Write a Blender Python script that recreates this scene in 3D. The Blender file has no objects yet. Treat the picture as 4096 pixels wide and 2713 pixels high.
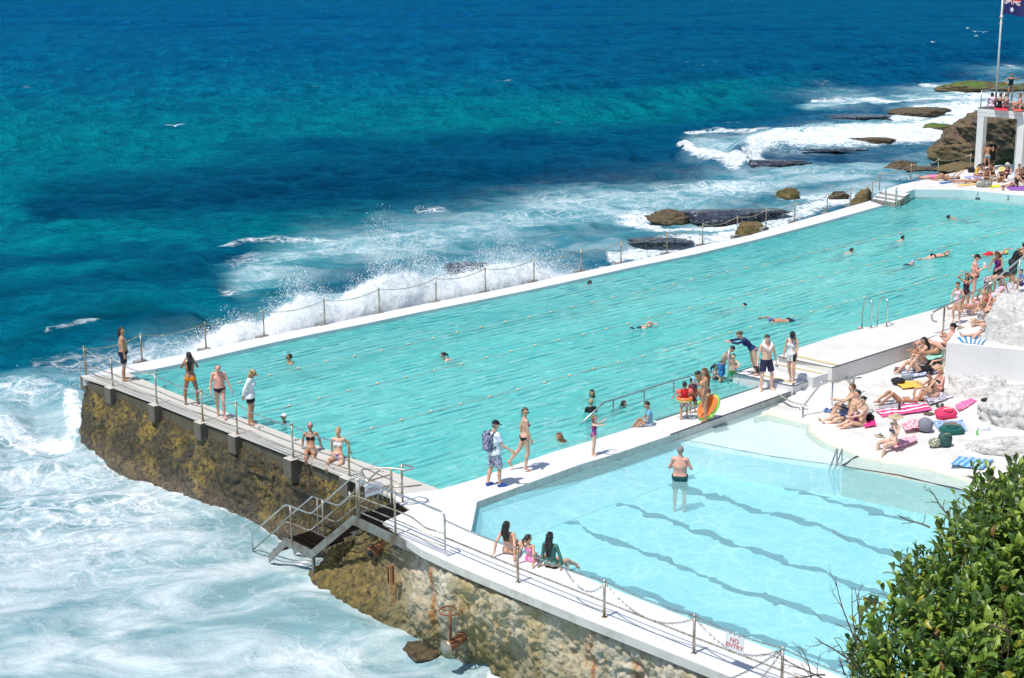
import bpy, math, random
import numpy as np
from mathutils import Matrix, Vector
random.seed(7); rng = np.random.default_rng(7)
scene = bpy.context.scene
col = scene.collection
rad = math.radians
SC = 0.95
CAM = np.array([-28.11374, -33.5493, 14.66859]) * SC
YAW, PITCH, ROLL, FPX = 0.84505, 0.25499, -0.01098, 6138.46
def _cam_axes():
    cy, sy = math.cos(YAW), math.sin(YAW); cp, sp = math.cos(PITCH), math.sin(PITCH)
    fwd = np.array([cy*cp, sy*cp, -sp]); right = np.array([sy, -cy, 0.0]); up = np.cross(right, fwd)
    cr, sr = math.cos(ROLL), math.sin(ROLL)
    return cr*right + sr*up, -sr*right + cr*up, fwd
CR, CU, CF = _cam_axes()
def at(x, y, z=0.0):                       # point of the level z seen at photo pixel (x, y)
    d = CF + CR*(x-2048)/FPX - CU*(y-1356.5)/FPX
    t = (z-CAM[2])/d[2]
    return CAM + t*d
def atd(x, y, dist):                       # point at a distance along the ray
    d = CF + CR*(x-2048)/FPX - CU*(y-1356.5)/FPX
    return CAM + d*dist
def face_dir(f):                           # 0 = towards photo right, 90 = away, 180 = left, 270 = to the viewer
    return YAW - math.pi/2 + rad(f)

cam_data = bpy.data.cameras.new('camera'); cam = bpy.data.objects.new('camera', cam_data); col.objects.link(cam)
m = Matrix(((CR[0], CU[0], -CF[0], CAM[0]), (CR[1], CU[1], -CF[1], CAM[1]), (CR[2], CU[2], -CF[2], CAM[2]), (0, 0, 0, 1)))
cam.matrix_world = m
cam_data.sensor_width = 36; cam_data.lens = FPX/4096*36; cam_data.clip_start = .5; cam_data.clip_end = 20000
scene.camera = cam

# ---------------------------------------------------------------- materials
MATS = {}
class NT:
    def __init__(s, name):
        s.m = bpy.data.materials.new(name); s.m.use_nodes = True
        s.t = s.m.node_tree; s.t.nodes.clear(); s.out = s.n('OutputMaterial')
    def n(s, typ, **kw):
        nd = s.t.nodes.new('ShaderNode'+typ)
        for k, v in kw.items():
            if k.startswith('_'): setattr(nd, k[1:], v)
            else:
                key = int(k[1:]) if k[0] == 'i' and k[1:].isdigit() else k.replace('__', ' ')
                s.put(nd, key, v)
        return nd
    def put(s, nd, key, v):
        inp = nd.inputs[key]
        if isinstance(v, bpy.types.NodeSocket): s.t.links.new(v, inp)
        elif isinstance(v, bpy.types.Node): s.t.links.new(v.outputs[0], inp)
        else:
            if isinstance(v, (tuple, list)) and len(v) == 3 and inp.type == 'RGBA': v = (*v, 1)
            inp.default_value = v
    def ramp(s, fac, stops, interp='LINEAR'):
        r = s.t.nodes.new('ShaderNodeValToRGB'); r.color_ramp.interpolation = interp
        e = r.color_ramp.elements
        while len(e) < len(stops): e.new(.5)
        for k, (p, c) in enumerate(stops):
            e[k].position = p
            e[k].color = (c, c, c, 1) if isinstance(c, (int, float)) else (*c, 1)
        s.put(r, 0, fac); return r.outputs[0]
    def noise(s, scale, vec=None, detail=4, rough=.55, dist=0, dim='3D'):
        nd = s.n('TexNoise', Scale=scale, Detail=detail, Roughness=rough, Distortion=dist)
        if vec is not None: s.put(nd, 'Vector', vec)
        return nd.outputs[0]
    def math(s, op, a, b=0.0, clamp=False):
        nd = s.n('Math', _operation=op, _use_clamp=clamp); s.put(nd, 0, a); s.put(nd, 1, b); return nd.outputs[0]
    def mix(s, f, a, b, mode='MIX'):
        nd = s.t.nodes.new('ShaderNodeMix'); nd.data_type = 'RGBA'; nd.blend_type = mode
        s.put(nd, 0, f); s.put(nd, 6, a); s.put(nd, 7, b); return nd.outputs[2]
    def pos(s): return s.n('NewGeometry').outputs['Position']
    def mapping(s, vec, scale=(1,1,1), rot=(0,0,0), loc=(0,0,0)):
        nd = s.n('Mapping'); s.put(nd, 0, vec); nd.inputs['Scale'].default_value = scale
        nd.inputs['Rotation'].default_value = rot; nd.inputs['Location'].default_value = loc; return nd.outputs[0]
    def attr(s, name):
        nd = s.n('Attribute'); nd.attribute_name = name; return nd
    def bump(s, h, strength=.5, dist=.02, normal=None):
        nd = s.n('Bump', Strength=strength, Distance=dist, Height=h)
        if normal is not None: s.put(nd, 'Normal', normal)
        return nd.outputs[0]
    def pbr(s, color, rough=.6, metal=0.0, normal=None, **kw):
        b = s.n('BsdfPrincipled'); s.put(b, 'Base Color', color); s.put(b, 'Roughness', rough); s.put(b, 'Metallic', metal)
        for k, v in kw.items(): s.put(b, k.replace('__', ' '), v)
        if normal is not None: s.put(b, 'Normal', normal)
        s.t.links.new(b.outputs[0], s.out.inputs[0]); return b
def srgb(r, g, b):
    f = lambda c: (c/255/12.92) if c/255 <= .04045 else ((c/255+.055)/1.055)**2.4
    return (f(r), f(g), f(b))
def plain(name, color, rough=.6, metal=0.0, var=.12, scale=6, bump=0):
    key = (name, color, rough, metal)
    if key in MATS: return MATS[key]
    t = NT(name)
    n = t.noise(scale, t.n('TexCoord').outputs['Object'], 5)
    c = t.mix(t.ramp(n, [(.3, 0.), (.7, 1.)]), tuple(x*(1-var) for x in color), tuple(min(1, x*(1+var)) for x in color))
    t.pbr(c, rough, metal, t.bump(n, bump, .01) if bump else None)
    MATS[key] = t.m; return t.m

# ---------------------------------------------------------------- object helpers
def tag(o, label=None, cat=None, group=None, kind=None):
    if label: o['label'] = label
    if cat: o['category'] = cat
    if group: o['group'] = group
    if kind: o['kind'] = kind
    return o
def mesh_np(name, v, faces, mat=None, smooth=True):
    me = bpy.data.meshes.new(name)
    v = np.asarray(v, dtype=np.float32)
    if isinstance(faces, np.ndarray):
        n, k = faces.shape
        me.vertices.add(len(v)); me.vertices.foreach_set('co', v.ravel())
        me.loops.add(n*k); me.loops.foreach_set('vertex_index', faces.astype(np.int32).ravel())
        me.polygons.add(n); me.polygons.foreach_set('loop_start', (np.arange(n)*k).astype(np.int32))
        me.polygons.foreach_set('loop_total', np.full(n, k, np.int32))
        me.update(calc_edges=True)
    else:
        me.from_pydata(v.tolist(), [], [list(map(int, f)) for f in faces]); me.update()
    if smooth: me.polygons.foreach_set('use_smooth', np.ones(len(me.polygons), bool))
    if mat is not None:
        for mm in (mat if isinstance(mat, (list, tuple)) else [mat]): me.materials.append(mm)
    return me
def link(name, me, parent=None, loc=None):
    o = bpy.data.objects.new(name, me); col.objects.link(o)
    if parent is not None: o.parent = parent
    if loc is not None: o.location = tuple(float(c) for c in loc)
    return o
def empty(name, loc=(0, 0, 0), rz=0.0):
    o = bpy.data.objects.new(name, None); col.objects.link(o)
    o.location = tuple(float(c) for c in loc); o.rotation_euler = (0, 0, rz); o.empty_display_size = .2
    return o
def obj(name, v, f, mat, parent=None, smooth=False):      # v in world space; parent is an Empty/obj without rotation
    v = np.asarray(v, float)
    if parent is not None: v = v - np.array(wloc(parent))
    return link(name, mesh_np(name, v, f, mat, smooth), parent)
def wloc(o):
    p = np.array(o.location, float)
    while o.parent is not None:
        o = o.parent; p = p + np.array(o.location, float)
    return p
class MB:                                                  # collects simple solids into one mesh
    def __init__(s): s.v = []; s.f = []
    def add(s, v, f):
        b = len(s.v); s.v += [tuple(map(float, q)) for q in v]; s.f += [tuple(i+b for i in q) for q in f]; return s
    def prism(s, poly, z0, z1):                            # poly: list of xy (or xyz) counter-clockwise
        n = len(poly); zf = lambda z, q: z if not callable(z) else z(q)
        v = [(q[0], q[1], zf(z0, q)) for q in poly]+[(q[0], q[1], zf(z1, q)) for q in poly]
        area = sum(poly[i][0]*poly[(i+1) % n][1]-poly[(i+1) % n][0]*poly[i][1] for i in range(n))
        f = [tuple(range(n-1, -1, -1)), tuple(range(n, 2*n))]+[(i, (i+1) % n, n+(i+1) % n, n+i) for i in range(n)]
        if area < 0: f = [tuple(reversed(q)) for q in f]
        return s.add(v, f)
    def box(s, c, size, rz=0.0, rot=None):
        x, y, z = (q/2 for q in size); R = np.array(Matrix.Rotation(rz, 3, 'Z')) if rot is None else np.array(rot)
        v = [np.array(c)+R@np.array(q) for q in ((-x,-y,-z),(x,-y,-z),(x,y,-z),(-x,y,-z),(-x,-y,z),(x,-y,z),(x,y,z),(-x,y,z))]
        return s.add(v, [(3,2,1,0),(4,5,6,7),(0,1,5,4),(1,2,6,5),(2,3,7,6),(3,0,4,7)])
    def tube(s, pts, r, seg=8, closed=False, caps=True):
        pts = [np.array(p, float) for p in pts]; n = len(pts)
        rr = r if isinstance(r, (list, tuple, np.ndarray)) else [r]*n
        prev = None; rings = []; b = len(s.v); V = []
        for i, p in enumerate(pts):
            if closed: d = pts[(i+1) % n]-pts[i-1]
            else: d = pts[min(i+1, n-1)]-pts[max(i-1, 0)]
            d = d/(np.linalg.norm(d)+1e-12)
            if prev is None:
                a = np.array([0, 0, 1.]) if abs(d[2]) < .9 else np.array([1., 0, 0])
                u = np.cross(d, a)
            else: u = prev-d*(prev@d)
            u /= np.linalg.norm(u)+1e-12; prev = u; w = np.cross(d, u)
            V += [p+rr[i]*(math.cos(t)*u+math.sin(t)*w) for t in np.linspace(0, 2*math.pi, seg, endpoint=False)]
        F = []
        for i in range(n if closed else n-1):
            j = (i+1) % n
            for k in range(seg): F.append((i*seg+k, i*seg+(k+1) % seg, j*seg+(k+1) % seg, j*seg+k))
        if not closed and caps: F += [tuple(range(seg-1, -1, -1)), tuple((n-1)*seg+k for k in range(seg))]
        return s.add(V, F)
    def ball(s, c, r, seg=10, ring=7):
        r = (r, r, r) if isinstance(r, (int, float)) else r
        V = []; F = []
        for i in range(1, ring):
            a = math.pi*i/ring
            for k in range(seg):
                t = 2*math.pi*k/seg
                V.append((c[0]+r[0]*math.sin(a)*math.cos(t), c[1]+r[1]*math.sin(a)*math.sin(t), c[2]+r[2]*math.cos(a)))
        V += [(c[0], c[1], c[2]+r[2]), (c[0], c[1], c[2]-r[2])]
        T, B = len(V)-2, len(V)-1
        for i in range(ring-2):
            for k in range(seg): F.append((i*seg+k, (i+1)*seg+k, (i+1)*seg+(k+1) % seg, i*seg+(k+1) % seg))
        for k in range(seg):
            F.append((T, k, (k+1) % seg)); F.append((B, (ring-2)*seg+(k+1) % seg, (ring-2)*seg+k))
        return s.add(V, F)
    def build(s, name, mat, parent=None, smooth=False):
        return obj(name, s.v, s.f, mat, parent, smooth)
def bezier_arc(p, rr=.12, n=5):                            # round the corners of a polyline
    p = [np.array(q, float) for q in p]; out = [p[0]]
    for i in range(1, len(p)-1):
        a, b, c = p[i-1], p[i], p[i+1]
        l1, l2 = np.linalg.norm(a-b), np.linalg.norm(c-b); r = min(rr, l1*.45, l2*.45)
        q0, q1 = b+(a-b)/l1*r, b+(c-b)/l2*r
        for t in np.linspace(0, 1, n): out.append((1-t)**2*q0+2*t*(1-t)*b+t*t*q1)
    out.append(p[-1]); return out

# ---------------------------------------------------------------- value noise for displacement
def _hash(ix, iy, iz, seed):
    h = (ix.astype(np.int64)*374761393+iy.astype(np.int64)*668265263+iz.astype(np.int64)*2147483647+seed*974711) & 0xffffffff
    h = ((h ^ (h >> 13))*1274126177) & 0xffffffff
    h = ((h ^ (h >> 16))*2246822519) & 0xffffffff
    return ((h ^ (h >> 15)) & 0xffffff)/float(0xffffff)
def vnoise(p, seed=0):
    p = np.asarray(p, float); i = np.floor(p); f = p-i; u = f*f*(3-2*f); i = i.astype(np.int64); r = 0
    for dx in (0, 1):
        for dy in (0, 1):
            for dz in (0, 1):
                w = (u[..., 0] if dx else 1-u[..., 0])*(u[..., 1] if dy else 1-u[..., 1])*(u[..., 2] if dz else 1-u[..., 2])
                r = r+w*_hash(i[..., 0]+dx, i[..., 1]+dy, i[..., 2]+dz, seed)
    return r*2-1
def fbm(p, octv=5, seed=0, gain=.5, lac=2.03):
    p = np.asarray(p, float); a = 1; s = 0; t = 0
    for k in range(octv): s = s+a*vnoise(p, seed+k*17); t += a; a *= gain; p = p*lac+3.1
    return s/t
def sst(a, b, x):
    t = np.clip((x-a)/(b-a), 0, 1); return t*t*(3-2*t)
# ================================================================= people
def rcone(p, a, b, r1, r2):
    a = np.array(a); b = np.array(b); pa = p-a; ba = b-a
    h = np.clip((pa@ba)/(ba@ba), 0, 1)
    return np.linalg.norm(pa-h[..., None]*ba, axis=-1)-(r1+(r2-r1)*h)
def ellip(p, c, r):
    q = (p-np.array(c))/np.array(r); k = np.linalg.norm(q, axis=-1)
    return (k-1)*min(r)*(.6+.4*1.0)
def smin(a, b, k):
    h = np.clip(.5+.5*(b-a)/k, 0, 1); return b*(1-h)+a*h-k*h*(1-h)
def surface_nets(X, Y, Z, D):
    s = D < 0
    nx, ny, nz = D.shape
    acc = np.zeros((nx-1, ny-1, nz-1, 3)); cnt = np.zeros((nx-1, ny-1, nz-1))
    G = [X, Y, Z]
    def edges(axis):
        sl0 = [slice(None)]*3; sl1 = [slice(None)]*3; sl0[axis] = slice(0, -1); sl1[axis] = slice(1, None)
        d0, d1 = D[tuple(sl0)], D[tuple(sl1)]
        cr = s[tuple(sl0)] != s[tuple(sl1)]
        idx = np.argwhere(cr); t = d0[cr]/(d0[cr]-d1[cr])
        P = np.stack([G[a][idx[:, a]] for a in range(3)], 1).astype(float)
        ga = G[axis]; P[:, axis] = ga[idx[:, axis]]+t*(ga[idx[:, axis]+1]-ga[idx[:, axis]])
        return idx, P, s[tuple(sl0)][cr]
    E = []
    for ax in range(3):
        idx, P, ins = edges(ax); o = [a for a in range(3) if a != ax]
        for da in (0, 1):
            for db in (0, 1):
                c = idx.copy(); c[:, o[0]] -= da; c[:, o[1]] -= db
                ok = (c[:, o[0]] >= 0) & (c[:, o[1]] >= 0) & (c[:, o[0]] < acc.shape[o[0]]) & (c[:, o[1]] < acc.shape[o[1]])
                np.add.at(acc, tuple(c[ok].T), P[ok]); np.add.at(cnt, tuple(c[ok].T), 1)
        E.append((idx, ins))
    m = cnt > 0; vid = -np.ones(cnt.shape, np.int64); vid[m] = np.arange(m.sum())
    V = acc[m]/cnt[m][:, None]; F = []
    for ax in range(3):
        idx, ins = E[ax]; o = [(ax+1) % 3, (ax+2) % 3]; q = []
        ok = (idx[:, o[0]] > 0) & (idx[:, o[1]] > 0) & (idx[:, o[0]] < cnt.shape[o[0]]) & (idx[:, o[1]] < cnt.shape[o[1]])
        idx = idx[ok]; ins = ins[ok]
        for da, db in ((1, 1), (0, 1), (0, 0), (1, 0)):
            c = idx.copy(); c[:, o[0]] -= da; c[:, o[1]] -= db; q.append(vid[tuple(c.T)])
        q = np.stack(q, 1); q[~ins] = q[~ins][:, ::-1]; F.append(q)
    return V, np.concatenate(F)
def axis(segs):
    out = [segs[0][0]]
    for a, b, st in segs:
        n = max(1, round((b-a)/st)); out += list(np.linspace(a, b, n+1)[1:])
    return np.array(out)
def sdf_mesh(fn, X, Y, Z):
    g = np.stack(np.meshgrid(X, Y, Z, indexing='ij'), -1)
    return surface_nets(X, Y, Z, fn(g))
AZ = 1.425
def body_sdf(fem):
    def fn(p):
        p = p.copy(); q = p.copy(); q[..., 0] = np.abs(q[..., 0])
        if fem:
            d = ellip(q, (0, 0, .955), (.168, .115, .125)); d = smin(d, ellip(q, (0, .005, 1.10), (.115, .088, .16)), .05)
            d = smin(d, ellip(q, (0, -.005, 1.28), (.142, .1, .17)), .05)
            d = smin(d, ellip(q, (.068, .085, 1.275), (.06, .055, .058)), .02)
            d = smin(d, ellip(q, (.078, -.06, .915), (.092, .092, .1)), .03)
            sx, ar, nk = .15, .043, .046
        else:
            d = ellip(q, (0, 0, .95), (.158, .112, .13)); d = smin(d, ellip(q, (0, .01, 1.09), (.142, .105, .17)), .05)
            d = smin(d, ellip(q, (0, -.005, 1.28), (.168, .115, .18)), .05)
            d = smin(d, ellip(q, (.075, .07, 1.315), (.078, .045, .06)), .025)
            d = smin(d, ellip(q, (.072, -.05, .915), (.085, .085, .1)), .03)
            sx, ar, nk = .17, .05, .056
        d = smin(d, rcone(q, (0, -.012, 1.40), (sx, -.005, AZ-.01), .06, ar+.008), .04)
        d = smin(d, rcone(q, (0, -.015, 1.40), (0, .005, 1.54), nk+.008, nk), .03)
        # arm, hand, fingers
        d = smin(d, rcone(q, (sx, 0, AZ), (.455, -.004, AZ), ar, .036), .03)
        d = smin(d, rcone(q, (.455, -.004, AZ), (.53, 0, AZ), .036, .037), .01)
        d = smin(d, rcone(q, (.53, 0, AZ), (.705, .004, AZ), .037, .024), .01)
        d = smin(d, ellip(q, (.752, .003, AZ-.002), (.058, .041, .017)), .012)
        for y, l in ((.032, .066), (.0115, .078), (-.0105, .07), (-.031, .054)):
            d = smin(d, rcone(q, (.785, y*.95, AZ-.002), (.785+l*.55, y*1.08, AZ-.008), .0095, .0088), .003)
            d = smin(d, rcone(q, (.785+l*.55, y*1.08, AZ-.008), (.785+l, y*1.1, AZ-.028), .0088, .0075), .003)
        d = smin(d, rcone(q, (.722, .028, AZ-.004), (.762, .064, AZ-.014), .014, .0105), .006)
        d = smin(d, rcone(q, (.762, .064, AZ-.014), (.795, .074, AZ-.022), .0105, .0085), .003)
        # leg
        tr = .092 if fem else .088
        d = smin(d, rcone(q, (.088, 0, .88), (.095, .004, .50), tr, .055), .03)
        d = smin(d, rcone(q, (.095, .004, .50), (.1, -.022, .35), .052, .054), .02)
        d = smin(d, rcone(q, (.1, -.022, .35), (.1, -.02, .09), .054, .034), .02)
        d = smin(d, rcone(q, (.1, -.042, .042), (.108, .09, .032), .036, .033), .02)
        d = smin(d, rcone(q, (.108, .08, .03), (.112, .15, .022), .036, .022), .015)
        # head
        h = ellip(q, (0, .0, 1.66), (.077, .095, .098)); h = smin(h, ellip(q, (0, .03, 1.592), (.052, .066, .06)), .035)
        h = smin(h, rcone(q, (0, .088, 1.655), (0, .11, 1.622), .010, .015), .01)
        h = smin(h, ellip(q, (0, .083, 1.592), (.026, .016, .012)), .008)
        h = smin(h, ellip(q, (.03, .082, 1.68), (.03, .012, .01)), .01)
        h = smin(h, ellip(q, (.079, -.005, 1.64), (.012, .02, .03)), .006)
        h = np.maximum(h, -ellip(q, (.032, .103, 1.652), (.02, .014, .012)))
        return smin(d, h, .02)
    return fn
_X = axis([(-.9, -.70, .0085), (-.70, -.1, .02), (-.1, .1, .011), (.1, .70, .02), (.70, .9, .0085)])
_Y = axis([(-.18, -.06, .017), (-.06, .085, .0095), (.085, .145, .0095), (.145, .2, .018)])
_Z = axis([(-.02, .12, .014), (.12, 1.36, .02), (1.36, 1.46, .0085), (1.46, 1.78, .0115)])
BASE = {s: sdf_mesh(body_sdf(s), _X, _Y, _Z) for s in (False, True)}
BN = ['pelvis', 'spine', 'chest', 'head', 'uaL', 'faL', 'haL', 'uaR', 'faR', 'haR', 'thL', 'shL', 'ftL', 'thR', 'shR', 'ftR']
BI = {n: i for i, n in enumerate(BN)}
HIP, KNEE, ANK = (.088, 0, .90), (.095, 0, .49), (.1, -.015, .09)
SHO, ELB, WRI = (.165, 0, AZ), (.455, 0, AZ), (.71, 0, AZ)
def weights(v, headonly=False):
    W = np.zeros((len(v), 16)); ax = np.abs(v[:, 0]); z = v[:, 2]; right = v[:, 0] > 0
    wh = sst(1.47, 1.53, z)*(ax < .2)
    arm = sst(.135, .215, ax)*sst(1.28, 1.36, z)*(1-wh)
    if headonly: arm = arm*0; 
    rest = 1-wh-arm
    leg = sst(.99, .84, z)*rest*np.clip(.5+ax/.06, 0, 1) if not headonly else 0*rest
    leg = np.where(z < .84, rest, leg) if not headonly else leg
    tor = rest-leg
    ws = sst(1.0, 1.1, z); wc = sst(1.13, 1.27, z)
    W[:, 0] = tor*(1-ws); W[:, 1] = tor*ws*(1-wc); W[:, 2] = tor*ws*wc; W[:, 3] = wh
    f = sst(.42, .49, ax); h = sst(.695, .73, ax)
    k = sst(.55, .43, z); a = sst(.115, .07, z)
    for s, m in (('L', ~right), ('R', right)):
        W[:, BI['ua'+s]] = arm*(1-f)*m; W[:, BI['fa'+s]] = arm*f*(1-h)*m; W[:, BI['ha'+s]] = arm*f*h*m
        W[:, BI['th'+s]] = leg*(1-k)*m; W[:, BI['sh'+s]] = leg*k*(1-a)*m; W[:, BI['ft'+s]] = leg*k*a*m
    return W
BW = {s: weights(BASE[s][0]) for s in BASE}
def swing(a, b):
    a = a/np.linalg.norm(a); b = np.array(b, float); b = b/np.linalg.norm(b)
    q = Vector(a).rotation_difference(Vector(b)); return np.array(q.to_matrix())
def euler(x=0, y=0, z=0):                 # degrees; pitch forward = negative x
    return np.array(Matrix.Rotation(rad(z), 3, 'Z') @ Matrix.Rotation(rad(y), 3, 'Y') @ Matrix.Rotation(rad(x), 3, 'X'))
def solve(pose):
    """pose: pel=(x,y,z) euler, che, hea relative; ua/fa/ha/th/sh/ft + L/R = directions in the person's frame"""
    R = {}; T = {}
    R['pelvis'] = euler(*pose.get('pel', (0, 0, 0))); pc = np.array([0, 0, .95])
    T['pelvis'] = pc-R['pelvis']@pc
    def child(n, par, joint, Rn):
        R[n] = Rn; j = np.array(joint); T[n] = R[par]@j+T[par]-Rn@j
    che = pose.get('che', (0, 0, 0)); half = tuple(c*.5 for c in che)
    child('spine', 'pelvis', (0, 0, 1.05), R['pelvis']@euler(*half))
    child('chest', 'spine', (0, 0, 1.20), R['spine']@euler(*half))
    child('head', 'chest', (0, 0, 1.50), R['chest']@euler(*pose.get('hea', (0, 0, 0))))
    for s, sg in (('L', -1), ('R', 1)):
        fl = lambda j: (j[0]*sg, j[1], j[2])
        def limb(n, par, joint, rest, key, frame=None):
            d = pose.get(key+s)
            Rn = R[par] if d is None else swing(R[par]@np.array(rest), d)@R[par]
            child(n, par, joint, Rn)
        limb('ua'+s, 'chest', fl(SHO), (sg, 0, 0), 'ua'); limb('fa'+s, 'ua'+s, fl(ELB), (sg, 0, 0), 'fa'); limb('ha'+s, 'fa'+s, fl(WRI), (sg, 0, 0), 'ha')
        limb('th'+s, 'pelvis', fl(HIP), (0, 0, -1), 'th'); limb('sh'+s, 'th'+s, fl(KNEE), (0, 0, -1), 'sh')
        d = pose.get('ft'+s)
        if d is None: d = pose.get('ftdef', None)
        if d is None: child('ft'+s, 'sh'+s, fl(ANK), R['sh'+s])
        else: child('ft'+s, 'sh'+s, fl(ANK), swing(R['sh'+s]@np.array([0, 1., 0]), d)@R['sh'+s])
    return R, T
def skin(v, W, R, T, hs=1.0, girth=1.0):
    v = v.copy()
    if hs != 1.0:
        w = W[:, 3:4]; c = np.array([0, 0, 1.50]); v = v+w*(hs-1)*(v-c)
    if girth != 1.0:
        w = (W[:, 0]+W[:, 1]+W[:, 2])*sst(1.36, 1.2, v[:, 2]); v[:, 0] *= 1+(girth-1)*w*.7; v[:, 1] *= 1+(girth-1)*w*(1+(v[:, 1] > 0))
    out = np.zeros_like(v)
    for i, n in enumerate(BN):
        w = W[:, i]; k = w > 1e-5
        if k.any(): out[k] += w[k, None]*(v[k]@R[n].T+T[n])
    return out
# ---- hair and headwear shapes in the rest pose of the head
def _hair(kind):
    def fn(p):
        q = p.copy(); q[..., 0] = np.abs(q[..., 0])
        x, y, z = q[..., 0], q[..., 1], q[..., 2]
        wob = .004*np.sin(p[..., 0]*160+p[..., 2]*40)+.003*np.sin(p[..., 2]*230+p[..., 1]*120)
        shell = ellip(q, (0, -.006, 1.668), (.086, .104, .104))+wob*.5
        facecut = np.maximum(y-.035, 1.715-z+0*(y)); cut = -np.minimum(.0+y*0+1, 1)
        front = np.minimum(y-(.045-.9*np.clip(x-.05, 0, 1)), (1.712+.1*x)-z)       # remove where y front AND z low
        neckc = 1.585-z                                                            # remove below nape
        ear = np.minimum(np.minimum(y+.03, .05-y), 1.665-z)
        short = np.maximum(np.maximum(shell, front), neckc)
        short = np.maximum(short, np.minimum(ear, x-.06))
        if kind == 'short': return short
        if kind == 'tousled':
            return np.maximum(np.maximum(smin(shell, ellip(q, (0, .03, 1.745), (.07, .07, .035)), .02)+wob, front), neckc)
        if kind == 'bald':
            return np.maximum(short, z-1.70)+.0015
        if kind == 'mane':
            d = smin(shell, rcone(q, (.04, -.06, 1.64), (.05, -.075, 1.50), .055, .035), .03)
            return np.maximum(np.maximum(d+wob, front), np.minimum(y-.05, 1.7-z))
        if kind in ('long', 'wavy', 'verylong'):
            L = {'long': 1.29, 'wavy': 1.22, 'verylong': 1.16}[kind]
            rr = .058 if kind != 'wavy' else .07
            d = smin(shell, rcone(q, (.035, -.05, 1.62), (.045, -.105, 1.46), rr, rr*.95), .03)
            d = smin(d, rcone(q, (.04, -.11, 1.46), (.035, -.125, L), rr*.85, rr*.42), .03)
            am = .006 if kind != 'wavy' else .012
            d = d+am*np.sin(p[..., 2]*90+p[..., 0]*70)*np.cos(p[..., 0]*110)+wob
            return np.maximum(np.maximum(d, front), np.minimum(np.minimum(y-.02, 1.6-z), .2))
        if kind == 'bun':
            return smin(short, ellip(q, (0, -.075, 1.755), (.038, .038, .036))+wob*.6, .012)
        if kind == 'lowbun':
            return smin(short, ellip(q, (0, -.125, 1.66), (.04, .035, .04))+wob*.6, .012)
        if kind == 'pony':
            d = smin(short, rcone(q, (0, -.10, 1.69), (0, -.15, 1.63), .026, .03), .01)
            return smin(d, rcone(q, (0, -.15, 1.63), (0, -.15, 1.45), .03, .014)+wob, .015)
        if kind == 'bob':
            d = smin(shell, rcone(q, (.05, -.03, 1.64), (.06, -.035, 1.53), .045, .035), .03)
            return np.maximum(np.maximum(d+wob, front), np.minimum(y-.04, 1.7-z))
        if kind == 'cap' or kind == 'capback':
            dome = np.maximum(ellip(q, (0, -.004, 1.672), (.094, .112, .112)), 1.685-z)
            sg = 1 if kind == 'cap' else -1
            yy = p[..., 1]*sg
            br = np.maximum(np.abs(z-(1.693-.25*np.clip(yy-.08, 0, 1)-2.2*x*x))-.006, np.sqrt((x/.078)**2+((yy-.085)/.105)**2)*.08-.08)
            br = np.maximum(br, .05-yy)
            return np.minimum(dome, br)
        if kind == 'visor':
            band = np.maximum(ellip(q, (0, -.004, 1.672), (.094, .112, .112)), np.abs(z-1.705)-.022)
            br = np.maximum(np.abs(z-(1.693-.25*np.clip(y-.08, 0, 1)))-.006, np.sqrt((x/.078)**2+((y-.085)/.105)**2)*.08-.08)
            return np.minimum(band, np.maximum(br, .05-y))
        if kind == 'swimcap':
            return np.maximum(ellip(q, (0, -.006, 1.668), (.084, .103, .104)), np.minimum(1, (1.66+.35*np.clip(y+.02, -1, .2))-z))
        if kind == 'sunhat':
            dome = np.maximum(ellip(q, (0, -.004, 1.68), (.098, .115, .115)), 1.69-z)
            r = np.sqrt(x*x+(y*.95)**2)
            br = np.maximum(np.abs(z-(1.70-.22*np.clip(r-.09, 0, 1)+.01*np.sin(np.arctan2(y, p[..., 0])*4)))-.006, r-.225)
            return np.minimum(dome, br)
        if kind == 'bucket':
            dome = np.maximum(ellip(q, (0, -.004, 1.675), (.096, .113, .108)), 1.69-z)
            r = np.sqrt(x*x+(y*.9)**2)
            br = np.maximum(np.abs(z-(1.70-.55*np.clip(r-.09, 0, 1)))-.006, r-.145)
            return np.minimum(dome, br)
        if kind == 'flaphat':
            dome = np.maximum(ellip(q, (0, -.004, 1.675), (.096, .113, .108)), 1.69-z)
            fl = np.maximum(np.maximum(np.abs(ellip(q, (0, -.01, 1.6), (.1, .115, .2)))-.006, y+.0), np.maximum(1.47-z, z-1.72))
            return np.minimum(dome, fl)
    return fn
_hx = axis([(-.15, .15, .0115)]); _hy = axis([(-.2, .13, .0115)])
HAIR = {}
def hair_mesh(kind):
    if kind not in HAIR:
        big = kind in ('sunhat',); lo = {'long': 1.2, 'wavy': 1.12, 'verylong': 1.08, 'pony': 1.4, 'mane': 1.43}.get(kind, 1.46)
        X = axis([(-.24, .24, .0115)]) if big else _hx; Y = axis([(-.24, .24, .0115)]) if big or 'cap' in kind or kind == 'visor' else _hy
        V, F = sdf_mesh(_hair(kind), X, Y, axis([(lo, 1.81, .0095)]))
        W = np.zeros((len(V), 16)); hw = sst(1.38, 1.52, V[:, 2])
        if kind in ('sunhat', 'bucket', 'cap', 'capback', 'visor', 'swimcap', 'flaphat'): hw = np.ones(len(V))
        W[:, 3] = hw; W[:, 2] = 1-hw
        HAIR[kind] = (V, F, W)
    return HAIR[kind]
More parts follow.
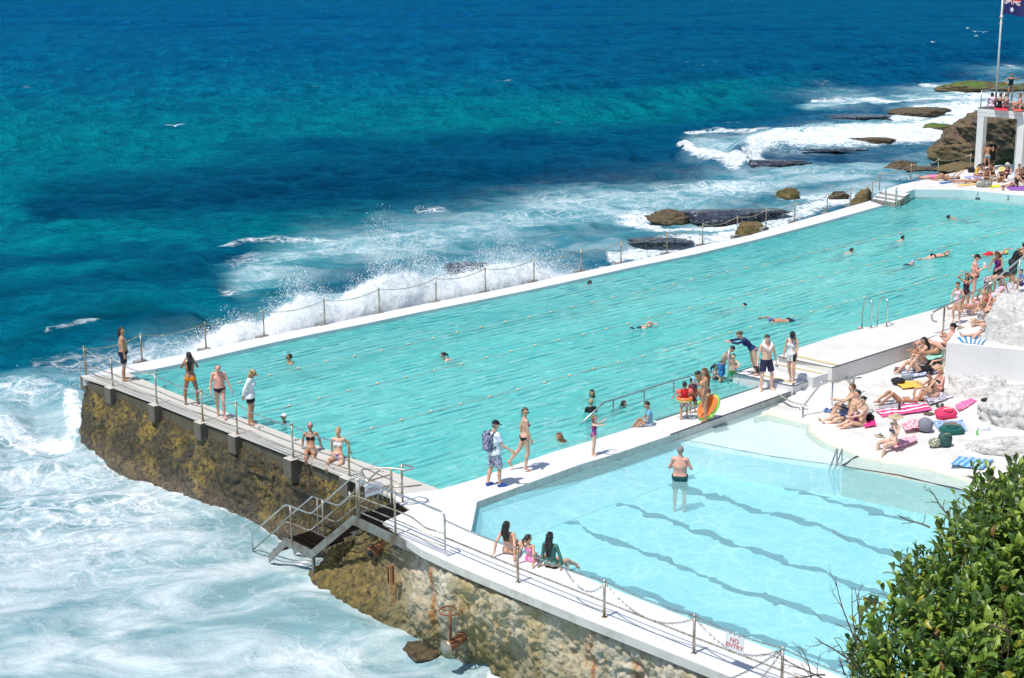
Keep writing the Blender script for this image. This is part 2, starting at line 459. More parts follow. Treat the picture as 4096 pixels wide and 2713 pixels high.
# ---- cloth = offset patches of the body surface
def cloth_sel(kind, v, fem):
    x = np.abs(v[:, 0]); y = v[:, 1]; z = v[:, 2]; arm = (x > .2) & (z > 1.3)
    tor = ~arm; cut_f = .815+.95*np.clip(x-.03, 0, 1); cut_b = .80+.42*x
    cut = np.where(y > 0, cut_f, cut_b)
    if kind == 'trunks': return tor & (z < 1.0) & (z > .60)
    if kind == 'shorts': return tor & (z < .99) & (z > .70)
    if kind == 'boardshorts': return tor & (z < 1.0) & (z > .52)
    if kind == 'briefs': return tor & (z < .985) & (z > cut-.02)
    if kind == 'bottom': return tor & (z < .955) & (z > cut)
    if kind == 'thong': return tor & (z < .955) & (np.where(y > 0, cut_f+.01, .80+1.6*x) < z)
    if kind == 'top':
        cup = (y > .02) & (((x-.068)/.066)**2+((z-1.272)/.058)**2 < 1)
        return tor & (cup | (np.abs(z-1.232) < .014) | ((y < .06) & (np.abs(x-.075) < .012) & (z > 1.23) & (z < 1.47)))
    if kind == 'band': return tor & (z > 1.21) & (z < 1.325)
    if kind == 'onepiece': return tor & (z > cut) & ((z < 1.30) | ((x > .05) & (x < .09) & (z < 1.47)) | ((y > 0) & (z < 1.34) & (x < .11)))
    if kind == 'tankini': return tor & (z > cut) & (z < 1.38)
    if kind == 'tank': return (x < .165) & (z > .93) & ((z < 1.36) | ((x > .045) & (x < .115) & (z < 1.48)))
    if kind == 'tee': return (z > .90) & (z < 1.485) & (x < .36)
    if kind == 'longtee': return (z > .90) & (z < 1.485) & (x < .68)
    if kind == 'rashie': return (z > .955) & (z < 1.49) & (x < .68)
    if kind == 'rashshort': return (z > .955) & (z < 1.49) & (x < .32)
    if kind == 'tunic': return (z > .84) & (z < 1.485) & (x < .68)
    if kind == 'romper': return (x < .13) & (z > .72) & ((z < 1.33) | ((x > .05) & (x < .10) & (z < 1.48)))
    if kind == 'shoes': return tor & (z < .075)
    raise KeyError(kind)
CN = {'trunks': 'swim_trunks', 'shorts': 'shorts', 'boardshorts': 'board_shorts', 'briefs': 'swim_briefs', 'bottom': 'bikini_bottom', 'thong': 'bikini_bottom', 'top': 'bikini_top',
      'band': 'bikini_top', 'onepiece': 'swimsuit', 'tankini': 'swimsuit', 'tank': 'tank_top', 'tee': 'shirt', 'longtee': 'shirt', 'rashie': 'rash_vest', 'rashshort': 'rash_vest',
      'tunic': 'long_shirt', 'romper': 'romper', 'shoes': 'shoes'}
CO = {'trunks': .016, 'shorts': .014, 'boardshorts': .02, 'tee': .016, 'longtee': .018, 'tunic': .022, 'romper': .016, 'tank': .012, 'shoes': .012}
NRM = {}
for s_ in BASE:
    V_, F_ = BASE[s_]; fn_ = np.cross(V_[F_[:, 2]]-V_[F_[:, 0]], V_[F_[:, 3]]-V_[F_[:, 1]]); n_ = np.zeros_like(V_)
    for k_ in range(4): np.add.at(n_, F_[:, k_], fn_)
    NRM[s_] = n_/(np.linalg.norm(n_, axis=1, keepdims=True)+1e-12)
SKINS = {'pale': (.72, .46, .34), 'fair': (.62, .37, .25), 'tan': (.47, .25, .145), 'brown': (.30, .145, .08), 'dark': (.17, .08, .045), 'pink': (.70, .36, .27), 'olive': (.50, .30, .18)}
HAIRC = {'black': (.012, .010, .010), 'dark': (.03, .018, .012), 'brown': (.09, .045, .022), 'red': (.13, .045, .02), 'blond': (.42, .28, .13), 'grey': (.22, .2, .19), 'fairbrown': (.2, .11, .055)}
def skin_mat(tone):
    key = ('skin', tone)
    if key not in MATS:
        t = NT('skin_'+tone); c = SKINS[tone]; n = t.noise(9, t.n('TexCoord').outputs['Object'], 5)
        cc = t.mix(t.ramp(n, [(.35, 0.), (.7, 1.)]), tuple(q*.88 for q in c), tuple(min(1, q*1.08) for q in c))
        t.pbr(cc, .48, 0, None, Subsurface__Weight=.08); t.m.node_tree.nodes['Principled BSDF'].inputs['Subsurface Radius'].default_value = (.02, .008, .004)
        MATS[key] = t.m
    return MATS[key]
def cloth_mat(spec):
    """spec: rgb tuple 0-255, or (pattern, rgbA, rgbB)"""
    if spec in MATS: return MATS[spec]
    t = NT('fabric'); oc = t.n('TexCoord').outputs['Object']
    wr = t.noise(14, oc, 3)
    if isinstance(spec[0], str):
        a, b = srgb(*spec[1]), srgb(*spec[2])
        if spec[0] == 'stripe':
            w = t.n('TexWave', Scale=9.0, Distortion=.6, _bands_direction='Z'); t.put(w, 'Vector', oc); f = t.ramp(w.outputs[1], [(.47, 0.), (.53, 1.)])
        elif spec[0] == 'vstripe':
            w = t.n('TexWave', Scale=11.0, Distortion=.4, _bands_direction='DIAGONAL'); t.put(w, 'Vector', oc); f = t.ramp(w.outputs[1], [(.45, 0.), (.55, 1.)])
        elif spec[0] == 'dots':
            w = t.n('TexVoronoi', Scale=24.0); t.put(w, 'Vector', oc); f = t.ramp(w.outputs[0], [(.22, 1.), (.3, 0.)])
        else:
            f = t.ramp(t.noise(22, oc, 3, .6, 1.0), [(.47, 0.), (.54, 1.)])
        c = t.mix(f, a, b)
    else:
        a = srgb(*spec); c = t.mix(t.ramp(wr, [(.3, 0.), (.7, 1.)]), tuple(q*.86 for q in a), a)
    t.pbr(c, .8, 0, t.bump(wr, .5, .02)); MATS[spec] = t.m
    return t.m
BLACKM = plain('black_plastic', (.012, .012, .014), .25); WHITEM = plain('white_plastic', (.8, .8, .8), .35)
LIP = plain('lips', (.42, .14, .11), .5); EYE = plain('eyes', (.03, .02, .018), .2)
def person(label, anchor, pose, face=270, h=1.72, fem=True, tone='fair', hair='long', hc='dark', wear=(), head=None, glasses=None,
           hs=1.0, girth=1.0, foot='feet', group=None, zoff=0.0, cat=None, props=()):
    """anchor: world point; foot: which part of the body sits on the anchor ('feet','seat','back','head')"""
    V, F = BASE[fem]; W = BW[fem]; R, T = solve(pose); sc = h/1.755
    P = skin(V, W, R, T, hs, girth)*sc
    J = lambda b, j: (R[b]@np.array(j)+T[b])*sc
    ft = (J('ftL', (-.105, .05, .03))+J('ftR', (.105, .05, .03)))/2; pel = J('pelvis', (0, 0, .93)); hd = J('head', (0, 0, 1.64))
    if foot == 'feet': o = np.array([ft[0], ft[1], P[:, 2].min()+.004])
    elif foot == 'lfoot': o = np.array([*J('ftL', (-.105, .05, .03))[:2], P[:, 2].min()])
    elif foot == 'seat': o = np.array([pel[0], pel[1], P[W[:, 0] > .5][:, 2].min()+.012])
    elif foot == 'back': o = np.array([pel[0], pel[1], P[:, 2].min()+.01])
    elif foot == 'head': o = hd
    elif foot == 'pelvis': o = pel
    anchor = np.array(anchor, float)+np.array([0, 0, zoff])
    az = face_dir(face)-math.pi/2
    Rz = np.array(Matrix.Rotation(az, 3, 'Z'))
    place = lambda q: (q-o)@Rz.T
    root = empty('person', anchor); tag(root, label, cat or 'person', group)
    body = mesh_np('body', place(P), F, [skin_mat(tone), LIP, EYE])
    fc = V[F].mean(1); mi = np.zeros(len(F), np.int32); ax = np.abs(fc[:, 0])
    mi[(fc[:, 1] > .075) & (np.abs(fc[:, 2]-1.592) < .007) & (ax < .024)] = 1
    mi[(fc[:, 1] > .07) & (np.abs(fc[:, 2]-1.653) < .0085) & (np.abs(ax-.032) < .014)] = 2
    body.polygons.foreach_set('material_index', mi)
    bo = link('body', body, root)
    def sub(name, v, f, w, mat, smooth=True):
        return link(name, mesh_np(name, place(skin(v, w, R, T, hs)*sc), f, mat, smooth), root)
    if hair: hv, hf, hw = hair_mesh(hair); sub('hair', hv, hf, hw, plain('hair_'+hc, HAIRC[hc], .42, 0, .5, 60, .6))
    if head: hv, hf, hw = hair_mesh(head[0]); sub('swim_cap' if head[0] == 'swimcap' else 'cap' if 'cap' in head[0] or head[0] == 'visor' else 'hat', hv, hf, hw, cloth_mat(head[1]))
    for w_ in wear:
        kind, spec = w_[0], w_[1]; m_ = cloth_sel(kind, V, fem); fm = m_[F].all(1); ff = F[fm]
        used = np.unique(ff); mp = -np.ones(len(V), int); mp[used] = np.arange(len(used))
        off = CO.get(kind, .006); vv = V[used]+NRM[fem][used]*off
        if kind in ('tee', 'longtee', 'tunic'): vv = vv+NRM[fem][used]*.02*sst(1.05, .88, vv[:, 2])[:, None]
        if kind in ('trunks', 'boardshorts', 'shorts'): vv = vv+NRM[fem][used]*.018*sst(.9, .6, vv[:, 2])[:, None]
        me = mesh_np(CN[kind], place(skin(vv, W[used], R, T, hs, girth)*sc), mp[ff], cloth_mat(spec))
        link(CN[kind], me, root)
    if glasses:
        b = MB()
        for sx in (-1, 1): b.ball((sx*.034, .105, 1.653), (.027, .010, .019), 8, 6)
        b.tube([(-.075, .03, 1.66), (-.06, .095, 1.657), (.06, .095, 1.657), (.075, .03, 1.66)], .005, 5)
        if glasses == 'goggles': b.tube([(.088*math.cos(t), .108*math.sin(t)-.004, 1.668-.01*math.sin(t)) for t in np.linspace(0, 2*math.pi, 18, endpoint=False)], .006, 5, True)
        w = np.zeros((len(b.v), 16)); w[:, 3] = 1
        g = BLACKM if glasses in ('sun', 'goggles') else cloth_mat(glasses[1]) if isinstance(glasses, tuple) else BLACKM
        link('goggles' if glasses != 'sun' else 'sunglasses', mesh_np('goggles', place(skin(np.array(b.v), w, R, T, hs)*sc), b.f, g), root)
    hand = lambda s: place(J('ha'+s, ((.80 if s == 'R' else -.80), .0, AZ-.03)))+anchor
    return dict(root=root, hand=hand, J=lambda b, j: place(J(b, j))+anchor, Rz=Rz, R=R, az=az)
def mirror(p):
    q = {}
    for k, v in p.items():
        if k[-1] in 'LR' and len(k) == 3: q[k[:2]+('R' if k[-1] == 'L' else 'L')] = (-v[0], v[1], v[2])
        elif k in ('pel', 'che', 'hea'): q[k] = (v[0], -v[1], -v[2])
        else: q[k] = v
    return q
def P(base, **kw): d = dict(base); d.update(kw); return d
STAND = dict(uaL=(-.22, .02, -1), faL=(-.1, .16, -1), uaR=(.22, .02, -1), faR=(.1, .16, -1), thL=(-.05, .02, -1), thR=(.05, .0, -1), shL=(0, -.03, -1), shR=(0, -.05, -1), ftL=(-.2, 1, -.03), ftR=(.2, 1, -.03))
WALK = P(STAND, thL=(-.02, .38, -1), shL=(0, .05, -1), thR=(.02, -.18, -1), shR=(0, -.5, -1), ftR=(0, 1, -.55), uaL=(-.2, -.25, -1), faL=(-.1, .1, -1), uaR=(.2, .3, -1), faR=(0, .6, -1))
SIT = dict(pel=(8, 0, 0), che=(-14, 0, 0), hea=(-8, 0, 0), thL=(-.15, .85, .5), thR=(.15, .85, .5), shL=(0, .35, -1), shR=(0, .35, -1), ftL=(0, 1, -.1), ftR=(0, 1, -.1),
           uaL=(-.2, .55, -.8), faL=(.35, .8, .1), uaR=(.2, .55, -.8), faR=(-.35, .8, .1))
SITBACK = P(SIT, pel=(22, 0, 0), che=(-8, 0, 0), uaL=(-.3, -.55, -.8), faL=(-.05, -.25, -1), uaR=(.3, -.55, -.8), faR=(.05, -.25, -1), haL=(-.3, -1, -.1), haR=(.3, -1, -.1))
LEGSOUT = P(SITBACK, thL=(-.1, 1, .1), shL=(0, 1, -.12), thR=(.1, 1, .12), shR=(0, 1, -.14), ftL=(0, .5, .9), ftR=(0, .5, .9))
DANGLE = P(SITBACK, pel=(10, 0, 0), che=(-6, 0, 0), thL=(-.12, 1, -.05), thR=(.12, 1, -.05), shL=(0, .25, -1), shR=(0, .2, -1), ftL=(0, .7, -.7), ftR=(0, .7, -.7))
CROSS = P(SIT, thL=(-.75, .75, .08), thR=(.75, .75, .08), shL=(.9, -.1, -.12), shR=(-.9, .05, -.12), ftL=(.6, .6, -.1), ftR=(-.6, .6, -.1), pel=(4, 0, 0), che=(-22, 0, 0), hea=(-18, 0, 0))
LIE = dict(pel=(88, 0, 0), che=(0, 0, 0), thL=(-.08, 1, .02), thR=(.08, 1, .02), shL=(0, 1, -.04), shR=(0, 1, -.04), ftL=(-.2, .4, .9), ftR=(.2, .4, .9),
           uaL=(-.45, -.25, -.08), faL=(-.1, 1, 0), uaR=(.45, -.25, -.08), faR=(.1, 1, 0))
LIEKNEE = P(LIE, thL=(-.05, .72, .7), shL=(0, .72, -.75), ftL=(0, 1, -.2), thR=(.05, .8, .6), shR=(0, .8, -.64), ftR=(0, 1, -.2))
PRONE = dict(pel=(-88, 0, 0), che=(6, 0, 0), hea=(30, 0, 30), thL=(-.1, -1, 0), thR=(.1, -1, 0), shL=(0, -1, 0), shR=(0, -1, 0), ftL=(0, -1, -.2), ftR=(0, -1, -.2),
             uaL=(-.8, .5, -.1), faL=(.5, .85, -.1), uaR=(.8, .5, -.1), faR=(-.5, .85, -.1))
SWIM = P(PRONE, pel=(-80, 0, 0), che=(8, 0, 0), hea=(50, 0, 0), uaL=(-.4, 1, -.15), faL=(0, 1, -.1), uaR=(.4, 1, -.15), faR=(0, 1, -.1), thL=(-.15, -1, -.15), shL=(0, -1, .05), thR=(.15, -1, -.25), shR=(0, -1, -.1))
CRAWL = P(SWIM, pel=(-86, 0, 0), che=(4, -14, 0), hea=(30, 0, 55), uaL=(-.5, -.1, .95), faL=(.15, .95, -.05), uaR=(.3, 1, -.25), faR=(0, 1, -.3))
CRAWLR = mirror(CRAWL)
HEADUP = P(SWIM, pel=(-62, 0, 0), che=(18, 0, 0), hea=(38, 0, 0), uaL=(-.7, .8, -.35), faL=(.2, 1, -.05), uaR=(.7, .8, -.35), faR=(-.2, 1, -.05), thL=(-.1, -1, -.45), shL=(0, -1, -.25), thR=(.1, -1, -.5), shR=(0, -1, -.4))
BEND = P(STAND, pel=(-48, 0, 0), che=(-24, 0, 0), hea=(10, 0, 0), uaL=(-.1, .35, -1), faL=(.05, .5, -1), uaR=(.1, .35, -1), faR=(-.05, .5, -1), thL=(-.08, -.15, -1), thR=(.08, .15, -1))
CROUCH = P(SIT, pel=(-12, 0, 0), che=(-20, 0, 0), thL=(-.2, .95, .0), thR=(.2, .95, .0), shL=(0, -.45, -1), shR=(0, -.45, -1))
# ================================================================= light, sky
SUN_AZ = rad(180+0); SUN_EL = rad(66)
w = bpy.data.worlds.new('World'); scene.world = w; w.use_nodes = True
nt = w.node_tree; bg = nt.nodes['Background']
sk = nt.nodes.new('ShaderNodeTexSky'); sk.sky_type = 'NISHITA'; sk.sun_disc = False; sk.sun_elevation = SUN_EL
sk.sun_rotation = math.pi/2-SUN_AZ; sk.altitude = 10; sk.air_density = 1.0; sk.dust_density = .6; sk.ozone_density = 1.2
nt.links.new(sk.outputs[0], bg.inputs[0]); bg.inputs[1].default_value = .115
sl = bpy.data.lights.new('sun', 'SUN'); sl.energy = 4.0; sl.angle = rad(.5); sl.color = (1, .96, .9)
so = bpy.data.objects.new('sun', sl); col.objects.link(so)
sd = Vector((math.cos(SUN_EL)*math.cos(SUN_AZ), math.cos(SUN_EL)*math.sin(SUN_AZ), math.sin(SUN_EL)))
so.rotation_euler = sd.to_track_quat('Z', 'Y').to_euler(); so.location = (0, 0, 60)
scene.view_settings.view_transform = 'Standard'; scene.view_settings.look = 'None'
scene.view_settings.exposure = .2; scene.view_settings.gamma = 1

# ================================================================= sea
ZS = -2.35; ZW = -.13; ZN = -.2
def pix(P):
    d = P-CAM; z = d@CF
    z = np.where(np.abs(z) < 1e-6, 1e-6, z)
    return 2048+FPX*(d@CR)/z, 1356.5-FPX*(d@CU)/z
def blob(px, py, cx, cy, rx, ry, ang=0.0, soft=1.0):      # soft ellipse of sea surface, located from the photo
    a = rad(ang); dx, dy = px-cx, py-cy
    u = (dx*math.cos(a)-dy*math.sin(a))/rx; v = (dx*math.sin(a)+dy*math.cos(a))/ry
    return np.clip((1-np.sqrt(u*u+v*v))/soft+.0, 0, 1)**1.0
def gz(px, py, cx, cy, rx, ry, ang=0.0):
    a = rad(ang); dx, dy = px-cx, py-cy
    u = (dx*math.cos(a)-dy*math.sin(a))/rx; v = (dx*math.sin(a)+dy*math.cos(a))/ry
    return np.exp(-(u*u+v*v))
def seg_d(px, py, pts, wpx):                              # soft band about a line of the surface
    best = np.full(px.shape, 9.0)
    pts = np.array(pts, float)
    wd = np.broadcast_to(np.array(wpx, float), (len(pts),))
    for i in range(len(pts)-1):
        a, b = pts[i], pts[i+1]; ab = b-a; L2 = (ab**2).sum()
        t = np.clip(((px-a[0])*ab[0]+(py-a[1])*ab[1])/L2, 0, 1)
        d = np.hypot(px-(a[0]+t*ab[0]), py-(a[1]+t*ab[1]))/(wd[i]*(1-t)+wd[i+1]*t)
        best = np.minimum(best, d)
    return best
HS = CAM[2]-ZS
def build_sea():
    ang = np.concatenate([np.linspace(rad(52), rad(30), 40)[:-1], np.linspace(rad(30), rad(1.6), 900), np.geomspace(rad(1.55), rad(.12), 30)])
    r = HS/np.tan(ang)
    az = np.concatenate([np.linspace(-rad(60), -rad(21), 60)[:-1], np.linspace(-rad(21), rad(21), 1050), np.linspace(rad(21), rad(60), 60)[1:]])
    Rr, A = np.meshgrid(r, az, indexing='ij')
    dirx, diry = np.cos(YAW-A), np.sin(YAW-A)
    X = CAM[0]+Rr*dirx; Y = CAM[1]+Rr*diry; Z = np.full_like(X, ZS)
    shp = X.shape; Pn = np.stack([X, Y, Z], -1).reshape(-1, 3)
    px, py = pix(Pn); back = (Pn-CAM)@CF < 1; px[back] = -9999
    rr = Rr.ravel(); dr = np.abs(np.gradient(r))[:, None]*np.ones_like(A); dr = np.maximum(dr.ravel(), rr*rad(.04))
    # swell and chop
    bdir = YAW+rad(6); z = np.zeros(len(Pn)); g = np.random.default_rng(3)
    wx, wy = Pn[:, 0], Pn[:, 1]
    warp = fbm(np.stack([wx/35, wy/35, 0*wx], -1), 3, 5)*6
    waves = [(31, .16, 0.05), (19, .12, -.12), (24, .10, .2)]+[(lam, .0165*lam*g.uniform(.6, 1.2), g.normal(0, .6)) for lam in np.geomspace(1.0, 9, 52)]
    for lam, amp, da in waves:
        k = 2*math.pi/lam; d = bdir+da; ph = g.uniform(0, 6.28)
        att = sst(1.6, 3.5, lam/dr)
        s = np.sin(k*(math.cos(d)*wx+math.sin(d)*wy)+ph+warp*(1 if lam > 12 else .35))
        z += att*amp*(s if lam > 12 else (1-2*np.abs(s)*.8-.2)*.55+s*.4)*(.55 if lam < 12 else 1)
    calm = gz(px, py, 600, 2400, 900, 500)
    z *= 1-.6*calm
    # shapes of the waves seen in the photo
    def ridge(pts, wpx, hgt, steep=1.0): 
        return hgt*np.exp(-seg_d(px, py, pts, wpx)**2)
    z += ridge([(2950, 610), (3050, 560), (3300, 545), (3560, 520), (3760, 505)], [28, 34, 34, 30, 22], .75)
    z += ridge([(2740, 590), (2830, 625), (2980, 650)], [24, 26, 22], .6)
    z += ridge([(120, 1350), (330, 1270), (560, 1235), (760, 1275)], [70, 90, 90, 70], .4)
    z += ridge([(-200, 1800), (-60, 1690), (120, 1590), (300, 1640), (320, 1720)], [150, 140, 130, 120, 90], .6)
    z += ridge([(0, 760), (600, 690), (1300, 655), (2000, 640), (2500, 625)], [30]*5, .55)
    z += ridge([(-100, 800+330), (400, 1080), (800, 1040)], [30]*3, .4)
    z += ridge([(3500, 250), (3700, 235), (4096, 225)], [14]*3, .8)
    tu = gz(px, py, 160, 1620, 260, 130)+.6*np.exp(-seg_d(px, py, [(2950, 620), (3300, 560), (3700, 520)], 50)**2)
    z += tu*.22*fbm(np.stack([wx/.9, wy/.9, 0*wx], -1), 4, 9)
    # shore level stays below the decks
    Pn[:, 2] += np.clip(z, -1.0, 1.6)
    # ---- water colour (depth, sand and reef; dark bands follow the swells) and foam cover
    n1 = fbm(np.stack([wx/28, wy/28, 0*wx], -1), 4, 21); n2 = fbm(np.stack([wx/6, wy/6, 0*wx], -1), 4, 33)
    n3 = fbm(np.stack([wx/1.7, wy/1.7, 0*wx], -1), 4, 41)
    jx = px+n1*120*sst(3000, 0, py)+n2*70; jy = py+n1*38+n2*24
    C = lambda r_, g_, b_: np.array(srgb(r_, g_, b_))
    deep, teal, green, dark = C(0, 74, 128), C(0, 116, 134), C(0, 138, 132), C(0, 52, 76)
    top = sst(520, 40, jy)
    colr = teal[None]*(1-top[:, None])+deep[None]*top[:, None]
    def lay(c, m): 
        nonlocal colr
        m = np.clip(m, 0, 1)[:, None]; colr = colr*(1-m)+c[None]*m
    lay(C(0, 78, 128), sst(2300, 3300, jx)*sst(900, 200, jy)*.8)
    lay(C(0, 70, 108), sst(2000, 2600, jx+jy*.4)*sst(760, 560, jy)*.7)
    lay(green, 1.0*gz(jx, jy, 1900, 480, 900, 90, 4)); lay(green, .8*gz(jx, jy, 300, 560, 600, 70)); lay(C(0, 124, 132), .8*gz(jx, jy, 250, 690, 500, 50, 4))
    lay(green, .9*gz(jx, jy, 2700, 400, 420, 60, 8))
    lay(C(0, 130, 128), .55*sst(2100, 900, jx)*sst(300, 520, jy)*sst(1350, 1150, jy)); lay(C(0, 138, 134), .9*gz(jx, jy, 350, 900, 420, 90, 5)); lay(C(0, 132, 130), .9*gz(jx, jy, 1150, 870, 350, 50, 10)); lay(C(0, 140, 140), .8*gz(jx, jy, 120, 1130, 330, 70))
    lay(dark, 1.0*np.exp(-(seg_d(jx, jy, [(150, 830), (600, 790), (1100, 740), (1700, 700), (2300, 690), (2760, 700)], [45, 80, 110, 125, 95, 60])**2)))
    lay(C(0, 58, 92), .9*gz(jx, jy, 2000, 600, 650, 55, 5)); lay(C(0, 62, 98), .8*gz(jx, jy, 1300, 590, 300, 30)); lay(C(0, 70, 105), .8*gz(jx, jy, 2400, 620, 500, 50))
    lay(C(0, 72, 98), .85*np.exp(-(seg_d(jx, jy, [(0, 1060), (400, 1010), (800, 1040), (1000, 1000)], [40, 50, 60, 50])**2)))
    lay(C(0, 80, 100), .8*np.exp(-(seg_d(jx, jy, [(0, 1200), (400, 1150), (900, 1090)], [30, 36, 40])**2)))
    lay(C(0, 92, 98), .95*np.exp(-(seg_d(jx, jy, [(60, 1380), (300, 1300), (540, 1265), (760, 1300), (900, 1330)], [40, 55, 55, 40, 30])**2)))
    lay(C(10, 62, 100), .9*gz(jx, jy, 3150, 610, 420, 40)); lay(C(20, 52, 96), .9*gz(jx, jy, 3300, 625, 380, 30)); lay(C(16, 60, 96), .8*gz(jx, jy, 3000, 845, 260, 40))
    lay(C(24, 84, 110), .8*gz(jx, jy, 1450, 1120, 150, 80)); lay(C(60, 90, 110), .6*gz(jx, jy, 2650, 950, 160, 30))
    lay(C(110, 150, 160), .9*gz(px, py, 100, 1990, 150, 45)); lay(C(96, 128, 140), .8*gz(jx, jy, 90, 1870, 120, 25)); lay(C(96, 128, 140), .8*gz(jx, jy, 260, 1880, 110, 30))
    lay(C(0, 112, 142), .8*gz(px, py, 4050, 335, 200, 60))
    # milky, aerated water
    milk = np.zeros(len(Pn))
    def mk(v): 
        nonlocal milk
        milk = np.maximum(milk, np.clip(v, 0, 1))
    low = sst(1560, 1760, jy-.02*jx)*sst(2350, 2000, jx)
    mk(.92*low*(1-.75*gz(px, py, 60, 2100, 330, 300)*.6))
    mk(.8*sst(1440, 1600, jy+.25*jx)*sst(1150, 650, jx))
    shore = [(700, 1420), (1200, 1240), (1700, 1080), (2200, 1000), (2700, 930), (3200, 820), (3560, 730)]
    mk(.85*np.exp(-(seg_d(jx, jy, [(1000, 1130), (1250, 990), (1700, 930), (2200, 850), (2700, 790), (3200, 690), (3700, 640)], [60, 95, 90, 95, 80, 75, 50])**2.4)))
    mk(.8*np.exp(-(seg_d(jx, jy, shore, [40, 60, 60, 70, 60, 60, 40])**2)))
    mk(.9*np.exp(-(seg_d(jx, jy, [(2830, 600), (3100, 565), (3500, 520), (3900, 440), (4150, 400)], [50, 52, 62, 75, 80])**3)))
    mk(.85*np.exp(-(seg_d(jx, jy, [(3250, 420), (3600, 380), (4100, 370)], [26, 42, 60])**2.4))); mk(.7*gz(jx, jy, 3400, 370, 180, 22)); mk(.75*gz(jx, jy, 4080, 270, 160, 26))
    mk(.5*gz(jx, jy, 1850, 870, 250, 60))
    milk *= 1-.75*gz(jx, jy, 1430, 1120, 150, 60); milk *= 1-.85*gz(jx, jy, 3250, 625, 330, 30); milk *= 1-.7*gz(jx, jy, 2350, 1010, 260, 40); milk *= 1-.7*gz(jx, jy, 3250, 850, 350, 26)
    milk *= 1-.55*gz(jx, jy, 2700, 950, 220, 30)
    milk *= 1-.92*np.exp(-(seg_d(jx, jy, [(150, 1330), (400, 1290), (640, 1275), (860, 1300)], [50, 55, 50, 30])**2))
    # white foam
    foam = np.zeros(len(Pn))
    def fo(v):
        nonlocal foam
        foam = np.maximum(foam, np.clip(v, 0, 1))
    band = lambda pts, wd, p=2: np.exp(-(seg_d(jx, jy, pts, wd)**p))
    fo(1.0*band([(3000, 640), (3040, 575), (3250, 555), (3500, 545), (3720, 505), (3880, 450)], [24, 36, 34, 38, 36, 30], 3))
    fo(1.0*band([(2750, 585), (2830, 625), (2960, 655), (3020, 600)], [13, 20, 24, 26], 3)); fo(.9*band([(2780, 535), (2900, 525), (3060, 510)], [8, 10, 10]))
    fo(.85*band([(3260, 392), (3450, 385), (3700, 395), (3960, 380)], [9, 14, 16, 30])); fo(.9*band([(3680, 330), (3760, 350), (3900, 370)], [10, 12, 12]))
    fo(.95*band([(3560, 470), (3700, 450), (3900, 425), (4100, 410)], [14, 18, 22, 26], 3)); fo(.8*band([(3950, 262), (4000, 252), (4140, 250)], [5, 8, 8]))
    fo(.95*band([(-100, 1800), (20, 1740), (150, 1790), (300, 1790), (330, 1700), (300, 1620)], [50, 60, 40, 34, 50, 40], 2.5)); fo(.55*gz(jx, jy, 120, 1600, 260, 90))
    fo(.5*band([(130, 1440), (330, 1420), (560, 1400), (760, 1380), (850, 1330)], [40, 60, 70, 60, 30])); fo(.5*band([(220, 1350), (330, 1310), (430, 1290)], [14, 18, 10]))
    fo(.62*band([(900, 980), (1100, 945), (1400, 935), (1650, 925)], [9, 12, 12, 7])); fo(.5*gz(jx, jy, 1020, 1040, 120, 60)); fo(.55*gz(jx, jy, 930, 1170, 60, 30))
    fo(.9*band([(2500, 850), (2560, 880), (2640, 905), (2800, 895), (3000, 880)], [14, 30, 16, 16, 12])); fo(.85*gz(jx, jy, 2520, 850, 90, 36)); fo(.6*gz(jx, jy, 1720, 820, 90, 20))
    fo(.9*band([(2450, 1010), (2620, 985), (2800, 950), (3000, 900), (3200, 845), (3420, 790)], [34, 34, 34, 32, 28, 26])); fo(.7*gz(jx, jy, 3250, 790, 160, 20)); fo(.55*gz(jx, jy, 2900, 750, 420, 60)); fo(.45*gz(jx, jy, 2300, 800, 400, 50))
    fo(.95*band([(760, 1440), (1000, 1360), (1300, 1300), (1700, 1215), (2100, 1140), (2400, 1075)], [30, 40, 46, 46, 40, 30], 3))
    fo(.46*milk*(1-low)); fo(low*(.29+.24*gz(px, py, 300, 1990, 520, 330)+.16*n1)); fo(.62*gz(jx, jy, 560, 2010, 330, 110)); fo(.55*gz(jx, jy, 160, 1900, 260, 60)); fo(.45*gz(jx, jy, 1250, 2600, 500, 120)); fo(.85*band([(1960, 2660), (2080, 2720), (2300, 2850)], [20, 34, 60]))
    fo(.6*band([(420, 1850), (700, 1960), (1000, 2075), (1150, 2170)], [14, 12, 12, 12])); fo(.75*gz(jx, jy, 1180, 2240, 130, 24))
    fo(.5*gz(jx, jy, 3620, 700, 160, 20)); fo(.5*gz(jx, jy, 3850, 690, 200, 14))
    # scattered whitecaps
    fo(.42*sst(.50, .66, n2+.25*n1)*sst(900, 300, py)*sst(0, 300, py))
    me_v = Pn
    nr, nc = shp; idx = np.arange(nr*nc).reshape(nr, nc)
    F = np.stack([idx[:-1, :-1], idx[:-1, 1:], idx[1:, 1:], idx[1:, :-1]], -1).reshape(-1, 4)[:, ::-1]
    # ---- material
    t = NT('sea_water'); pos = t.pos()
    ca = t.attr('tint').outputs['Color']; am = t.attr('milk').outputs['Fac']; af = t.attr('foam').outputs['Fac']
    al = t.mapping(pos, rot=(0, 0, -bdir))
    st = t.mapping(al, scale=(1, .5, 1))
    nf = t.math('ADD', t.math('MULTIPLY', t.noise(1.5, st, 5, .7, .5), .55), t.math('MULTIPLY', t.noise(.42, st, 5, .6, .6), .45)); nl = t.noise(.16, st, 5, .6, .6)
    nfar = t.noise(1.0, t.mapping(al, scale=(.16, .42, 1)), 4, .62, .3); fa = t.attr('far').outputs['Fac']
    nf = t.math('ADD', t.math('MULTIPLY', nf, t.math('SUBTRACT', 1.0, t.math('MULTIPLY', fa, .75))), t.math('MULTIPLY', nfar, t.math('MULTIPLY', fa, .75)))
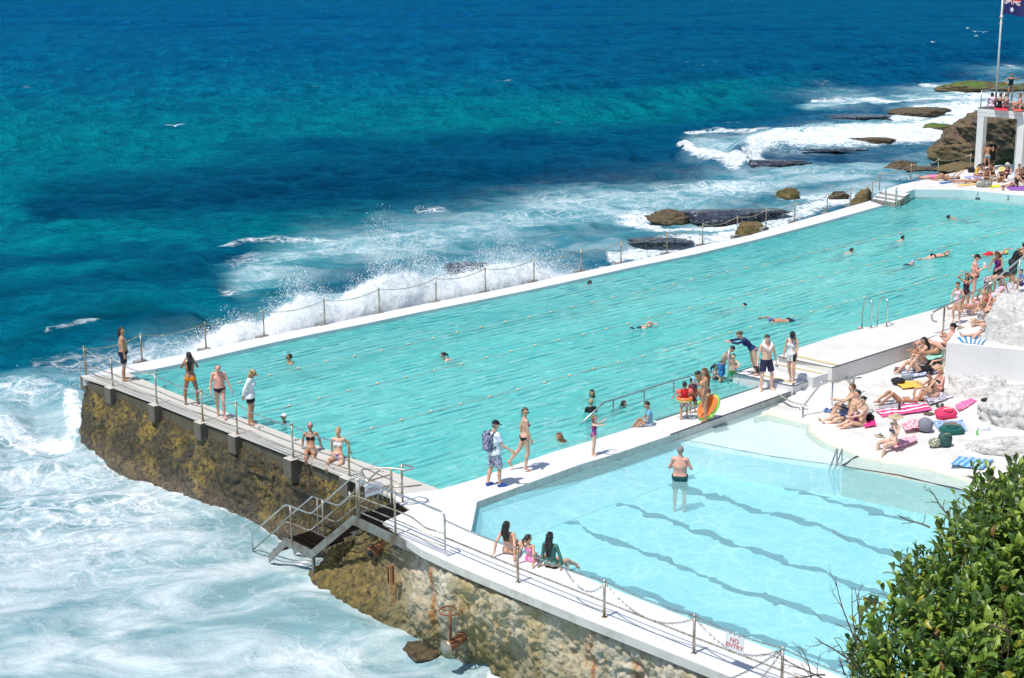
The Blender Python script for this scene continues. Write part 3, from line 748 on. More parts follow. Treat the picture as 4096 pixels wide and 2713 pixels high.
    c = t.mix(t.ramp(nf, [(.41, 0.), (.60, 1.)]), t.mix(1.0, ca, (.50, .58, .70), 'MULTIPLY'), t.mix(1.0, ca, (1.35, 1.35, 1.28), 'MULTIPLY'))  # light and dark ripples: sky reflection contrast put into the diffuse colour
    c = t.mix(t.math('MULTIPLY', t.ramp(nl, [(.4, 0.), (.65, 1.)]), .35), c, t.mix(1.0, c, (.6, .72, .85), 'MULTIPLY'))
    lowa = t.attr('low').outputs['Fac']
    mn = t.noise(.55, t.mapping(al, scale=(1, .5, 1)), 7, .6, .8)
    mfac = t.math('MULTIPLY', am, t.ramp(mn, [(.22, .62), (.58, 1.05)]), True)
    c = t.mix(mfac, c, t.mix(t.ramp(mn, [(.4, 0.), (.66, 1.)]), t.mix(lowa, (.12, .34, .38), (.27, .42, .44)), t.mix(lowa, (.44, .57, .59), (.64, .70, .71))))
    # lace foam: thin bright webs that thicken with the foam cover
    wv = t.n('VectorMath', _operation='ADD'); t.put(wv, 0, al)
    dn = t.n('TexNoise', Scale=.9, Detail=5.0); t.put(dn, 'Vector', al)
    sc_ = t.n('VectorMath', _operation='SCALE'); t.put(sc_, 0, dn.outputs[1]); sc_.inputs['Scale'].default_value = 2.2; t.put(wv, 1, sc_.outputs[0])
    def web(scale, lo):
        v = t.n('TexVoronoi', Scale=scale, _feature='DISTANCE_TO_EDGE'); t.put(v, 'Vector', t.mapping(wv.outputs[0], scale=(1.25, .7, 1)))
        return t.ramp(v.outputs[0], [(0.0, 1.), (lo, .0)])
    lace = t.math('MAXIMUM', web(.75, .17), t.math('MULTIPLY', web(1.9, .2), .8))
    fine = t.noise(3.2, wv.outputs[0], 8, .72, .5)
    lf = t.math('MULTIPLY', t.math('ADD', t.math('MULTIPLY', lace, .62), t.math('MULTIPLY', fine, .75)), t.math('ADD', t.math('MULTIPLY', af, 1.15), 0.0))
    fmask = t.ramp(lf, [(.30, 0.), (.62, 1.)])
    solid = t.ramp(t.math('ADD', af, t.math('MULTIPLY', t.math('SUBTRACT', fine, .5), .9)), [(.72, 0.), (.95, 1.)])
    fm = t.math('MAXIMUM', fmask, solid)
    c = t.mix(fm, c, t.mix(t.ramp(t.noise(2.2, wv.outputs[0], 7, .7), [(.36, 0.), (.56, 1.)]), (.42, .54, .60), (.80, .83, .84)))
    bw = t.noise(.55, st, 9, .66, .5); bw2 = t.noise(2.6, st, 6, .6, .4)
    hgt = t.math('ADD', t.math('ADD', t.math('MULTIPLY', bw, 1.0), t.math('MULTIPLY', bw2, .22)), t.math('MULTIPLY', t.math('MULTIPLY', nfar, fa), 3.0))
    soft = t.math('SUBTRACT', 1.0, t.math('MULTIPLY', am, .55))
    nb = t.n('Bump', Distance=1.4, Height=t.math('ADD', hgt, t.math('MULTIPLY', fm, .16))); t.put(nb, 'Strength', t.math('MULTIPLY', soft, .75))
    df = t.n('BsdfDiffuse'); t.put(df, 0, c); t.put(df, 'Normal', nb.outputs[0]); gl = t.n('BsdfGlossy', Roughness=.14); t.put(gl, 0, (.03, .60, .95)); t.put(gl, 'Normal', nb.outputs[0])
    fr = t.n('Fresnel', IOR=1.33); t.put(fr, 'Normal', nb.outputs[0]); fcap = t.math('MULTIPLY', t.math('MINIMUM', fr.outputs[0], .30), t.math('SUBTRACT', 1.0, t.math('MAXIMUM', fm, t.math('MULTIPLY', am, .8))))
    mx = t.n('MixShader'); t.put(mx, 0, fcap); t.t.links.new(df.outputs[0], mx.inputs[1]); t.t.links.new(gl.outputs[0], mx.inputs[2]); t.t.links.new(mx.outputs[0], t.out.inputs[0])
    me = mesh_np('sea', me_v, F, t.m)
    for nm, arr in (('milk', milk), ('foam', foam), ('far', sst(55, 200, rr)), ('low', low)):
        a = me.attributes.new(nm, 'FLOAT', 'POINT'); a.data.foreach_set('value', arr.astype(np.float32))
    a = me.attributes.new('tint', 'FLOAT_COLOR', 'POINT'); a.data.foreach_set('color', np.concatenate([np.clip(colr*.62, 0, 1), np.ones((len(colr), 1))], 1).astype(np.float32).ravel())
    tag(link('sea', me), kind='structure')
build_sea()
# ================================================================= materials of the pool complex
def paint_mat(name, base, stain, amt=.25, sc=1.0, rough=.55):
    t = NT(name); p = t.pos()
    n = t.noise(.9*sc, p, 7, .62, .6); n2 = t.noise(7*sc, p, 6, .7); n3 = t.noise(40, p, 3)
    f = t.math('MULTIPLY', t.ramp(n, [(.45, 0.), (.72, 1.)]), t.ramp(n2, [(.35, .2), (.7, 1.)]))
    c = t.mix(t.math('MULTIPLY', f, amt), base, stain)
    c = t.mix(t.math('MULTIPLY', t.ramp(n2, [(.62, 0.), (.7, 1.)]), amt*.5), c, tuple(q*.6 for q in stain))
    t.pbr(c, rough, 0, t.bump(t.math('ADD', n2, t.math('MULTIPLY', n3, .4)), .35, .02)); return t.m
WHITE = paint_mat('white_painted_concrete', (.69, .69, .69), (.42, .38, .32), .30)
CREAM = paint_mat('weathered_concrete', (.56, .53, .47), (.30, .27, .21), .5)
FARW = paint_mat('worn_white_concrete', (.68, .66, .62), (.42, .33, .22), .42)
BLACKL = paint_mat('dark_edge_strip', (.035, .037, .04), (.12, .12, .12), .5)
YEL = paint_mat('yellow_grip_strip', (.62, .52, .26), (.4, .36, .26), .6, 3)
GREYC = paint_mat('grey_concrete', (.30, .28, .25), (.10, .09, .06), .7, 2.0, .8)
SIDEM = paint_mat('stained_edge', (.60, .58, .53), (.26, .22, .16), .8, 2.5)
WALLI = paint_mat('pool_side_paint', (.55, .68, .68), (.45, .5, .40), .35, 1.5)
def px_poly(pts, z): return [tuple(at(x, y, z)) for x, y in pts]
def slab(name, pts, z, thick, mat, kind='structure', label=None, cat=None, parent=None, side=None):
    P = np.array(px_poly(pts, z)); b = MB(); b.prism([tuple(q[:2]) for q in P], z-thick, z)
    o = b.build(name, mat, parent)
    if side:
        o.data.materials.append(side)
        for pl in o.data.polygons:
            if abs(pl.normal.z) < .5: pl.material_index = 1
    if parent is None: tag(o, label, cat, kind=None if label else kind)
    return o
# ---- outlines
L_OUT = [(330, 1507), (470, 1553), (643, 1618), (829, 1692), (973, 1745), (1146, 1812), (1359, 1896), (1560, 1985)]
L_IN = [(512, 1491), (660, 1557), (812, 1616), (956, 1667), (1087, 1713), (1200, 1757), (1392, 1828), (1528, 1873), (1760, 1957)]
S_OUT = [(345, 1499), (487, 1464), (593, 1445), (749, 1415), (1040, 1350), (1298, 1299), (1518, 1253), (1729, 1210), (1902, 1177), (2100, 1137), (2308, 1091), (2481, 1055), (2667, 1016), (2802, 983), (3000, 941), (3190, 885), (3312, 851), (3390, 829), (3480, 803)]
S_IN = [(512, 1491), (622, 1476), (791, 1441), (918, 1411), (1100, 1369), (1269, 1333), (1480, 1291), (1691, 1246), (1902, 1204), (2100, 1164), (2253, 1131), (2507, 1074), (2781, 1017), (3000, 965), (3103, 939), (3305, 885), (3427, 851), (3530, 822)]
WK_POOL = [(1760, 1957), (1900, 1917), (2027, 1871), (2217, 1807), (2364, 1763), (2512, 1717), (2625, 1682), (3037, 1546)]
WK_NEAR = [(1908, 2008), (2322, 1858), (2449, 1820), (2681, 1742), (3172, 1567)]
slab('pool_deck', L_OUT+L_IN[::-1], 0, .07, CREAM)
slab('pool_deck', [(330, 1507)]+S_IN[:1]+S_IN[1:]+[(3480, 803)]+S_OUT[::-1][1:], .004, .32, WHITE)
N_OUT = [(1560, 1985), (1673, 2198), (1800, 2253), (1900, 2295), (2036, 2352), (2353, 2481), (2800, 2659), (3100, 2780), (3500, 2945)]
N_IN = [(1884, 2127), (2167, 2245), (2286, 2287), (2500, 2375), (2800, 2490), (3320, 2688), (3700, 2835)]
slab('pool_deck', [(1560, 1985), (1640, 2040), (1530, 2090), (1680, 2196)]+N_OUT[2:]+N_IN[::-1]+WK_NEAR+[(3175, 1500), (3045, 1544)]+WK_POOL[::-1][1:], .004, .2, WHITE, side=SIDEM)
# stairs platforms at the end of the walkway
L1 = [(2932, 1493), (3172, 1547), (3321, 1495), (3250, 1440), (3044, 1458)]
slab('pool_deck', [(2932, 1493), (3172, 1547), (3325, 1493), (3260, 1450), (3044, 1457)], .2, .6, WHITE)
slab('pool_deck', [(3060, 1452), (3252, 1512), (3340, 1483), (3111, 1440)], .37, .6, WHITE)
L3 = [(3111, 1425), (3329, 1474), (3706, 1354), (4200, 1190), (4500, 1150), (4500, 1010), (4057, 1126), (3942, 1176), (3827, 1212), (3730, 1240), (3541, 1292), (3382, 1332), (3199, 1390)]
slab('pool_deck', L3, .55, 1.2, FARW)
# far end deck with its end wall
FE = [(3540, 757), (3600, 738), (3700, 718), (3747, 706), (3878, 676), (3983, 662), (4300, 640), (4600, 700), (4500, 830), (4095, 784), (3859, 760.5), (3659, 758), (3625, 769)]
far = slab('pool_deck', FE, .40, 1.2, FARW, side=WALLI)
for i, (a, b, c, d) in enumerate((((3487, 795), (3500, 788), (3600, 800), (3580, 811)), ((3500, 783), (3517, 772), (3620, 788), (3600, 800)), ((3517, 768), (3540, 757), (3640, 772), (3618, 786)))):
    slab('pool_deck', [a, d, c, b], .12+.1*i, .5, WHITE, side=GREYC)
# dark painted edges
def strip(name, pts, z, wpx, mat, parent=None, zt=.012):
    P = [at(x, y, z) for x, y in pts]; b = MB(); n = len(P); L = []; R_ = []
    for i, p in enumerate(P):
        d = P[min(i+1, n-1)]-P[max(i-1, 0)]; d /= np.linalg.norm(d); q = np.array([-d[1], d[0], 0])
        L.append(p+q*wpx/2); R_.append(p-q*wpx/2)
    v = [(*p[:2], z+zt) for p in L]+[(*p[:2], z+zt) for p in R_]
    b.add(v, [(i, n+i, n+i+1, i+1) for i in range(n-1)]); o = b.build(name, mat, parent)
    if parent is None: tag(o, kind='structure')
    return o
strip('edge_marking', [(2681, 1740), (3172, 1565)], .004, .07, BLACKL); strip('edge_marking', [(2625, 1684), (3034, 1548)], .004, .05, BLACKL)
strip('edge_marking', [(2934, 1494), (3172, 1546), (3321, 1494)], .2, .09, BLACKL); strip('edge_marking', [(2934, 1492), (3044, 1458)], .2, .05, BLACKL)
strip('edge_marking', [(3112, 1427), (3329, 1473), (3706, 1353)], .55, .1, BLACKL)
strip('step_marking', [(3020, 1494), (3165, 1530)], .2, .16, YEL); strip('step_marking', [(3100, 1457), (3290, 1495)], .37, .16, YEL); strip('step_marking', [(3190, 1426), (3350, 1462)], .55, .18, YEL)
b = MB(); c0 = at(3172, 1552, .1); b.box(c0+np.array([-.02, -.02, 0]), (.08, .08, .2)); tag(b.build('edge_marking', BLACKL), kind='structure')
# digits on the wall tops and on the end wall
def text(name, s, size, mat, parent=None, loc=(0, 0, 0), rot=None, ext=.002, align='CENTER'):
    cu = bpy.data.curves.new(name, 'FONT'); cu.body = s; cu.size = size; cu.extrude = ext; cu.align_x = align; cu.align_y = 'CENTER'; cu.space_line = .9
    tmp = bpy.data.objects.new(name+'_t', cu); col.objects.link(tmp)
    dg = bpy.context.evaluated_depsgraph_get(); me = bpy.data.meshes.new_from_object(tmp.evaluated_get(dg)); bpy.data.objects.remove(tmp); bpy.data.curves.remove(cu)
    me.materials.clear(); me.materials.append(mat); o = link(name, me)
    M = Matrix.Translation(Vector([float(q) for q in loc]))@(rot.to_4x4() if rot is not None else Matrix())
    o.matrix_world = M
    if parent is not None:
        o.parent = parent; o.location = Vector([float(q) for q in loc])-Vector(wloc(parent).tolist())
    return o
INK = plain('black_paint', (.03, .03, .035), .6)
for dg_, x, y in (('5', 1040, 1710), ('6', 1184, 1760), ('7', 1330, 1815), ('8', 1485, 1873)):
    if dg_ == '7': continue
    tag(text('lane_number', dg_, .34, INK, loc=at(x, y, .003), rot=Matrix.Rotation(rad(90), 3, 'Z')), kind='structure')
pE = at(3859, 760.5, .4); pF = at(4095, 784, .4); dE = pF-pE; dE[2] = 0; dE /= np.linalg.norm(dE); nE = np.array([dE[1], -dE[0], 0])
if nE@CF > 0: nE = -nE
rotE = Matrix((Vector(dE), Vector((0, 0, 1)), Vector(nE))).transposed()
def on_end(x, y):                                           # point on the end wall's face
    d = CF+CR*(x-2048)/FPX-CU*(y-1356.5)/FPX; t = ((pE-CAM)@nE)/(d@nE); return CAM+d*t+nE*.006
tag(text('lane_number', '1', .34, INK, loc=on_end(3911, 779), rot=rotE), kind='structure'); tag(text('lane_number', '2', .34, INK, loc=on_end(4033, 793), rot=rotE), kind='structure')
b = MB(); b.box(on_end(3911, 792), (.26, .02, .05), math.atan2(dE[1], dE[0])); b.box(on_end(3911, 797), (.26, .02, .03), math.atan2(dE[1], dE[0])); tag(b.build('wall_marking', INK), kind='structure')

# ================================================================= main pool
def ngon(name, P, mat, parent=None):
    v = [tuple(p) for p in P]; a = sum(v[i][0]*v[(i+1) % len(v)][1]-v[(i+1) % len(v)][0]*v[i][1] for i in range(len(v)))
    f = tuple(range(len(v))) if a > 0 else tuple(reversed(range(len(v))))
    return obj(name, v, [f], mat, parent)
def outset(pts, z, dz=0.0): return [np.array([*at(x, y, z)[:2], dz if dz else z]) for x, y in pts]
# the pool's outline taken at deck level, carried down to the water (walls are vertical)
Mx = [at(x, y, 0) for x, y in L_IN[:-1]]+[at(x, y, 0) for x, y in WK_POOL]+[at(2942, 1520, 0), at(2932, 1493, .2), at(3044, 1457, .2)]+[at(x, y, .55) for x, y in [(3111, 1420), (3199, 1390), (3382, 1332), (3541, 1292), (3730, 1240), (3827, 1212), (3942, 1176), (4057, 1126), (4500, 1010)]]+[at(x, y, .4) for x, y in [(4500, 830), (4095, 784), (3859, 760.5), (3659, 758), (3625, 769)]]+[at(x, y, 0) for x, y in S_IN[::-1][:-1]]
def main_water_mat(clear):
    t = NT('pool_water'); pos = t.pos(); a = t.mapping(pos, rot=(0, 0, rad(-8)), scale=(.55, 1.15, 1))
    n = t.noise(.9, a, 7, .62, .9); n2 = t.noise(.22, t.mapping(pos, scale=(.4, 1.1, 1)), 4, .5, .5)
    n3 = t.noise(3.0, a, 5, .6, .6)
    st = t.n('TexWave', Scale=.86, Distortion=5.0, Detail=3.0, _bands_direction='Y', _wave_profile='SIN'); st.inputs['Detail Scale'].default_value = 1.2; t.put(st, 'Vector', t.mapping(pos, scale=(.35, 1, 1)))
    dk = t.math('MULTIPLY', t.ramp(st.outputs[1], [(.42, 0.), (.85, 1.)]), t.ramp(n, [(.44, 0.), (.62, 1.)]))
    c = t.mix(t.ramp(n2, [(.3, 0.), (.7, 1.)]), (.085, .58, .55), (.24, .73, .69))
    c = t.mix(t.math('MULTIPLY', dk, .9), c, (.008, .24, .28))  # dark streaks: ripple reflections painted into the water colour
    c = t.mix(t.math('MULTIPLY', t.ramp(n3, [(.54, 0.), (.68, 1.)]), .5), c, (.52, .90, .87))  # pale patches: ripple glints painted into the water colour
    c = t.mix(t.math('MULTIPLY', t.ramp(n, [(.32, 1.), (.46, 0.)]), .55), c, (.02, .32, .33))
    if clear: c = t.mix(.5, c, (.45, .75, .76))
    nb = t.bump(t.math('ADD', n, t.math('MULTIPLY', n3, .35)), .7, .45)
    d = t.n('BsdfPrincipled', Roughness=.08, IOR=1.33); t.put(d, 'Base Color', c); t.put(d, 'Normal', nb)
    tr = t.n('BsdfTransparent'); t.put(tr, 0, (.62, .93, .93) if not clear else (.85, .97, .97))
    mx = t.n('MixShader'); t.put(mx, 0, .66 if not clear else .38); t.t.links.new(tr.outputs[0], mx.inputs[1]); t.t.links.new(d.outputs[0], mx.inputs[2]); t.t.links.new(mx.outputs[0], t.out.inputs[0])
    return t.m
basin = empty('pool_basin', at(2300, 1500, -1.7)); tag(basin, kind='structure')
floor = ngon('floor', [np.array([p[0], p[1], -1.6]) for p in Mx], paint_mat('pool_floor', (.30, .72, .66), (.2, .55, .5), .4), basin)
v = [(p[0], p[1], -.02) for p in Mx]+[(p[0], p[1], -1.6) for p in Mx]; nM = len(Mx)
obj('wall', v, [(i, (i+1) % nM, nM+(i+1) % nM, nM+i) for i in range(nM)], WALLI, basin)
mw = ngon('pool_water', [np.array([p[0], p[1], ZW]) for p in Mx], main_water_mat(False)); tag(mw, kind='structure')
SH = [(2364, 1768), (2512, 1722), (2625, 1686), (3033, 1549), (2945, 1524), (2820, 1560), (2660, 1618), (2500, 1672), (2390, 1712), (2290, 1752)]
tag(ngon('pool_water', [np.array([*at(x, y, 0)[:2], ZW+.004]) for x, y in SH], main_water_mat(True)), kind='structure')
def lower(pts, z0, z, dz=.0): return [np.array([*at(x, y, z0)[:2], z]) for x, y in pts]
obj('step', *(lambda b: (b.v, b.f))(MB().prism([tuple(p[:2]) for p in lower(SH, 0, 0)], -1.6, -.36)), WHITE, basin)
# ---- lane ropes with their floats
ROPE = plain('rope', (.62, .42, .30), .7); FLT = plain('float_orange', (.80, .52, .36), .4)
for Yr, x0, x1, xf, lab in ((11.05, -3.2, 48.6, .37, 'float rope nearest the sea wall, between second and third lane'), (7.5, -3.1, 48.0, 1.10, 'float rope along the middle of the large pool'), (3.68, -3.0, 47.0, .35, 'float rope nearest the walkway, in front of the pool steps')):
    Yr *= SC; x0 *= SC; x1 *= SC
    r_ = empty('lane_rope', (x0, Yr, ZW)); tag(r_, lab, 'lane rope', 'lane ropes of the large pool')
    b = MB(); b.tube([(x, Yr+.05*math.sin(x*.9), ZW+.012+.012*math.sin(x*3.1)) for x in np.arange(x0, x1, .4)], .0055, 5); b.build('rope', ROPE, r_)
    fl = None; x = x0+xf+.35
    while x < x1-.3:
        if fl is None:
            b = MB(); b.ball((0, 0, 0), (.046, .040, .038), 10, 7); fl = link('float', mesh_np('float', b.v, b.f, FLT), r_); o = fl
        else: o = fl.copy(); col.objects.link(o)
        o.location = (x-x0, .05*math.sin(x*.9), .03); x += 1.17
# ---- ladders
STEEL = None
def steel():
    t = NT('stainless_steel'); p = t.n('TexCoord').outputs['Object']; n = t.noise(5, p, 5, .6)
    t.pbr(t.mix(t.ramp(n, [(.45, 0.), (.7, 1.)]), (.62, .62, .60), (.42, .36, .26)), t.mix(n, (.18, .18, .18), (.45, .45, .45)), .9); return t.m
def rusty():
    t = NT('weathered_steel'); p = t.pos(); n = t.noise(6, t.mapping(p, scale=(1, 1, .4)), 6, .6); 
    c = t.mix(t.ramp(n, [(.4, 0.), (.62, 1.)]), (.55, .53, .48), (.33, .23, .11)); t.pbr(c, .38, .75); return t.m
STEEL = steel(); RUST = rusty()
IRON = paint_mat('rusty_iron', (.22, .09, .04), (.40, .17, .05), .8, 6, .85)

# ================================================================= near pool
NP = [at(x, y, 0) for x, y in N_IN+[(3900, 2700), (4600, 2300), (4500, 1990), (4096, 1955), (3794, 1872), (3710, 1850), (3546, 1829), (3470, 1808), (3403, 1787), (3336, 1761), (3268, 1728), (3230, 1694), (3235, 1671), (3290, 1640), (3172, 1567)]+WK_NEAR[::-1][1:]]
nb_ = empty('pool_basin', at(2700, 2100, -1.2)); tag(nb_, kind='structure')
ZF = -1.1
t = NT('aqua_pool_floor'); p_ = t.pos(); n_ = t.noise(.5, p_, 5); t.pbr(t.mix(t.ramp(n_, [(.3, 0.), (.7, 1.)]), (.44, .76, .78), (.52, .81, .82)), .6); AQF = t.m
ngon('floor', [np.array([p[0], p[1], ZF]) for p in NP], AQF, nb_)
nM = len(NP); ar_ = sum(NP[i][0]*NP[(i+1) % nM][1]-NP[(i+1) % nM][0]*NP[i][1] for i in range(nM))
def inset(P_, d_):
    out = []
    for i in range(len(P_)):
        e1 = (P_[i]-P_[i-1])[:2]; e2 = (P_[(i+1) % len(P_)]-P_[i])[:2]; n1 = np.array([-e1[1], e1[0]])/np.linalg.norm(e1); n2 = np.array([-e2[1], e2[0]])/np.linalg.norm(e2); n_ = (n1+n2)/max(.6, np.linalg.norm(n1+n2))
        out.append(P_[i][:2]+n_*d_*(1 if ar_ > 0 else -1))
    return out
I1 = inset(NP, .75)
v = [(p[0], p[1], -.02 if (i_ < 8 or i_ > 24) else -.48) for i_, p in enumerate(NP)]+[(p[0], p[1], -.30 if (i_ < 8 or i_ > 24) else -.5) for i_, p in enumerate(NP)]+[(p[0], p[1], ZF+.01) for p in I1]
obj('wall', v, [(i, (i+1) % nM, nM+(i+1) % nM, nM+i) for i in range(nM)]+[(nM+i, nM+(i+1) % nM, 2*nM+(i+1) % nM, 2*nM+i) for i in range(nM)], paint_mat('near_pool_wall', (.58, .82, .84), (.5, .76, .78), .2), nb_)
SHELF = [(2690, 1738), (3172, 1567), (3290, 1640), (3235, 1671), (3230, 1694), (3268, 1728), (3336, 1761), (3403, 1787), (3470, 1808), (3369, 1862), (3100, 1826), (2732, 1757)]
LEDGE = [(3369, 1862), (3470, 1808), (3546, 1829), (3710, 1850), (3794, 1872), (4096, 1955), (4600, 2060), (4500, 2110), (4096, 2010), (3832, 1957)]
obj('shallow_shelf', *(lambda b: (b.v, b.f))(MB().prism([tuple(at(x, y, -.2)[:2]) for x, y in SHELF], ZF, -.36)), paint_mat('shelf_paint', (.86, .88, .86), (.72, .78, .76), .3, 2), nb_)
obj('stone_ledge', *(lambda b: (b.v, b.f))(MB().prism([tuple(at(x, y, -.2)[:2]) for x, y in LEDGE], ZF, -.212)), paint_mat('ledge_stone', (.66, .60, .47), (.44, .37, .20), .5, 2, .12), nb_)
def wline(name, pts, z, wd, mat, parent, wob=.0, seed=0, zoff=.004, holes=True):
    Pp = np.array([at(x, y, z) for x, y in pts]); out = []
    for a, b2 in zip(Pp[:-1], Pp[1:]):
        n = max(2, int(np.linalg.norm(b2-a)/.04)); out += [a+(b2-a)*k/n for k in range(n)]
    out = np.array(out+[Pp[-1]]); s = np.arange(len(out))*.04; d = np.gradient(out, axis=0); d /= np.linalg.norm(d, axis=1)[:, None]+1e-9
    q = np.stack([-d[:, 1], d[:, 0], 0*s], 1)
    f1 = fbm(np.stack([s/.9, 0*s+seed, 0*s], 1), 3, seed); f2 = 1.5*fbm(np.stack([s/.26, 0*s+seed, 0*s+5], 1), 3, seed+3); f3 = fbm(np.stack([s/.5, 0*s, 0*s+9], 1), 3, seed+9)
    c = out+q*(wob*(f1*1.6+f2*.9))[:, None]; ww = wd*(1+1.0*f3*(wob > 0)); ww = np.clip(ww, wd*.25, None)
    sh = d*(wob*3.2*fbm(np.stack([s/.6, 0*s+2, 0*s+5], 1), 2, seed+20))[:, None]
    A, B = c+q*ww[:, None]/2+sh, c-q*ww[:, None]/2-sh
    v = np.concatenate([A, B]); v[:, 2] = z+zoff; n = len(A)
    return obj(name, v, [(i, n+i, n+i+1, i+1) for i in range(n-1)], mat, parent)
LN = paint_mat('lane_line_blue', (.015, .13, .19), (.03, .17, .23), .4)
# lines as seen (waterline projection), re-cast on the floor
def floor_pts(pts): return pts
for k, L in enumerate(([(2200, 2075), (2340, 2110), (2560, 2200), (2840, 2310), (3120, 2415), (3450, 2530)], [(2380, 1995), (2460, 2010), (2700, 2090), (3040, 2205), (3330, 2305), (3600, 2395)],
                       [(2570, 1920), (2660, 1935), (2900, 2000), (3200, 2090), (3500, 2185), (3650, 2230)], [(2775, 1845), (2900, 1870), (3150, 1945), (3400, 2020), (3640, 2085)],
                       [(2250, 2275), (2400, 2315), (2620, 2390), (2900, 2500), (3150, 2590), (3450, 2695)])):
    wline('lane_line', L, ZF, .25, LN, nb_, .15, 11+k*7)
wline('edge_line', [(2700, 1790), (2950, 1825), (3150, 1870), (3330, 1912)], ZF, .10, LN, nb_, .06, 3)
wline('edge_line', [(2732, 1759), (3100, 1828), (3369, 1864)], -.36, .06, BLACKL, nb_, .012, 4); wline('edge_line', [(3369, 1864), (3600, 1902), (3832, 1957), (4096, 2010)], -.20, .07, BLACKL, nb_, .012, 5)
wline('edge_line', [(3372, 1862), (3420, 1830), (3462, 1812)], -.20, .07, BLACKL, nb_, .01, 6); wline('edge_line', [(3074, 1637), (3233, 1674)], -.36, .05, BLACKL, nb_, .01, 7)
def near_water(TLO=(.66, .85, .885), base=(.42, .78, .80)):
    t = NT('clear_pool_water'); pos = t.pos()
    dn = t.n('TexNoise', Scale=.9, Detail=3.0); t.put(dn, 'Vector', pos)
    s = t.n('VectorMath', _operation='SCALE'); t.put(s, 0, dn.outputs[1]); s.inputs['Scale'].default_value = 1.1
    ad = t.n('VectorMath', _operation='ADD'); t.put(ad, 0, pos); t.put(ad, 1, s.outputs[0])
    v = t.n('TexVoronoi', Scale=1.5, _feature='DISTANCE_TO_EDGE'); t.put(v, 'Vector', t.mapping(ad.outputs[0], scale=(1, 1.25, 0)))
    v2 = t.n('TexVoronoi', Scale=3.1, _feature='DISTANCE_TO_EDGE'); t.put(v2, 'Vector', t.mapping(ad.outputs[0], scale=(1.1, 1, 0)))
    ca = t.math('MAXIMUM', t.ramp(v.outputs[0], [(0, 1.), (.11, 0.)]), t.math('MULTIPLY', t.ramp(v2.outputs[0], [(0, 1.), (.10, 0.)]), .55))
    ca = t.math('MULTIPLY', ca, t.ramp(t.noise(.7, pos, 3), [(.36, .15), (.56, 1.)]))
    tint = t.mix(ca, TLO, (1.0, 1.0, 1.0))  # caustic light web painted into the water's transparent tint
    n = t.noise(1.6, pos, 5, .55, .8)
    nb = t.bump(n, .4, .18)
    d = t.n('BsdfPrincipled', Roughness=.06, IOR=1.33); t.put(d, 'Base Color', base); t.put(d, 'Normal', nb)
    tr = t.n('BsdfTransparent'); t.put(tr, 0, tint)
    mx = t.n('MixShader'); t.put(mx, 0, .36); t.t.links.new(tr.outputs[0], mx.inputs[1]); t.t.links.new(d.outputs[0], mx.inputs[2]); t.t.links.new(mx.outputs[0], t.out.inputs[0]); return t.m
DEEP = [np.array([p[0], p[1], ZN]) for p in NP[:6]]+[np.array([*at(4300, 2600, 0)[:2], ZN]), np.array([*at(4600, 2300, 0)[:2], ZN])]+[at(x, y, ZN) for x, y in [(4600, 2112), (4096, 2012), (3832, 1958), (3369, 1864), (3100, 1828), (2732, 1759)]]+[np.array([*at(x, y, 0)[:2], ZN]) for x, y in [(2690, 1741), (2681, 1742), (2449, 1820), (2322, 1858), (1908, 2008)]]
tag(ngon('pool_water', DEEP, near_water()), kind='structure')
SHW = [at(x, y, ZN) for x, y in [(2732, 1759), (3100, 1828), (3369, 1864), (3600, 1902), (3832, 1958), (4096, 2012), (4600, 2112), (4500, 1990), (4096, 1945), (3794, 1865), (3546, 1820), (3470, 1798), (3336, 1752), (3268, 1718), (3240, 1690), (3250, 1650)]]+[np.array([*at(x, y, 0)[:2], ZN]) for x, y in [(3172, 1567), (2690, 1741)]]
tag(ngon('pool_water', SHW, near_water((.86, .95, .96), (.62, .82, .82))), kind='structure')
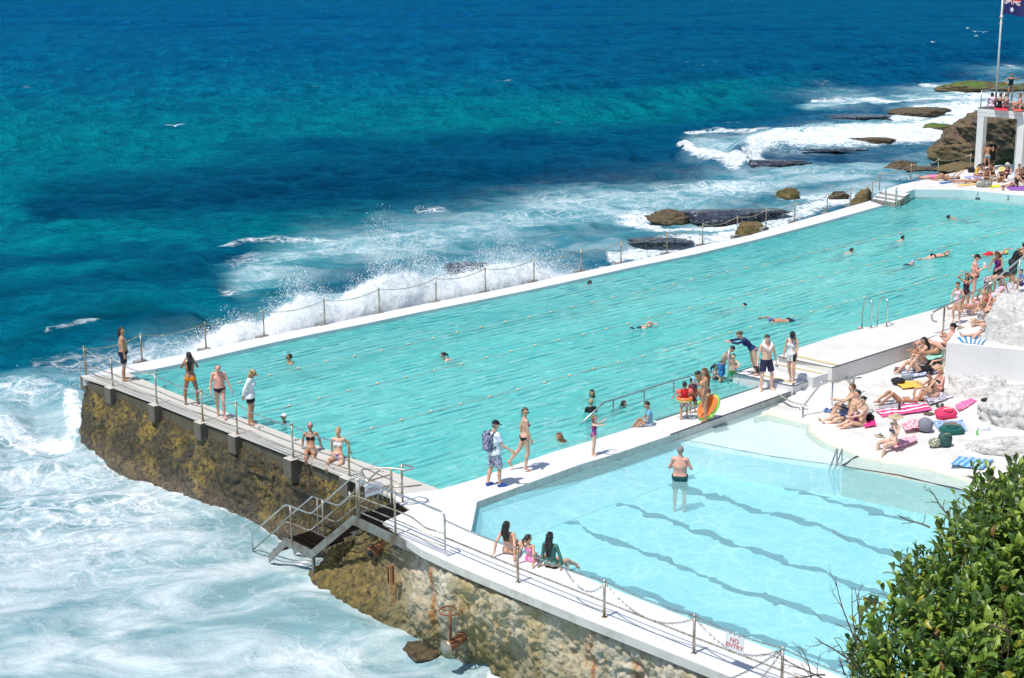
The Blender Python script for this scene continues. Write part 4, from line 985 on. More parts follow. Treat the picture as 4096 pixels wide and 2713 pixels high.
# ================================================================= rock
YPRO = float(at(1520, 2330, -1.3)[1])
def rock_mat(name, kind='dark'):
    t = NT(name); p = t.pos(); z = t.n('SeparateXYZ'); t.put(z, 0, p); zz = z.outputs[2]
    a = t.noise(.8, p, 8, .62, .4); b = t.noise(5.5, p, 9, .76, .3); c3 = t.noise(22, p, 4, .7)
    v = t.n('TexVoronoi', Scale=9.0); t.put(v, 'Vector', p)
    if kind == 'weed':      # dark, algae covered wall
        c = t.mix(t.ramp(b, [(.40, 0.), (.60, 1.)]), (.006, .005, .003), (.095, .066, .018))
        c = t.mix(t.math('MULTIPLY', t.ramp(a, [(.47, 0.), (.62, 1.)]), t.ramp(b, [(.44, 0.), (.56, 1.)])), c, (.30, .205, .022))
        c = t.mix(t.ramp(c3, [(.60, 0.), (.68, 1.)]), c, (.30, .25, .14)); c = t.mix(t.ramp(c3, [(.36, 1.), (.44, 0.)]), c, (.003, .003, .002))
        lowm = t.n('MapRange'); t.put(lowm, 0, zz); lowm.inputs[1].default_value = -1.7; lowm.inputs[2].default_value = -2.3
        c = t.mix(t.math('MULTIPLY', lowm.outputs[0], t.ramp(c3, [(.45, 0.), (.6, 1.)])), c, (.22, .155, .12))
        h = t.math('ADD', t.math('MULTIPLY', b, .7), t.math('MULTIPLY', c3, .5)); r = t.mix(c3, (.15, .15, .15), (.65, .65, .65)); bs = .9
    elif kind == 'cream':   # pale stone with lichen and rust
        c = t.mix(t.ramp(b, [(.3, 0.), (.65, 1.)]), (.32, .26, .16), (.76, .69, .56))
        sx = t.noise(.9, t.mapping(p, scale=(1, 1, .22)), 6, .6, .6)
        c = t.mix(t.math('MULTIPLY', t.ramp(sx, [(.44, 0.), (.68, 1.)]), .75), c, (.36, .25, .04))
        sr = t.noise(1.7, t.mapping(p, scale=(1, 1, .16), loc=(4, 2, 0)), 5, .6, .3)
        c = t.mix(t.math('MULTIPLY', t.ramp(sr, [(.60, 0.), (.68, 1.)]), .8), c, (.40, .14, .03))
        lowm = t.n('MapRange'); t.put(lowm, 0, zz); lowm.inputs[1].default_value = -1.2; lowm.inputs[2].default_value = -2.3
        c = t.mix(t.math('MULTIPLY', lowm.outputs[0], t.ramp(b, [(.38, .2), (.58, 1.)])), c, (.10, .085, .02))
        c = t.mix(t.ramp(t.math('ADD', v.outputs[0], t.math('MULTIPLY', c3, .3)), [(.14, .6), (.24, 0.)]), c, (.14, .10, .05))
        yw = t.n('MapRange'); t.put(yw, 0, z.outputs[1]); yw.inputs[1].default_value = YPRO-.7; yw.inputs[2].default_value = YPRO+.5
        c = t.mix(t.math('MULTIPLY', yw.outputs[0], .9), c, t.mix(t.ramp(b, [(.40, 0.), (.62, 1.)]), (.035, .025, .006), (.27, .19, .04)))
        h = t.math('ADD', t.math('MULTIPLY', b, .9), t.math('MULTIPLY', c3, .35)); r = .75; bs = .9
    elif kind == 'brown':
        c = t.mix(t.ramp(b, [(.3, 0.), (.7, 1.)]), (.045, .030, .018), (.21, .145, .085))
        c = t.mix(t.math('MULTIPLY', t.ramp(a, [(.5, 0.), (.66, 1.)]), .7), c, (.22, .15, .055))
        ck = t.ramp(t.noise(1.3, t.mapping(p, rot=(.25, .3, .4), scale=(.7, .7, 2.2)), 6, .62, .5), [(.485, 0.), (.5, 1.), (.515, 0.)]); c = t.mix(t.math('MULTIPLY', ck, .85), c, (.015, .010, .007))
        lowm = t.n('MapRange'); t.put(lowm, 0, zz); lowm.inputs[1].default_value = -.9; lowm.inputs[2].default_value = -2.2
        c = t.mix(t.math('MULTIPLY', lowm.outputs[0], .8), c, (.15, .11, .025))
        h = t.math('ADD', b, t.math('MULTIPLY', c3, .3)); r = .7; bs = .8
    elif kind == 'olive':
        c = t.mix(t.ramp(b, [(.36, 0.), (.62, 1.)]), (.012, .009, .006), (.15, .105, .045)); h = t.math('ADD', b, t.math('MULTIPLY', c3, .4)); r = .5; bs = .8
    elif kind == 'green':
        nz = t.n('SeparateXYZ'); t.put(nz, 0, t.n('NewGeometry').outputs['Normal'])
        c = t.mix(t.ramp(b, [(.3, 0.), (.65, 1.)]), (.02, .014, .008), (.15, .10, .035))
        c = t.mix(t.math('MULTIPLY', t.ramp(nz.outputs[2], [(.55, 0.), (.85, 1.)]), t.ramp(a, [(.47, 0.), (.56, 1.)])), c, (.07, .14, .012)); h = b; r = .6; bs = .7
    elif kind == 'wet':     # reef awash
        c = t.mix(t.ramp(b, [(.35, 0.), (.65, 1.)]), (.008, .010, .020), (.030, .035, .055))
        c = t.mix(t.ramp(a, [(.5, 0.), (.7, 1.)]), c, (.045, .028, .020)); wf = t.ramp(t.noise(1.4, t.mapping(p, scale=(1, 1.8, 1)), 8, .66, 1.5), [(.54, 0.), (.66, 1.)])
        c = t.mix(t.math('MULTIPLY', wf, .55), c, (.34, .42, .50)); h = b; r = .14; bs = .8
    else:                   # white painted stone
        c = t.mix(t.ramp(b, [(.3, 0.), (.62, 1.)]), (.46, .44, .40), (.68, .67, .64))
        c = t.mix(t.math('MULTIPLY', t.ramp(t.noise(2.2, t.mapping(p, scale=(.5, .5, 3)), 7, .7, 1.2), [(.56, 0.), (.64, 1.)]), .5), c, (.30, .28, .24)); c = t.mix(t.math('MULTIPLY', t.ramp(t.noise(1.6, t.mapping(p, rot=(.3, .1, .2), scale=(.8, .8, 2.4)), 6, .6, .6), [(.486, 0.), (.5, 1.), (.514, 0.)]), .8), c, (.16, .15, .13))
        h = t.math('ADD', b, t.math('MULTIPLY', c3, .25)); r = .75; bs = 1.0
    t.pbr(c, r, 0, t.bump(h, bs, .09 if kind != 'white' else .045)); return t.m
RM = {k: rock_mat('rock_'+k, k) for k in ('weed', 'cream', 'brown', 'olive', 'green', 'wet', 'white')}
def cliff(name, rows, nu, nv, amp, seed, mat, parent=None, fr=.9, flip=False):
    """rows: world polylines from inner top to the foot; lofted, subdivided, displaced"""
    def res(P, n):
        P = np.array(P, float); d = np.r_[0, np.cumsum(np.linalg.norm(np.diff(P, axis=0), axis=1))]; t = np.linspace(0, d[-1], n)
        return np.stack([np.interp(t, d, P[:, k]) for k in range(3)], 1)
    Rw = np.stack([res(r, nu) for r in rows]); k = len(rows); tt = np.linspace(0, k-1, nv); G = np.zeros((nv, nu, 3))
    for i, t_ in enumerate(tt):
        a = min(int(t_), k-2); f = t_-a; G[i] = Rw[a]*(1-f)+Rw[a+1]*f
    du = np.gradient(G, axis=1); dv = np.gradient(G, axis=0); N = np.cross(du, dv); N /= np.linalg.norm(N, axis=-1, keepdims=True)+1e-9
    if flip: N = -N
    q = G*fr; disp = amp*(1.2*fbm(q*.8, 3, seed)+.9*np.abs(fbm(q*2.1, 4, seed+5))+.35*fbm(q*6, 4, seed+9))
    e = np.ones(nv); e[0] = 0; e[1] = .5
    G = G+N*(disp*e[:, None])[..., None]
    idx = np.arange(nv*nu).reshape(nv, nu); F = np.stack([idx[:-1, :-1], idx[1:, :-1], idx[1:, 1:], idx[:-1, 1:]], -1).reshape(-1, 4)
    if flip: F = F[:, ::-1]
    return obj(name, G.reshape(-1, 3), F, mat, parent, True)
def rock(name, px, py, size, mat, label, seed, z=None, group=None, rz=0.0, parent=None, n=40, cut=.35, jag=.3):
    if mat is RM['wet']: size = (size[0], size[1], size[2]*.6); jag *= .8
    c = at(px, py, ZS if z is None else z); b = MB(); b.ball((0, 0, 0), 1, n*2, n)
    V = np.array(b.v); gr = np.random.default_rng(seed)
    nf_ = 26 if n > 60 else 16                              # fractured faces: the ball is cut by random planes
    for k in range(nf_):
        pn = gr.normal(size=3); pn[2] = pn[2]*.9+.25; pn /= np.linalg.norm(pn); dd_ = gr.uniform(.58, .97); ov = np.maximum(V@pn-dd_, 0); V = V-ov[:, None]*pn*.93
    tl_ = V@np.array([[1, 0, .35], [0, 1, .2], [0, 0, 1]]); nn = fbm(V*1.3+seed*7.1, 3, seed); n2 = fbm(tl_*np.array([2.2, 2.2, 5])+seed, 5, seed+2, .6); n3 = np.abs(fbm(tl_*np.array([2.6, 2.6, 6])+seed, 4, seed+4, .6))
    V = V*(1+jag*.6*nn+jag*.50*n2-jag*.42*n3)[:, None]
    V = V*np.array(size)/2.0*np.array([1, 1, 1.25]); V[:, 2] = np.maximum(V[:, 2], -size[2]*cut-.8)
    az = YAW-math.pi/2+rad(rz); Rm = np.array([[math.cos(az), -math.sin(az), 0], [math.sin(az), math.cos(az), 0], [0, 0, 1]])
    V = V@Rm.T
    me = mesh_np(name, V, b.f, mat, True); o = link(name, me, parent)
    if parent is None: o.location = tuple(c); tag(o, label, 'rock', group)
    else: o.location = tuple(c-wloc(parent))
    return o
# ---- sea face of the left end wall
BANDM = paint_mat('stained_band', (.10, .085, .055), (.02, .016, .01), .9, 3.0, .8); BLOCKM = paint_mat('stained_block', (.13, .115, .085), (.03, .025, .015), .9, 2.2, .8)
lw = empty('sea_wall', at(800, 1690, -1)); tag(lw, 'dark weed covered sea wall under the left end of the large pool', 'sea wall')
X0L = at(812, 1685, 0)[0]
topL = [at(x, y, -.3) for x, y in [(362, 1497+34), (345, 1512+34), (470, 1553+34), (643, 1618+34), (829, 1692+34), (973, 1745+36), (1146, 1812+36), (1359, 1896+36), (1560, 1985+36), (1660, 2060+30)]]
ins = np.array([.16, .0, 0])
botL = [at(x, y, ZS) for x, y in [(352, 1768), (322, 1790), (420, 1845), (580, 1912), (740, 1978), (870, 2025), (1010, 2074), (1180, 2160), (1350, 2240), (1450, 2290)]]
def lerpz(f, z): return [p*(1-f)*np.array([1, 1, 0])+q*f*np.array([1, 1, 0])+np.array([0, 0, z]) for p, q in zip(topL, botL)]
rows = [[p+np.array([.25, 0, .02]) for p in topL], [p+np.array([.12, 0, -.02]) for p in topL], lerpz(.12, -.58), lerpz(.48, -1.05), lerpz(.8, -1.75), lerpz(1.0, -2.4), lerpz(1.12, -3.3)]
rows = [[r[0]+np.array([1.5, .10+.03*i, 0])]+r for i, r in enumerate(rows)]
cliff('rock_face', rows, 420, 90, .17, 3, RM['weed'], lw, 1.1, True)
b = MB()
for a, c in zip(topL[1:-1], topL[2:]):                       # the concrete band below the deck edge
    m_ = (a+c)/2; L = np.linalg.norm(c-a); az = math.atan2(c[1]-a[1], c[0]-a[0]); b.box(m_+np.array([.20, 0, -.08]), (L+.01, .34, .44), az)
b.build('concrete_band', BANDM, lw)
post_base_L = [(344, 1501), (452, 1546), (628, 1614.7), (812, 1684.8), (950, 1736.3), (1173, 1830), (1398, 1905.6)]
for i, (x, y) in enumerate(post_base_L):
    p = at(x, y, -.03); b = MB(); n_ = .5 if i else .42; b.box(p+np.array([.02 if i else .12, -.02, -.27]), (.52, .40, n_+.06), 0, )
    o = b.build('concrete_block', BLOCKM, lw); o.data.materials.append(CREAM)
    for pl in o.data.polygons:
        if pl.normal.z > .8: pl.material_index = 1; mod = o.modifiers.new('bevel', 'BEVEL'); mod.width = .025; mod.segments = 2
    o['label'] = 'stained concrete block carrying a fence post'
for k in range(3):
    a, c = [(3, 4), (5, 6), (6, 7)][k]; A, B = topL[a]+np.array([-.12, -.3, -.55]), topL[c]+np.array([-.10, .3, -.55]); b = MB(); b.box((A+B)/2, (np.linalg.norm(B-A)*.8, .2, .1), math.atan2(*(B-A)[[1, 0]])); b.build('ledge', RM['weed'], lw)
# ---- rock under the near deck
nw = empty('rock_wall', at(2000, 2500, -1.5)); tag(nw, 'pale ochre stained rock wall under the near white deck', 'rock wall')
top = [(1330, 2190, -1.3), (1440, 2130, -1.1), (1500, 2128, -.8), (1600, 2175, -.6), (1702, 2240, -.42), (1738, 2272, -.38), (1852, 2326, -.36), (1930, 2360, -.36), (2049, 2412, -.36), (2130, 2428, -.34), (2298, 2488, -.34), (2414, 2558, -.38), (2540, 2590, -.36), (2698, 2664, -.38), (2900, 2765, -.4), (3300, 2950, -.4)]
bot = [(1225, 2293), (1271, 2341), (1344, 2377), (1416, 2413), (1567, 2476), (1722, 2538), (1826, 2590), (1883, 2605), (1982, 2647), (2085, 2713), (2300, 2835), (2600, 3000), (2900, 3150)]
T = [at(x, y, z) for x, y, z in top]; Bm = [at(x, y, ZS) for x, y in bot]
def resP(P, n):
    P = np.array(P, float); d = np.r_[0, np.cumsum(np.linalg.norm(np.diff(P, axis=0), axis=1))]; t = np.linspace(0, d[-1], n); return np.stack([np.interp(t, d, P[:, k]) for k in range(3)], 1)
T = resP(T, 40); Bm = resP(Bm, 40); mid = (T+Bm)/2; mid[:, 2] = T[:, 2]-.42*(T[:, 2]-ZS)
out_ = (Bm-T); out_[:, 2] = 0
mid = T+out_*.38; mid[:, 2] = T[:, 2]-.5*(T[:, 2]-ZS)
inner = T+np.array([1.0, .0, .02]); low_ = Bm+out_*.5; low_[:, 2] = -3.6
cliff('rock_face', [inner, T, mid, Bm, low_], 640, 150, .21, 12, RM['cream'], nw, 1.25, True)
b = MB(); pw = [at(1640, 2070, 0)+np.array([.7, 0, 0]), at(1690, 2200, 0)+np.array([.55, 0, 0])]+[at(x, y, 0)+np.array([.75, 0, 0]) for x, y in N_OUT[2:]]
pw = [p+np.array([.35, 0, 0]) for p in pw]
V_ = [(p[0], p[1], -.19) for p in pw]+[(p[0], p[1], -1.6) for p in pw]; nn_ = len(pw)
obj('back_wall', V_, [(i, i+1, nn_+i+1, nn_+i) for i in range(nn_-1)], plain('shaded_concrete', (.035, .03, .022), .9, 0, .5, 3), nw)  # near-black colour holds the shade under the deck overhang
for i, (x, y, wd, lab) in enumerate(((2120, 2395, .42, 'reddish concrete pier'), (2440, 2530, .85, 'wide grey concrete pier'), (2765, 2658, .6, 'pinkish concrete pier'), (1560, 2110, .3, None))):
    p = at(x, y, -.2); b = MB(); b.box(p+np.array([.28, 0, -.42]), (.45, wd, .86)); o = b.build('pier', paint_mat('pier_concrete', (.30, .24, .21) if i != 1 else (.34, .33, .30), (.12, .09, .07), .6, 3, .8), nw)
    o.modifiers.new('bevel', 'BEVEL').width = .06
    if lab: o['label'] = lab
for i, (x, y, s) in enumerate(((1890, 2350, .26), (1490, 2145, .18))):
    rock('boulder', x, y, (s*2, s*1.6, s*1.3), RM['cream'], None, 40+i, z=-.45, parent=nw, n=30)
# outfall pipe, iron bracket, valve with hand wheel
def tubeobj(name, pts, r, mat, parent=None, seg=10, smooth=True, closed=False):
    b = MB(); b.tube(pts, r, seg, closed); return b.build(name, mat, parent, smooth)
p0 = at(1503, 2205, -1.0)+np.array([-.15, 0, 0]); b = MB()
prof = [(p0+np.array([-.0, 0, 0]), .135), (p0+np.array([-.02, 0, 0]), .15), (p0+np.array([.55, .05, .05]), .15)]
b.tube([q[0] for q in prof], [q[1] for q in prof], 18); b2 = MB(); o = b.build('drain_pipe', IRON, None, True); tag(o, 'short rusty drain pipe poking from the rock below the metal stairs', 'pipe')
tag(tubeobj('pipe_mouth', [p0+np.array([-.025, 0, 0]), p0+np.array([-.005, 0, 0])], .115, plain('dark_hole', (.01, .01, .01), .9), o, 16), None)  # solid black disc painted as the shade inside the pipe
ib = empty('iron_bracket', at(1568, 2300, -1.1)); tag(ib, 'rusted iron bracket hanging on the stained rock face', 'bracket')
pb = wloc(ib); MB().box(pb, (.07, .08, .5), .2).box(pb+np.array([-.05, .10, -.02]), (.04, .04, .42)).box(pb+np.array([-.03, .06, .2]), (.06, .14, .04)).build('bar', IRON, ib)
vp = at(1822, 2452, -1.2)+np.array([-.18, -.02, 0]); va = empty('valve', vp); tag(va, 'rusty valve with hand wheel and flange on the rock above the sea', 'valve')
ring = [vp+np.array([.26*math.cos(a), .26*math.sin(a), .12]) for a in np.linspace(0, 2*math.pi, 22, endpoint=False)]
b = MB(); b.tube(ring, .022, 6, True)
for a in (0, 2.1, 4.2): b.tube([vp+np.array([0, 0, .12]), vp+np.array([.25*math.cos(a), .25*math.sin(a), .12])], .016, 5)
b.build('hand_wheel', IRON, va, True)
b = MB(); b.tube([vp+np.array([0, 0, .14]), vp+np.array([0, 0, -.62])], .03, 8); b.tube([vp+np.array([.07, .07, -.1]), vp+np.array([.07, .07, -.55])], .02, 6); b.tube([vp+np.array([-.07, -.07, -.1]), vp+np.array([-.07, -.07, -.55])], .02, 6); b.build('stem', IRON, va, True)
fc = vp+np.array([0, 0, -.78]); tubeobj('flange', [fc+np.array([-.16, -.02, 0]), fc+np.array([-.12, -.02, 0])], .20, RUST, va, 20); tubeobj('pipe', [fc+np.array([-.12, 0, 0]), fc+np.array([.6, .1, .1])], .13, IRON, va, 14)
# submerged brown boulder near the foot of the rock
rock('submerged_boulder', 1700, 2585, (1.9, 1.5, .2), RM['olive'], 'brown boulder just awash at the foot of the pale rock wall', 77, z=ZS-.36)
# ---- sea wall on the ocean side
sw = empty('sea_wall', at(1700, 1215, -1)); tag(sw, 'long low sea wall along the ocean side of the large pool', 'sea wall')
to = [at(x, y, -.3) for x, y in S_OUT]
rows = [[p+np.array([0, -.15, -.3]) for p in to], [p+np.array([0, -.02, -.25]) for p in to], [p+np.array([0, .25, -.6]) for p in to], [p+np.array([0, .7, -1.8]) for p in to], [p+np.array([0, 1.2, -3]) for p in to]]
cliff('rock_face', rows, 300, 24, .18, 21, RM['olive'], sw, .9, False)
rows = [[p+np.array([-.2, 0, 0]) for p in T[:1]]]
# ================================================================= fences
def chain_pts(a, b, sag, n=26):
    t = np.linspace(0, 1, n)[:, None]; p = a*(1-t)+b*t; p[:, 2] -= sag*4*(t*(1-t))[:, 0]; return p
def chain_mesh(b, pts, link_=.055, r=.0095):
    pts = np.array(pts); d = np.r_[0, np.cumsum(np.linalg.norm(np.diff(pts, axis=0), axis=1))]; n = max(2, int(d[-1]/link_)); t = np.linspace(0, d[-1], n)
    P_ = np.stack([np.interp(t, d, pts[:, k]) for k in range(3)], 1)
    for i in range(n-1):
        c = (P_[i]+P_[i+1])/2; u = P_[i+1]-P_[i]; u /= np.linalg.norm(u); s = np.cross(u, [0, 0, 1.]); s /= np.linalg.norm(s); w_ = np.cross(s, u)
        q = s if i % 2 else w_; l, m = link_*.68, .017
        b.tube([c+u*l*.8, c+u*l*.5+q*m, c-u*l*.5+q*m, c-u*l*.8, c-u*l*.5-q*m, c+u*l*.5-q*m], r, 3, True)
def make_post(parent, base, h, r=.028, block=None):
    b = MB(); b.tube([base, base+np.array([0, 0, h])], r, 10); b.ball(base+np.array([0, 0, h+.03]), .043, 10, 7); b.tube([base, base+np.array([0, 0, .012])], .06, 10)
    return b.build('post', RUST, parent, True)
# left end fence
fl = empty('chain_fence', at(452, 1546, 0)); tag(fl, 'steel chain and rail fence along the left end of the large pool', 'fence')
bl = [at(x, y, 0) for x, y in post_base_L]; hl = .94
for p in bl: make_post(fl, p, hl)
endp = at(1640, 2012, 0)
b = MB()
for a, c in zip(bl, bl[1:]): chain_mesh(b, chain_pts(a+np.array([0, 0, hl]), c+np.array([0, 0, hl]), .10))
b.build('chain', STEEL, fl)
for hh in (.44, .2):
    pts = []
    for i, (a, c) in enumerate(zip(bl, bl[1:]+[endp])): pts += list(chain_pts(a+np.array([0, 0, hh]), c+np.array([0, 0, hh if i < 6 else hh-.02]), .05 if i < 3 else .02, 8))[:-1]
    tubeobj('rail', pts, .018, RUST, fl, 7)
# ocean side fence
P_S = [(569, 1445), (825, 1397), (1057, 1346), (1300, 1299), (1518, 1252), (1745, 1206), (1942, 1165), (2136, 1125), (2324, 1084), (2484, 1053), (2667, 1013), (2810, 978), (2948, 944), (3063, 912), (3178, 885), (3308, 851), (3402, 823)]
fs = empty('chain_fence', at(2000, 1155, 0)); tag(fs, 'chain fence on posts along the ocean side sea wall', 'fence')
bs_ = [at(x, y, 0) for x, y in P_S]; bs_all = [bl[0]]+bs_+[at(3487, 800, .12), at(3517, 763, .40), at(3642, 723, .4), at(3750, 704, .4), at(3880, 680, .4)]
for p in bs_all[1:]:
    make_post(fs, p, .93)
for p in bs_: 
    MB().box(p+np.array([-.06, .05, -.06]), (.42, .26, .18)).build('footing', GREYC, fs)
b = MB()
for a, c in zip(bs_all, bs_all[1:]): chain_mesh(b, chain_pts(a+np.array([0, 0, .93]), c+np.array([0, 0, .93]), .16), .07, .010)
b.build('chain', RUST, fs)
# near deck fence
P_N = [(1780, 2207), (2072, 2331), (2417, 2470), (2775, 2615), (3126, 2752), (3500, 2900)]
fn_ = empty('chain_fence', at(2417, 2470, 0)); tag(fn_, 'chain and single rail fence along the edge of the near white deck', 'fence')
bn = [at(x, y, 0) for x, y in P_N]; hn = .80
for p in bn[1:]: make_post(fn_, p, hn, .03)
b = MB(); tops = [bn[0]+np.array([0, 0, hn])]+[p+np.array([0, 0, hn+.02]) for p in bn[1:]]
for a, c in zip(tops, tops[1:]): chain_mesh(b, chain_pts(a, c, .05))
m_ = tops[1]*.42+tops[2]*.58+np.array([0, 0, -.03]); m0 = chain_pts(tops[1], tops[2], .05, 26)[14]
chain_mesh(b, chain_pts(m0, tops[2]+np.array([0, 0, -.06]), .33)); chain_mesh(b, chain_pts(tops[2]+np.array([0, 0, -.03]), tops[3]+np.array([0, 0, -.05]), .42)); chain_mesh(b, chain_pts(tops[3]+np.array([0, 0, -.03]), tops[4]+np.array([0, 0, 0]), .42))
chain_mesh(b, chain_pts(tops[4], at(2850, 2735, .05), .1)); chain_mesh(b, chain_pts(tops[4], at(2990, 2760, .05), .1))
b.build('chain', STEEL, fn_)
tubeobj('rail', [p+np.array([0, 0, .36]) for p in bn], .02, RUST, fn_, 8)
# NO ENTRY sign hanging from the chain
SIGNW = plain('sign_white', (.78, .78, .78), .4, 0, .03); SIGNR = plain('sign_red', (.55, .02, .02), .5, 0, .03)
A = tops[3]; Bq = tops[4]; f0 = .39; c0 = A*(1-.47)+Bq*.47+np.array([0, 0, -.27]); u = (Bq-A)/np.linalg.norm(Bq-A); u[2] = 0; nrm = np.array([u[1], -u[0], 0]); nrm = nrm if nrm@CF < 0 else -nrm
ux = u if u@CR > 0 else -u
rots = Matrix((Vector(ux), Vector((0, 0, 1)), Vector(nrm))).transposed()
sg = empty('sign', c0); tag(sg, 'white NO ENTRY sign hanging from the chain of the near deck fence', 'sign')
MB().box(c0, (.44, .012, .40), math.atan2(ux[1], ux[0])).build('plate', SIGNW, sg)
text('lettering', 'NO\nENTRY', .135, SIGNR, sg, c0+nrm*.010+np.array([0, 0, .0]), rots)
b = MB(); b.tube([c0-ux*.2+np.array([0, 0, .2]), c0-ux*.2+np.array([0, 0, .27])], .006, 4); b.tube([c0+ux*.2+np.array([0, 0, .2]), c0+ux*.2+np.array([0, 0, .25])], .006, 4); b.build('tie', STEEL, sg)
# ================================================================= metal stairs down to the sea
XP = at(1411, 2062, 0)[0]
def atX(x, y, X=None):
    X = XP if X is None else X; d = CF+CR*(x-2048)/FPX-CU*(y-1356.5)/FPX; t = (X-CAM[0])/d[0]; return CAM+t*d
def atY(x, y, Y):
    d = CF+CR*(x-2048)/FPX-CU*(y-1356.5)/FPX; t = (Y-CAM[1])/d[1]; return CAM+t*d
st = empty('metal_stairs', at(1411, 2062, 0)); tag(st, 'galvanised metal stairs with handrails leading from the deck into the sea', 'stairs')
WS = .86; W3 = np.array([WS, 0, 0])
GR = plain('dark_grating', (.05, .035, .025), .5, .6); GALV = None
t = NT('galvanised_plate'); n_ = t.noise(3, t.pos(), 6, .6); t.pbr(t.mix(t.ramp(n_, [(.4, 0.), (.7, 1.)]), (.30, .30, .27), (.16, .11, .07)), .45, .6); GALV = t.m
c5 = lambda x, y: (900+x/2.368, 1750+y/2.368)
Q = [atX(*c5(*q)) for q in ((1830, 1035), (1205, 742), (812, 1070), (572, 985), (410, 1110))]
Q[1][2] = max(min(Q[1][2], .06), -.04); Q[3][2] = Q[2][2]
def stringer(pts, hgt, name, off=np.zeros(3)):
    b = MB()
    for a, c in zip(pts, pts[1:]):
        a = a+off; c = c+off; v = [a, c, c-np.array([0, 0, hgt]), a-np.array([0, 0, hgt])]; v2 = [q+np.array([.05, 0, 0]) for q in v]
        b.add(v+v2, [(0, 1, 2, 3), (7, 6, 5, 4), (0, 4, 5, 1), (1, 5, 6, 2), (2, 6, 7, 3), (3, 7, 4, 0)])
    return b.build(name, GALV, st)
stringer(Q, .24, 'stringer'); stringer(Q[1:], .24, 'stringer', W3-np.array([.05, 0, 0]))
def grate(name, a, c, width, n=None):
    b = MB(); L = np.linalg.norm(c-a); d = (c-a)/L; k = int(L/.045)
    for i in range(k+1): p = a+d*(L*i/k); b.box(p+np.array([width/2, 0, -.015]), (width, .008, .03), 0)
    for j in range(int(width/.1)+1): p = a+(c-a)/2+np.array([min(width, j*.1), 0, -.015]); b.box(p, (.008, L, .028), 0)
    return b.build(name, GR, st)
yz = lambda p, z=None: np.array([p[0], p[1], p[2] if z is None else z])
grate('walkway_grating', Q[0]+np.array([.05, 0, -.02]), Q[1]+np.array([.05, 0, -.02]), .5)
bp = at(1600, 2040, 0)
grate('platform_grating', np.array([XP+.5, Q[1][1]-.95, Q[1][2]-.02]), np.array([XP+.5, Q[1][1], Q[1][2]-.02]), .95)
grate('landing_grating', Q[2]+np.array([.05, 0, -.02]), Q[3]+np.array([.05, 0, -.02]), WS-.1)
for a, c, ns in ((Q[1], Q[2], 6), (Q[3], Q[4], 3)):
    for i in range(1, ns):
        p = a+(c-a)*i/ns; b = MB()
        for k in range(7): b.box(p+np.array([WS/2, -.1+.035*k, -.05]), (WS-.1, .008, .03))
        b.box(p+np.array([WS/2, -.11, -.05]), (WS-.1, .012, .05)); b.build('tread', GR, st)
MB().box(Q[2]+np.array([.06, -.02, -.5]), (.07, .07, 1.0)).box(Q[2]+np.array([WS-.06, -.02, -.5]), (.07, .07, 1.0)).build('support', GALV, st)
def rail(pts, r=.024, off=np.zeros(3), mat=None): return tubeobj('handrail', bezier_arc([np.array(p)+off for p in pts], .16), r, mat or STEEL, st, 9)
tr_ = [atX(*c5(*q)) for q in ((268, 1090), (250, 912), (575, 635), (815, 725), (1200, 385), (1620, 530), (1750, 580), (2080, 717), (2087, 1075))]
rail(tr_)
md = [atX(*c5(*q)) for q in ((268, 1062), (580, 795), (805, 885), (1210, 545), (1640, 700), (1780, 760), (1900, 860), (2080, 908))]
rail(md, .019, mat=RUST); rail([atX(*c5(*q)) for q in ((1280, 710), (1640, 865), (2090, 1040))], .017, mat=RUST); rail([atX(*c5(*q)) for q in ((1280, 645), (1640, 790), (2088, 985))], .015, mat=RUST)
rail([p+W3 for p in tr_[2:5]]+[tr_[4]+W3+np.array([0, -.15, -.0])]); rail([tr_[1]+W3+np.array([0, .0, 0]), tr_[2]+W3])
rail([p+W3 for p in md[1:4]], .019, mat=RUST)
for (x, y0, y1) in ((640, 655, 1012), (940, 600, 932), (1262, 395, 762), (1620, 530, 908)):
    a, c = atX(*c5(x-4, y1)), atX(*c5(x, y0)); c[0] = a[0]; tubeobj('rail_post', [a, np.array([a[0], a[1], c[2]])], .026, RUST, st, 9)
    if x < 1000: tubeobj('rail_post', [a+W3, np.array([a[0], a[1], c[2]])+W3], .026, RUST, st, 9)
# gate across the platform, with its warning sign
gy = atX(*c5(1270, 765))[1]
g0 = np.array([XP+.02, gy+.0, .02]); g1 = g0+np.array([1.02, 0, 0]); gt = empty('gate', g0); tag(gt, 'steel bar gate at the top of the metal stairs', 'gate')
hg = .98; b = MB()
for p in (g0, g1): b.tube([p, p+np.array([0, 0, hg+.05])], .03, 8)
b.tube([g0+np.array([.05, 0, hg-.1]), g1+np.array([-.05, 0, hg-.1])], .018, 6); b.tube([g0+np.array([.05, 0, hg-.38]), g1+np.array([-.05, 0, hg-.38])], .016, 6); b.tube([g0+np.array([.05, 0, .12]), g1+np.array([-.05, 0, .12])], .016, 6); b.build('frame', RUST, gt, True)
b = MB()
for k in range(1, 7): p = g0+np.array([1.02*k/7, 0, 0]); b.tube([p+np.array([0, 0, .12]), p+np.array([0, 0, hg-.38])], .012, 6)
b.tube([g0+np.array([.1, 0, .15]), g1+np.array([-.1, 0, hg-.4])], .010, 5); b.build('bars', RUST, gt, True)
sp = g0+np.array([.42, -.03, hg-.34]); sg2 = empty('sign', sp); tag(sg2, 'white warning sign with red and dark lettering fixed to the gate above the stairs', 'sign')
MB().box(sp, (.50, .012, .30)).build('plate', SIGNW, sg2)
rg = Matrix.Rotation(rad(90), 3, 'X')
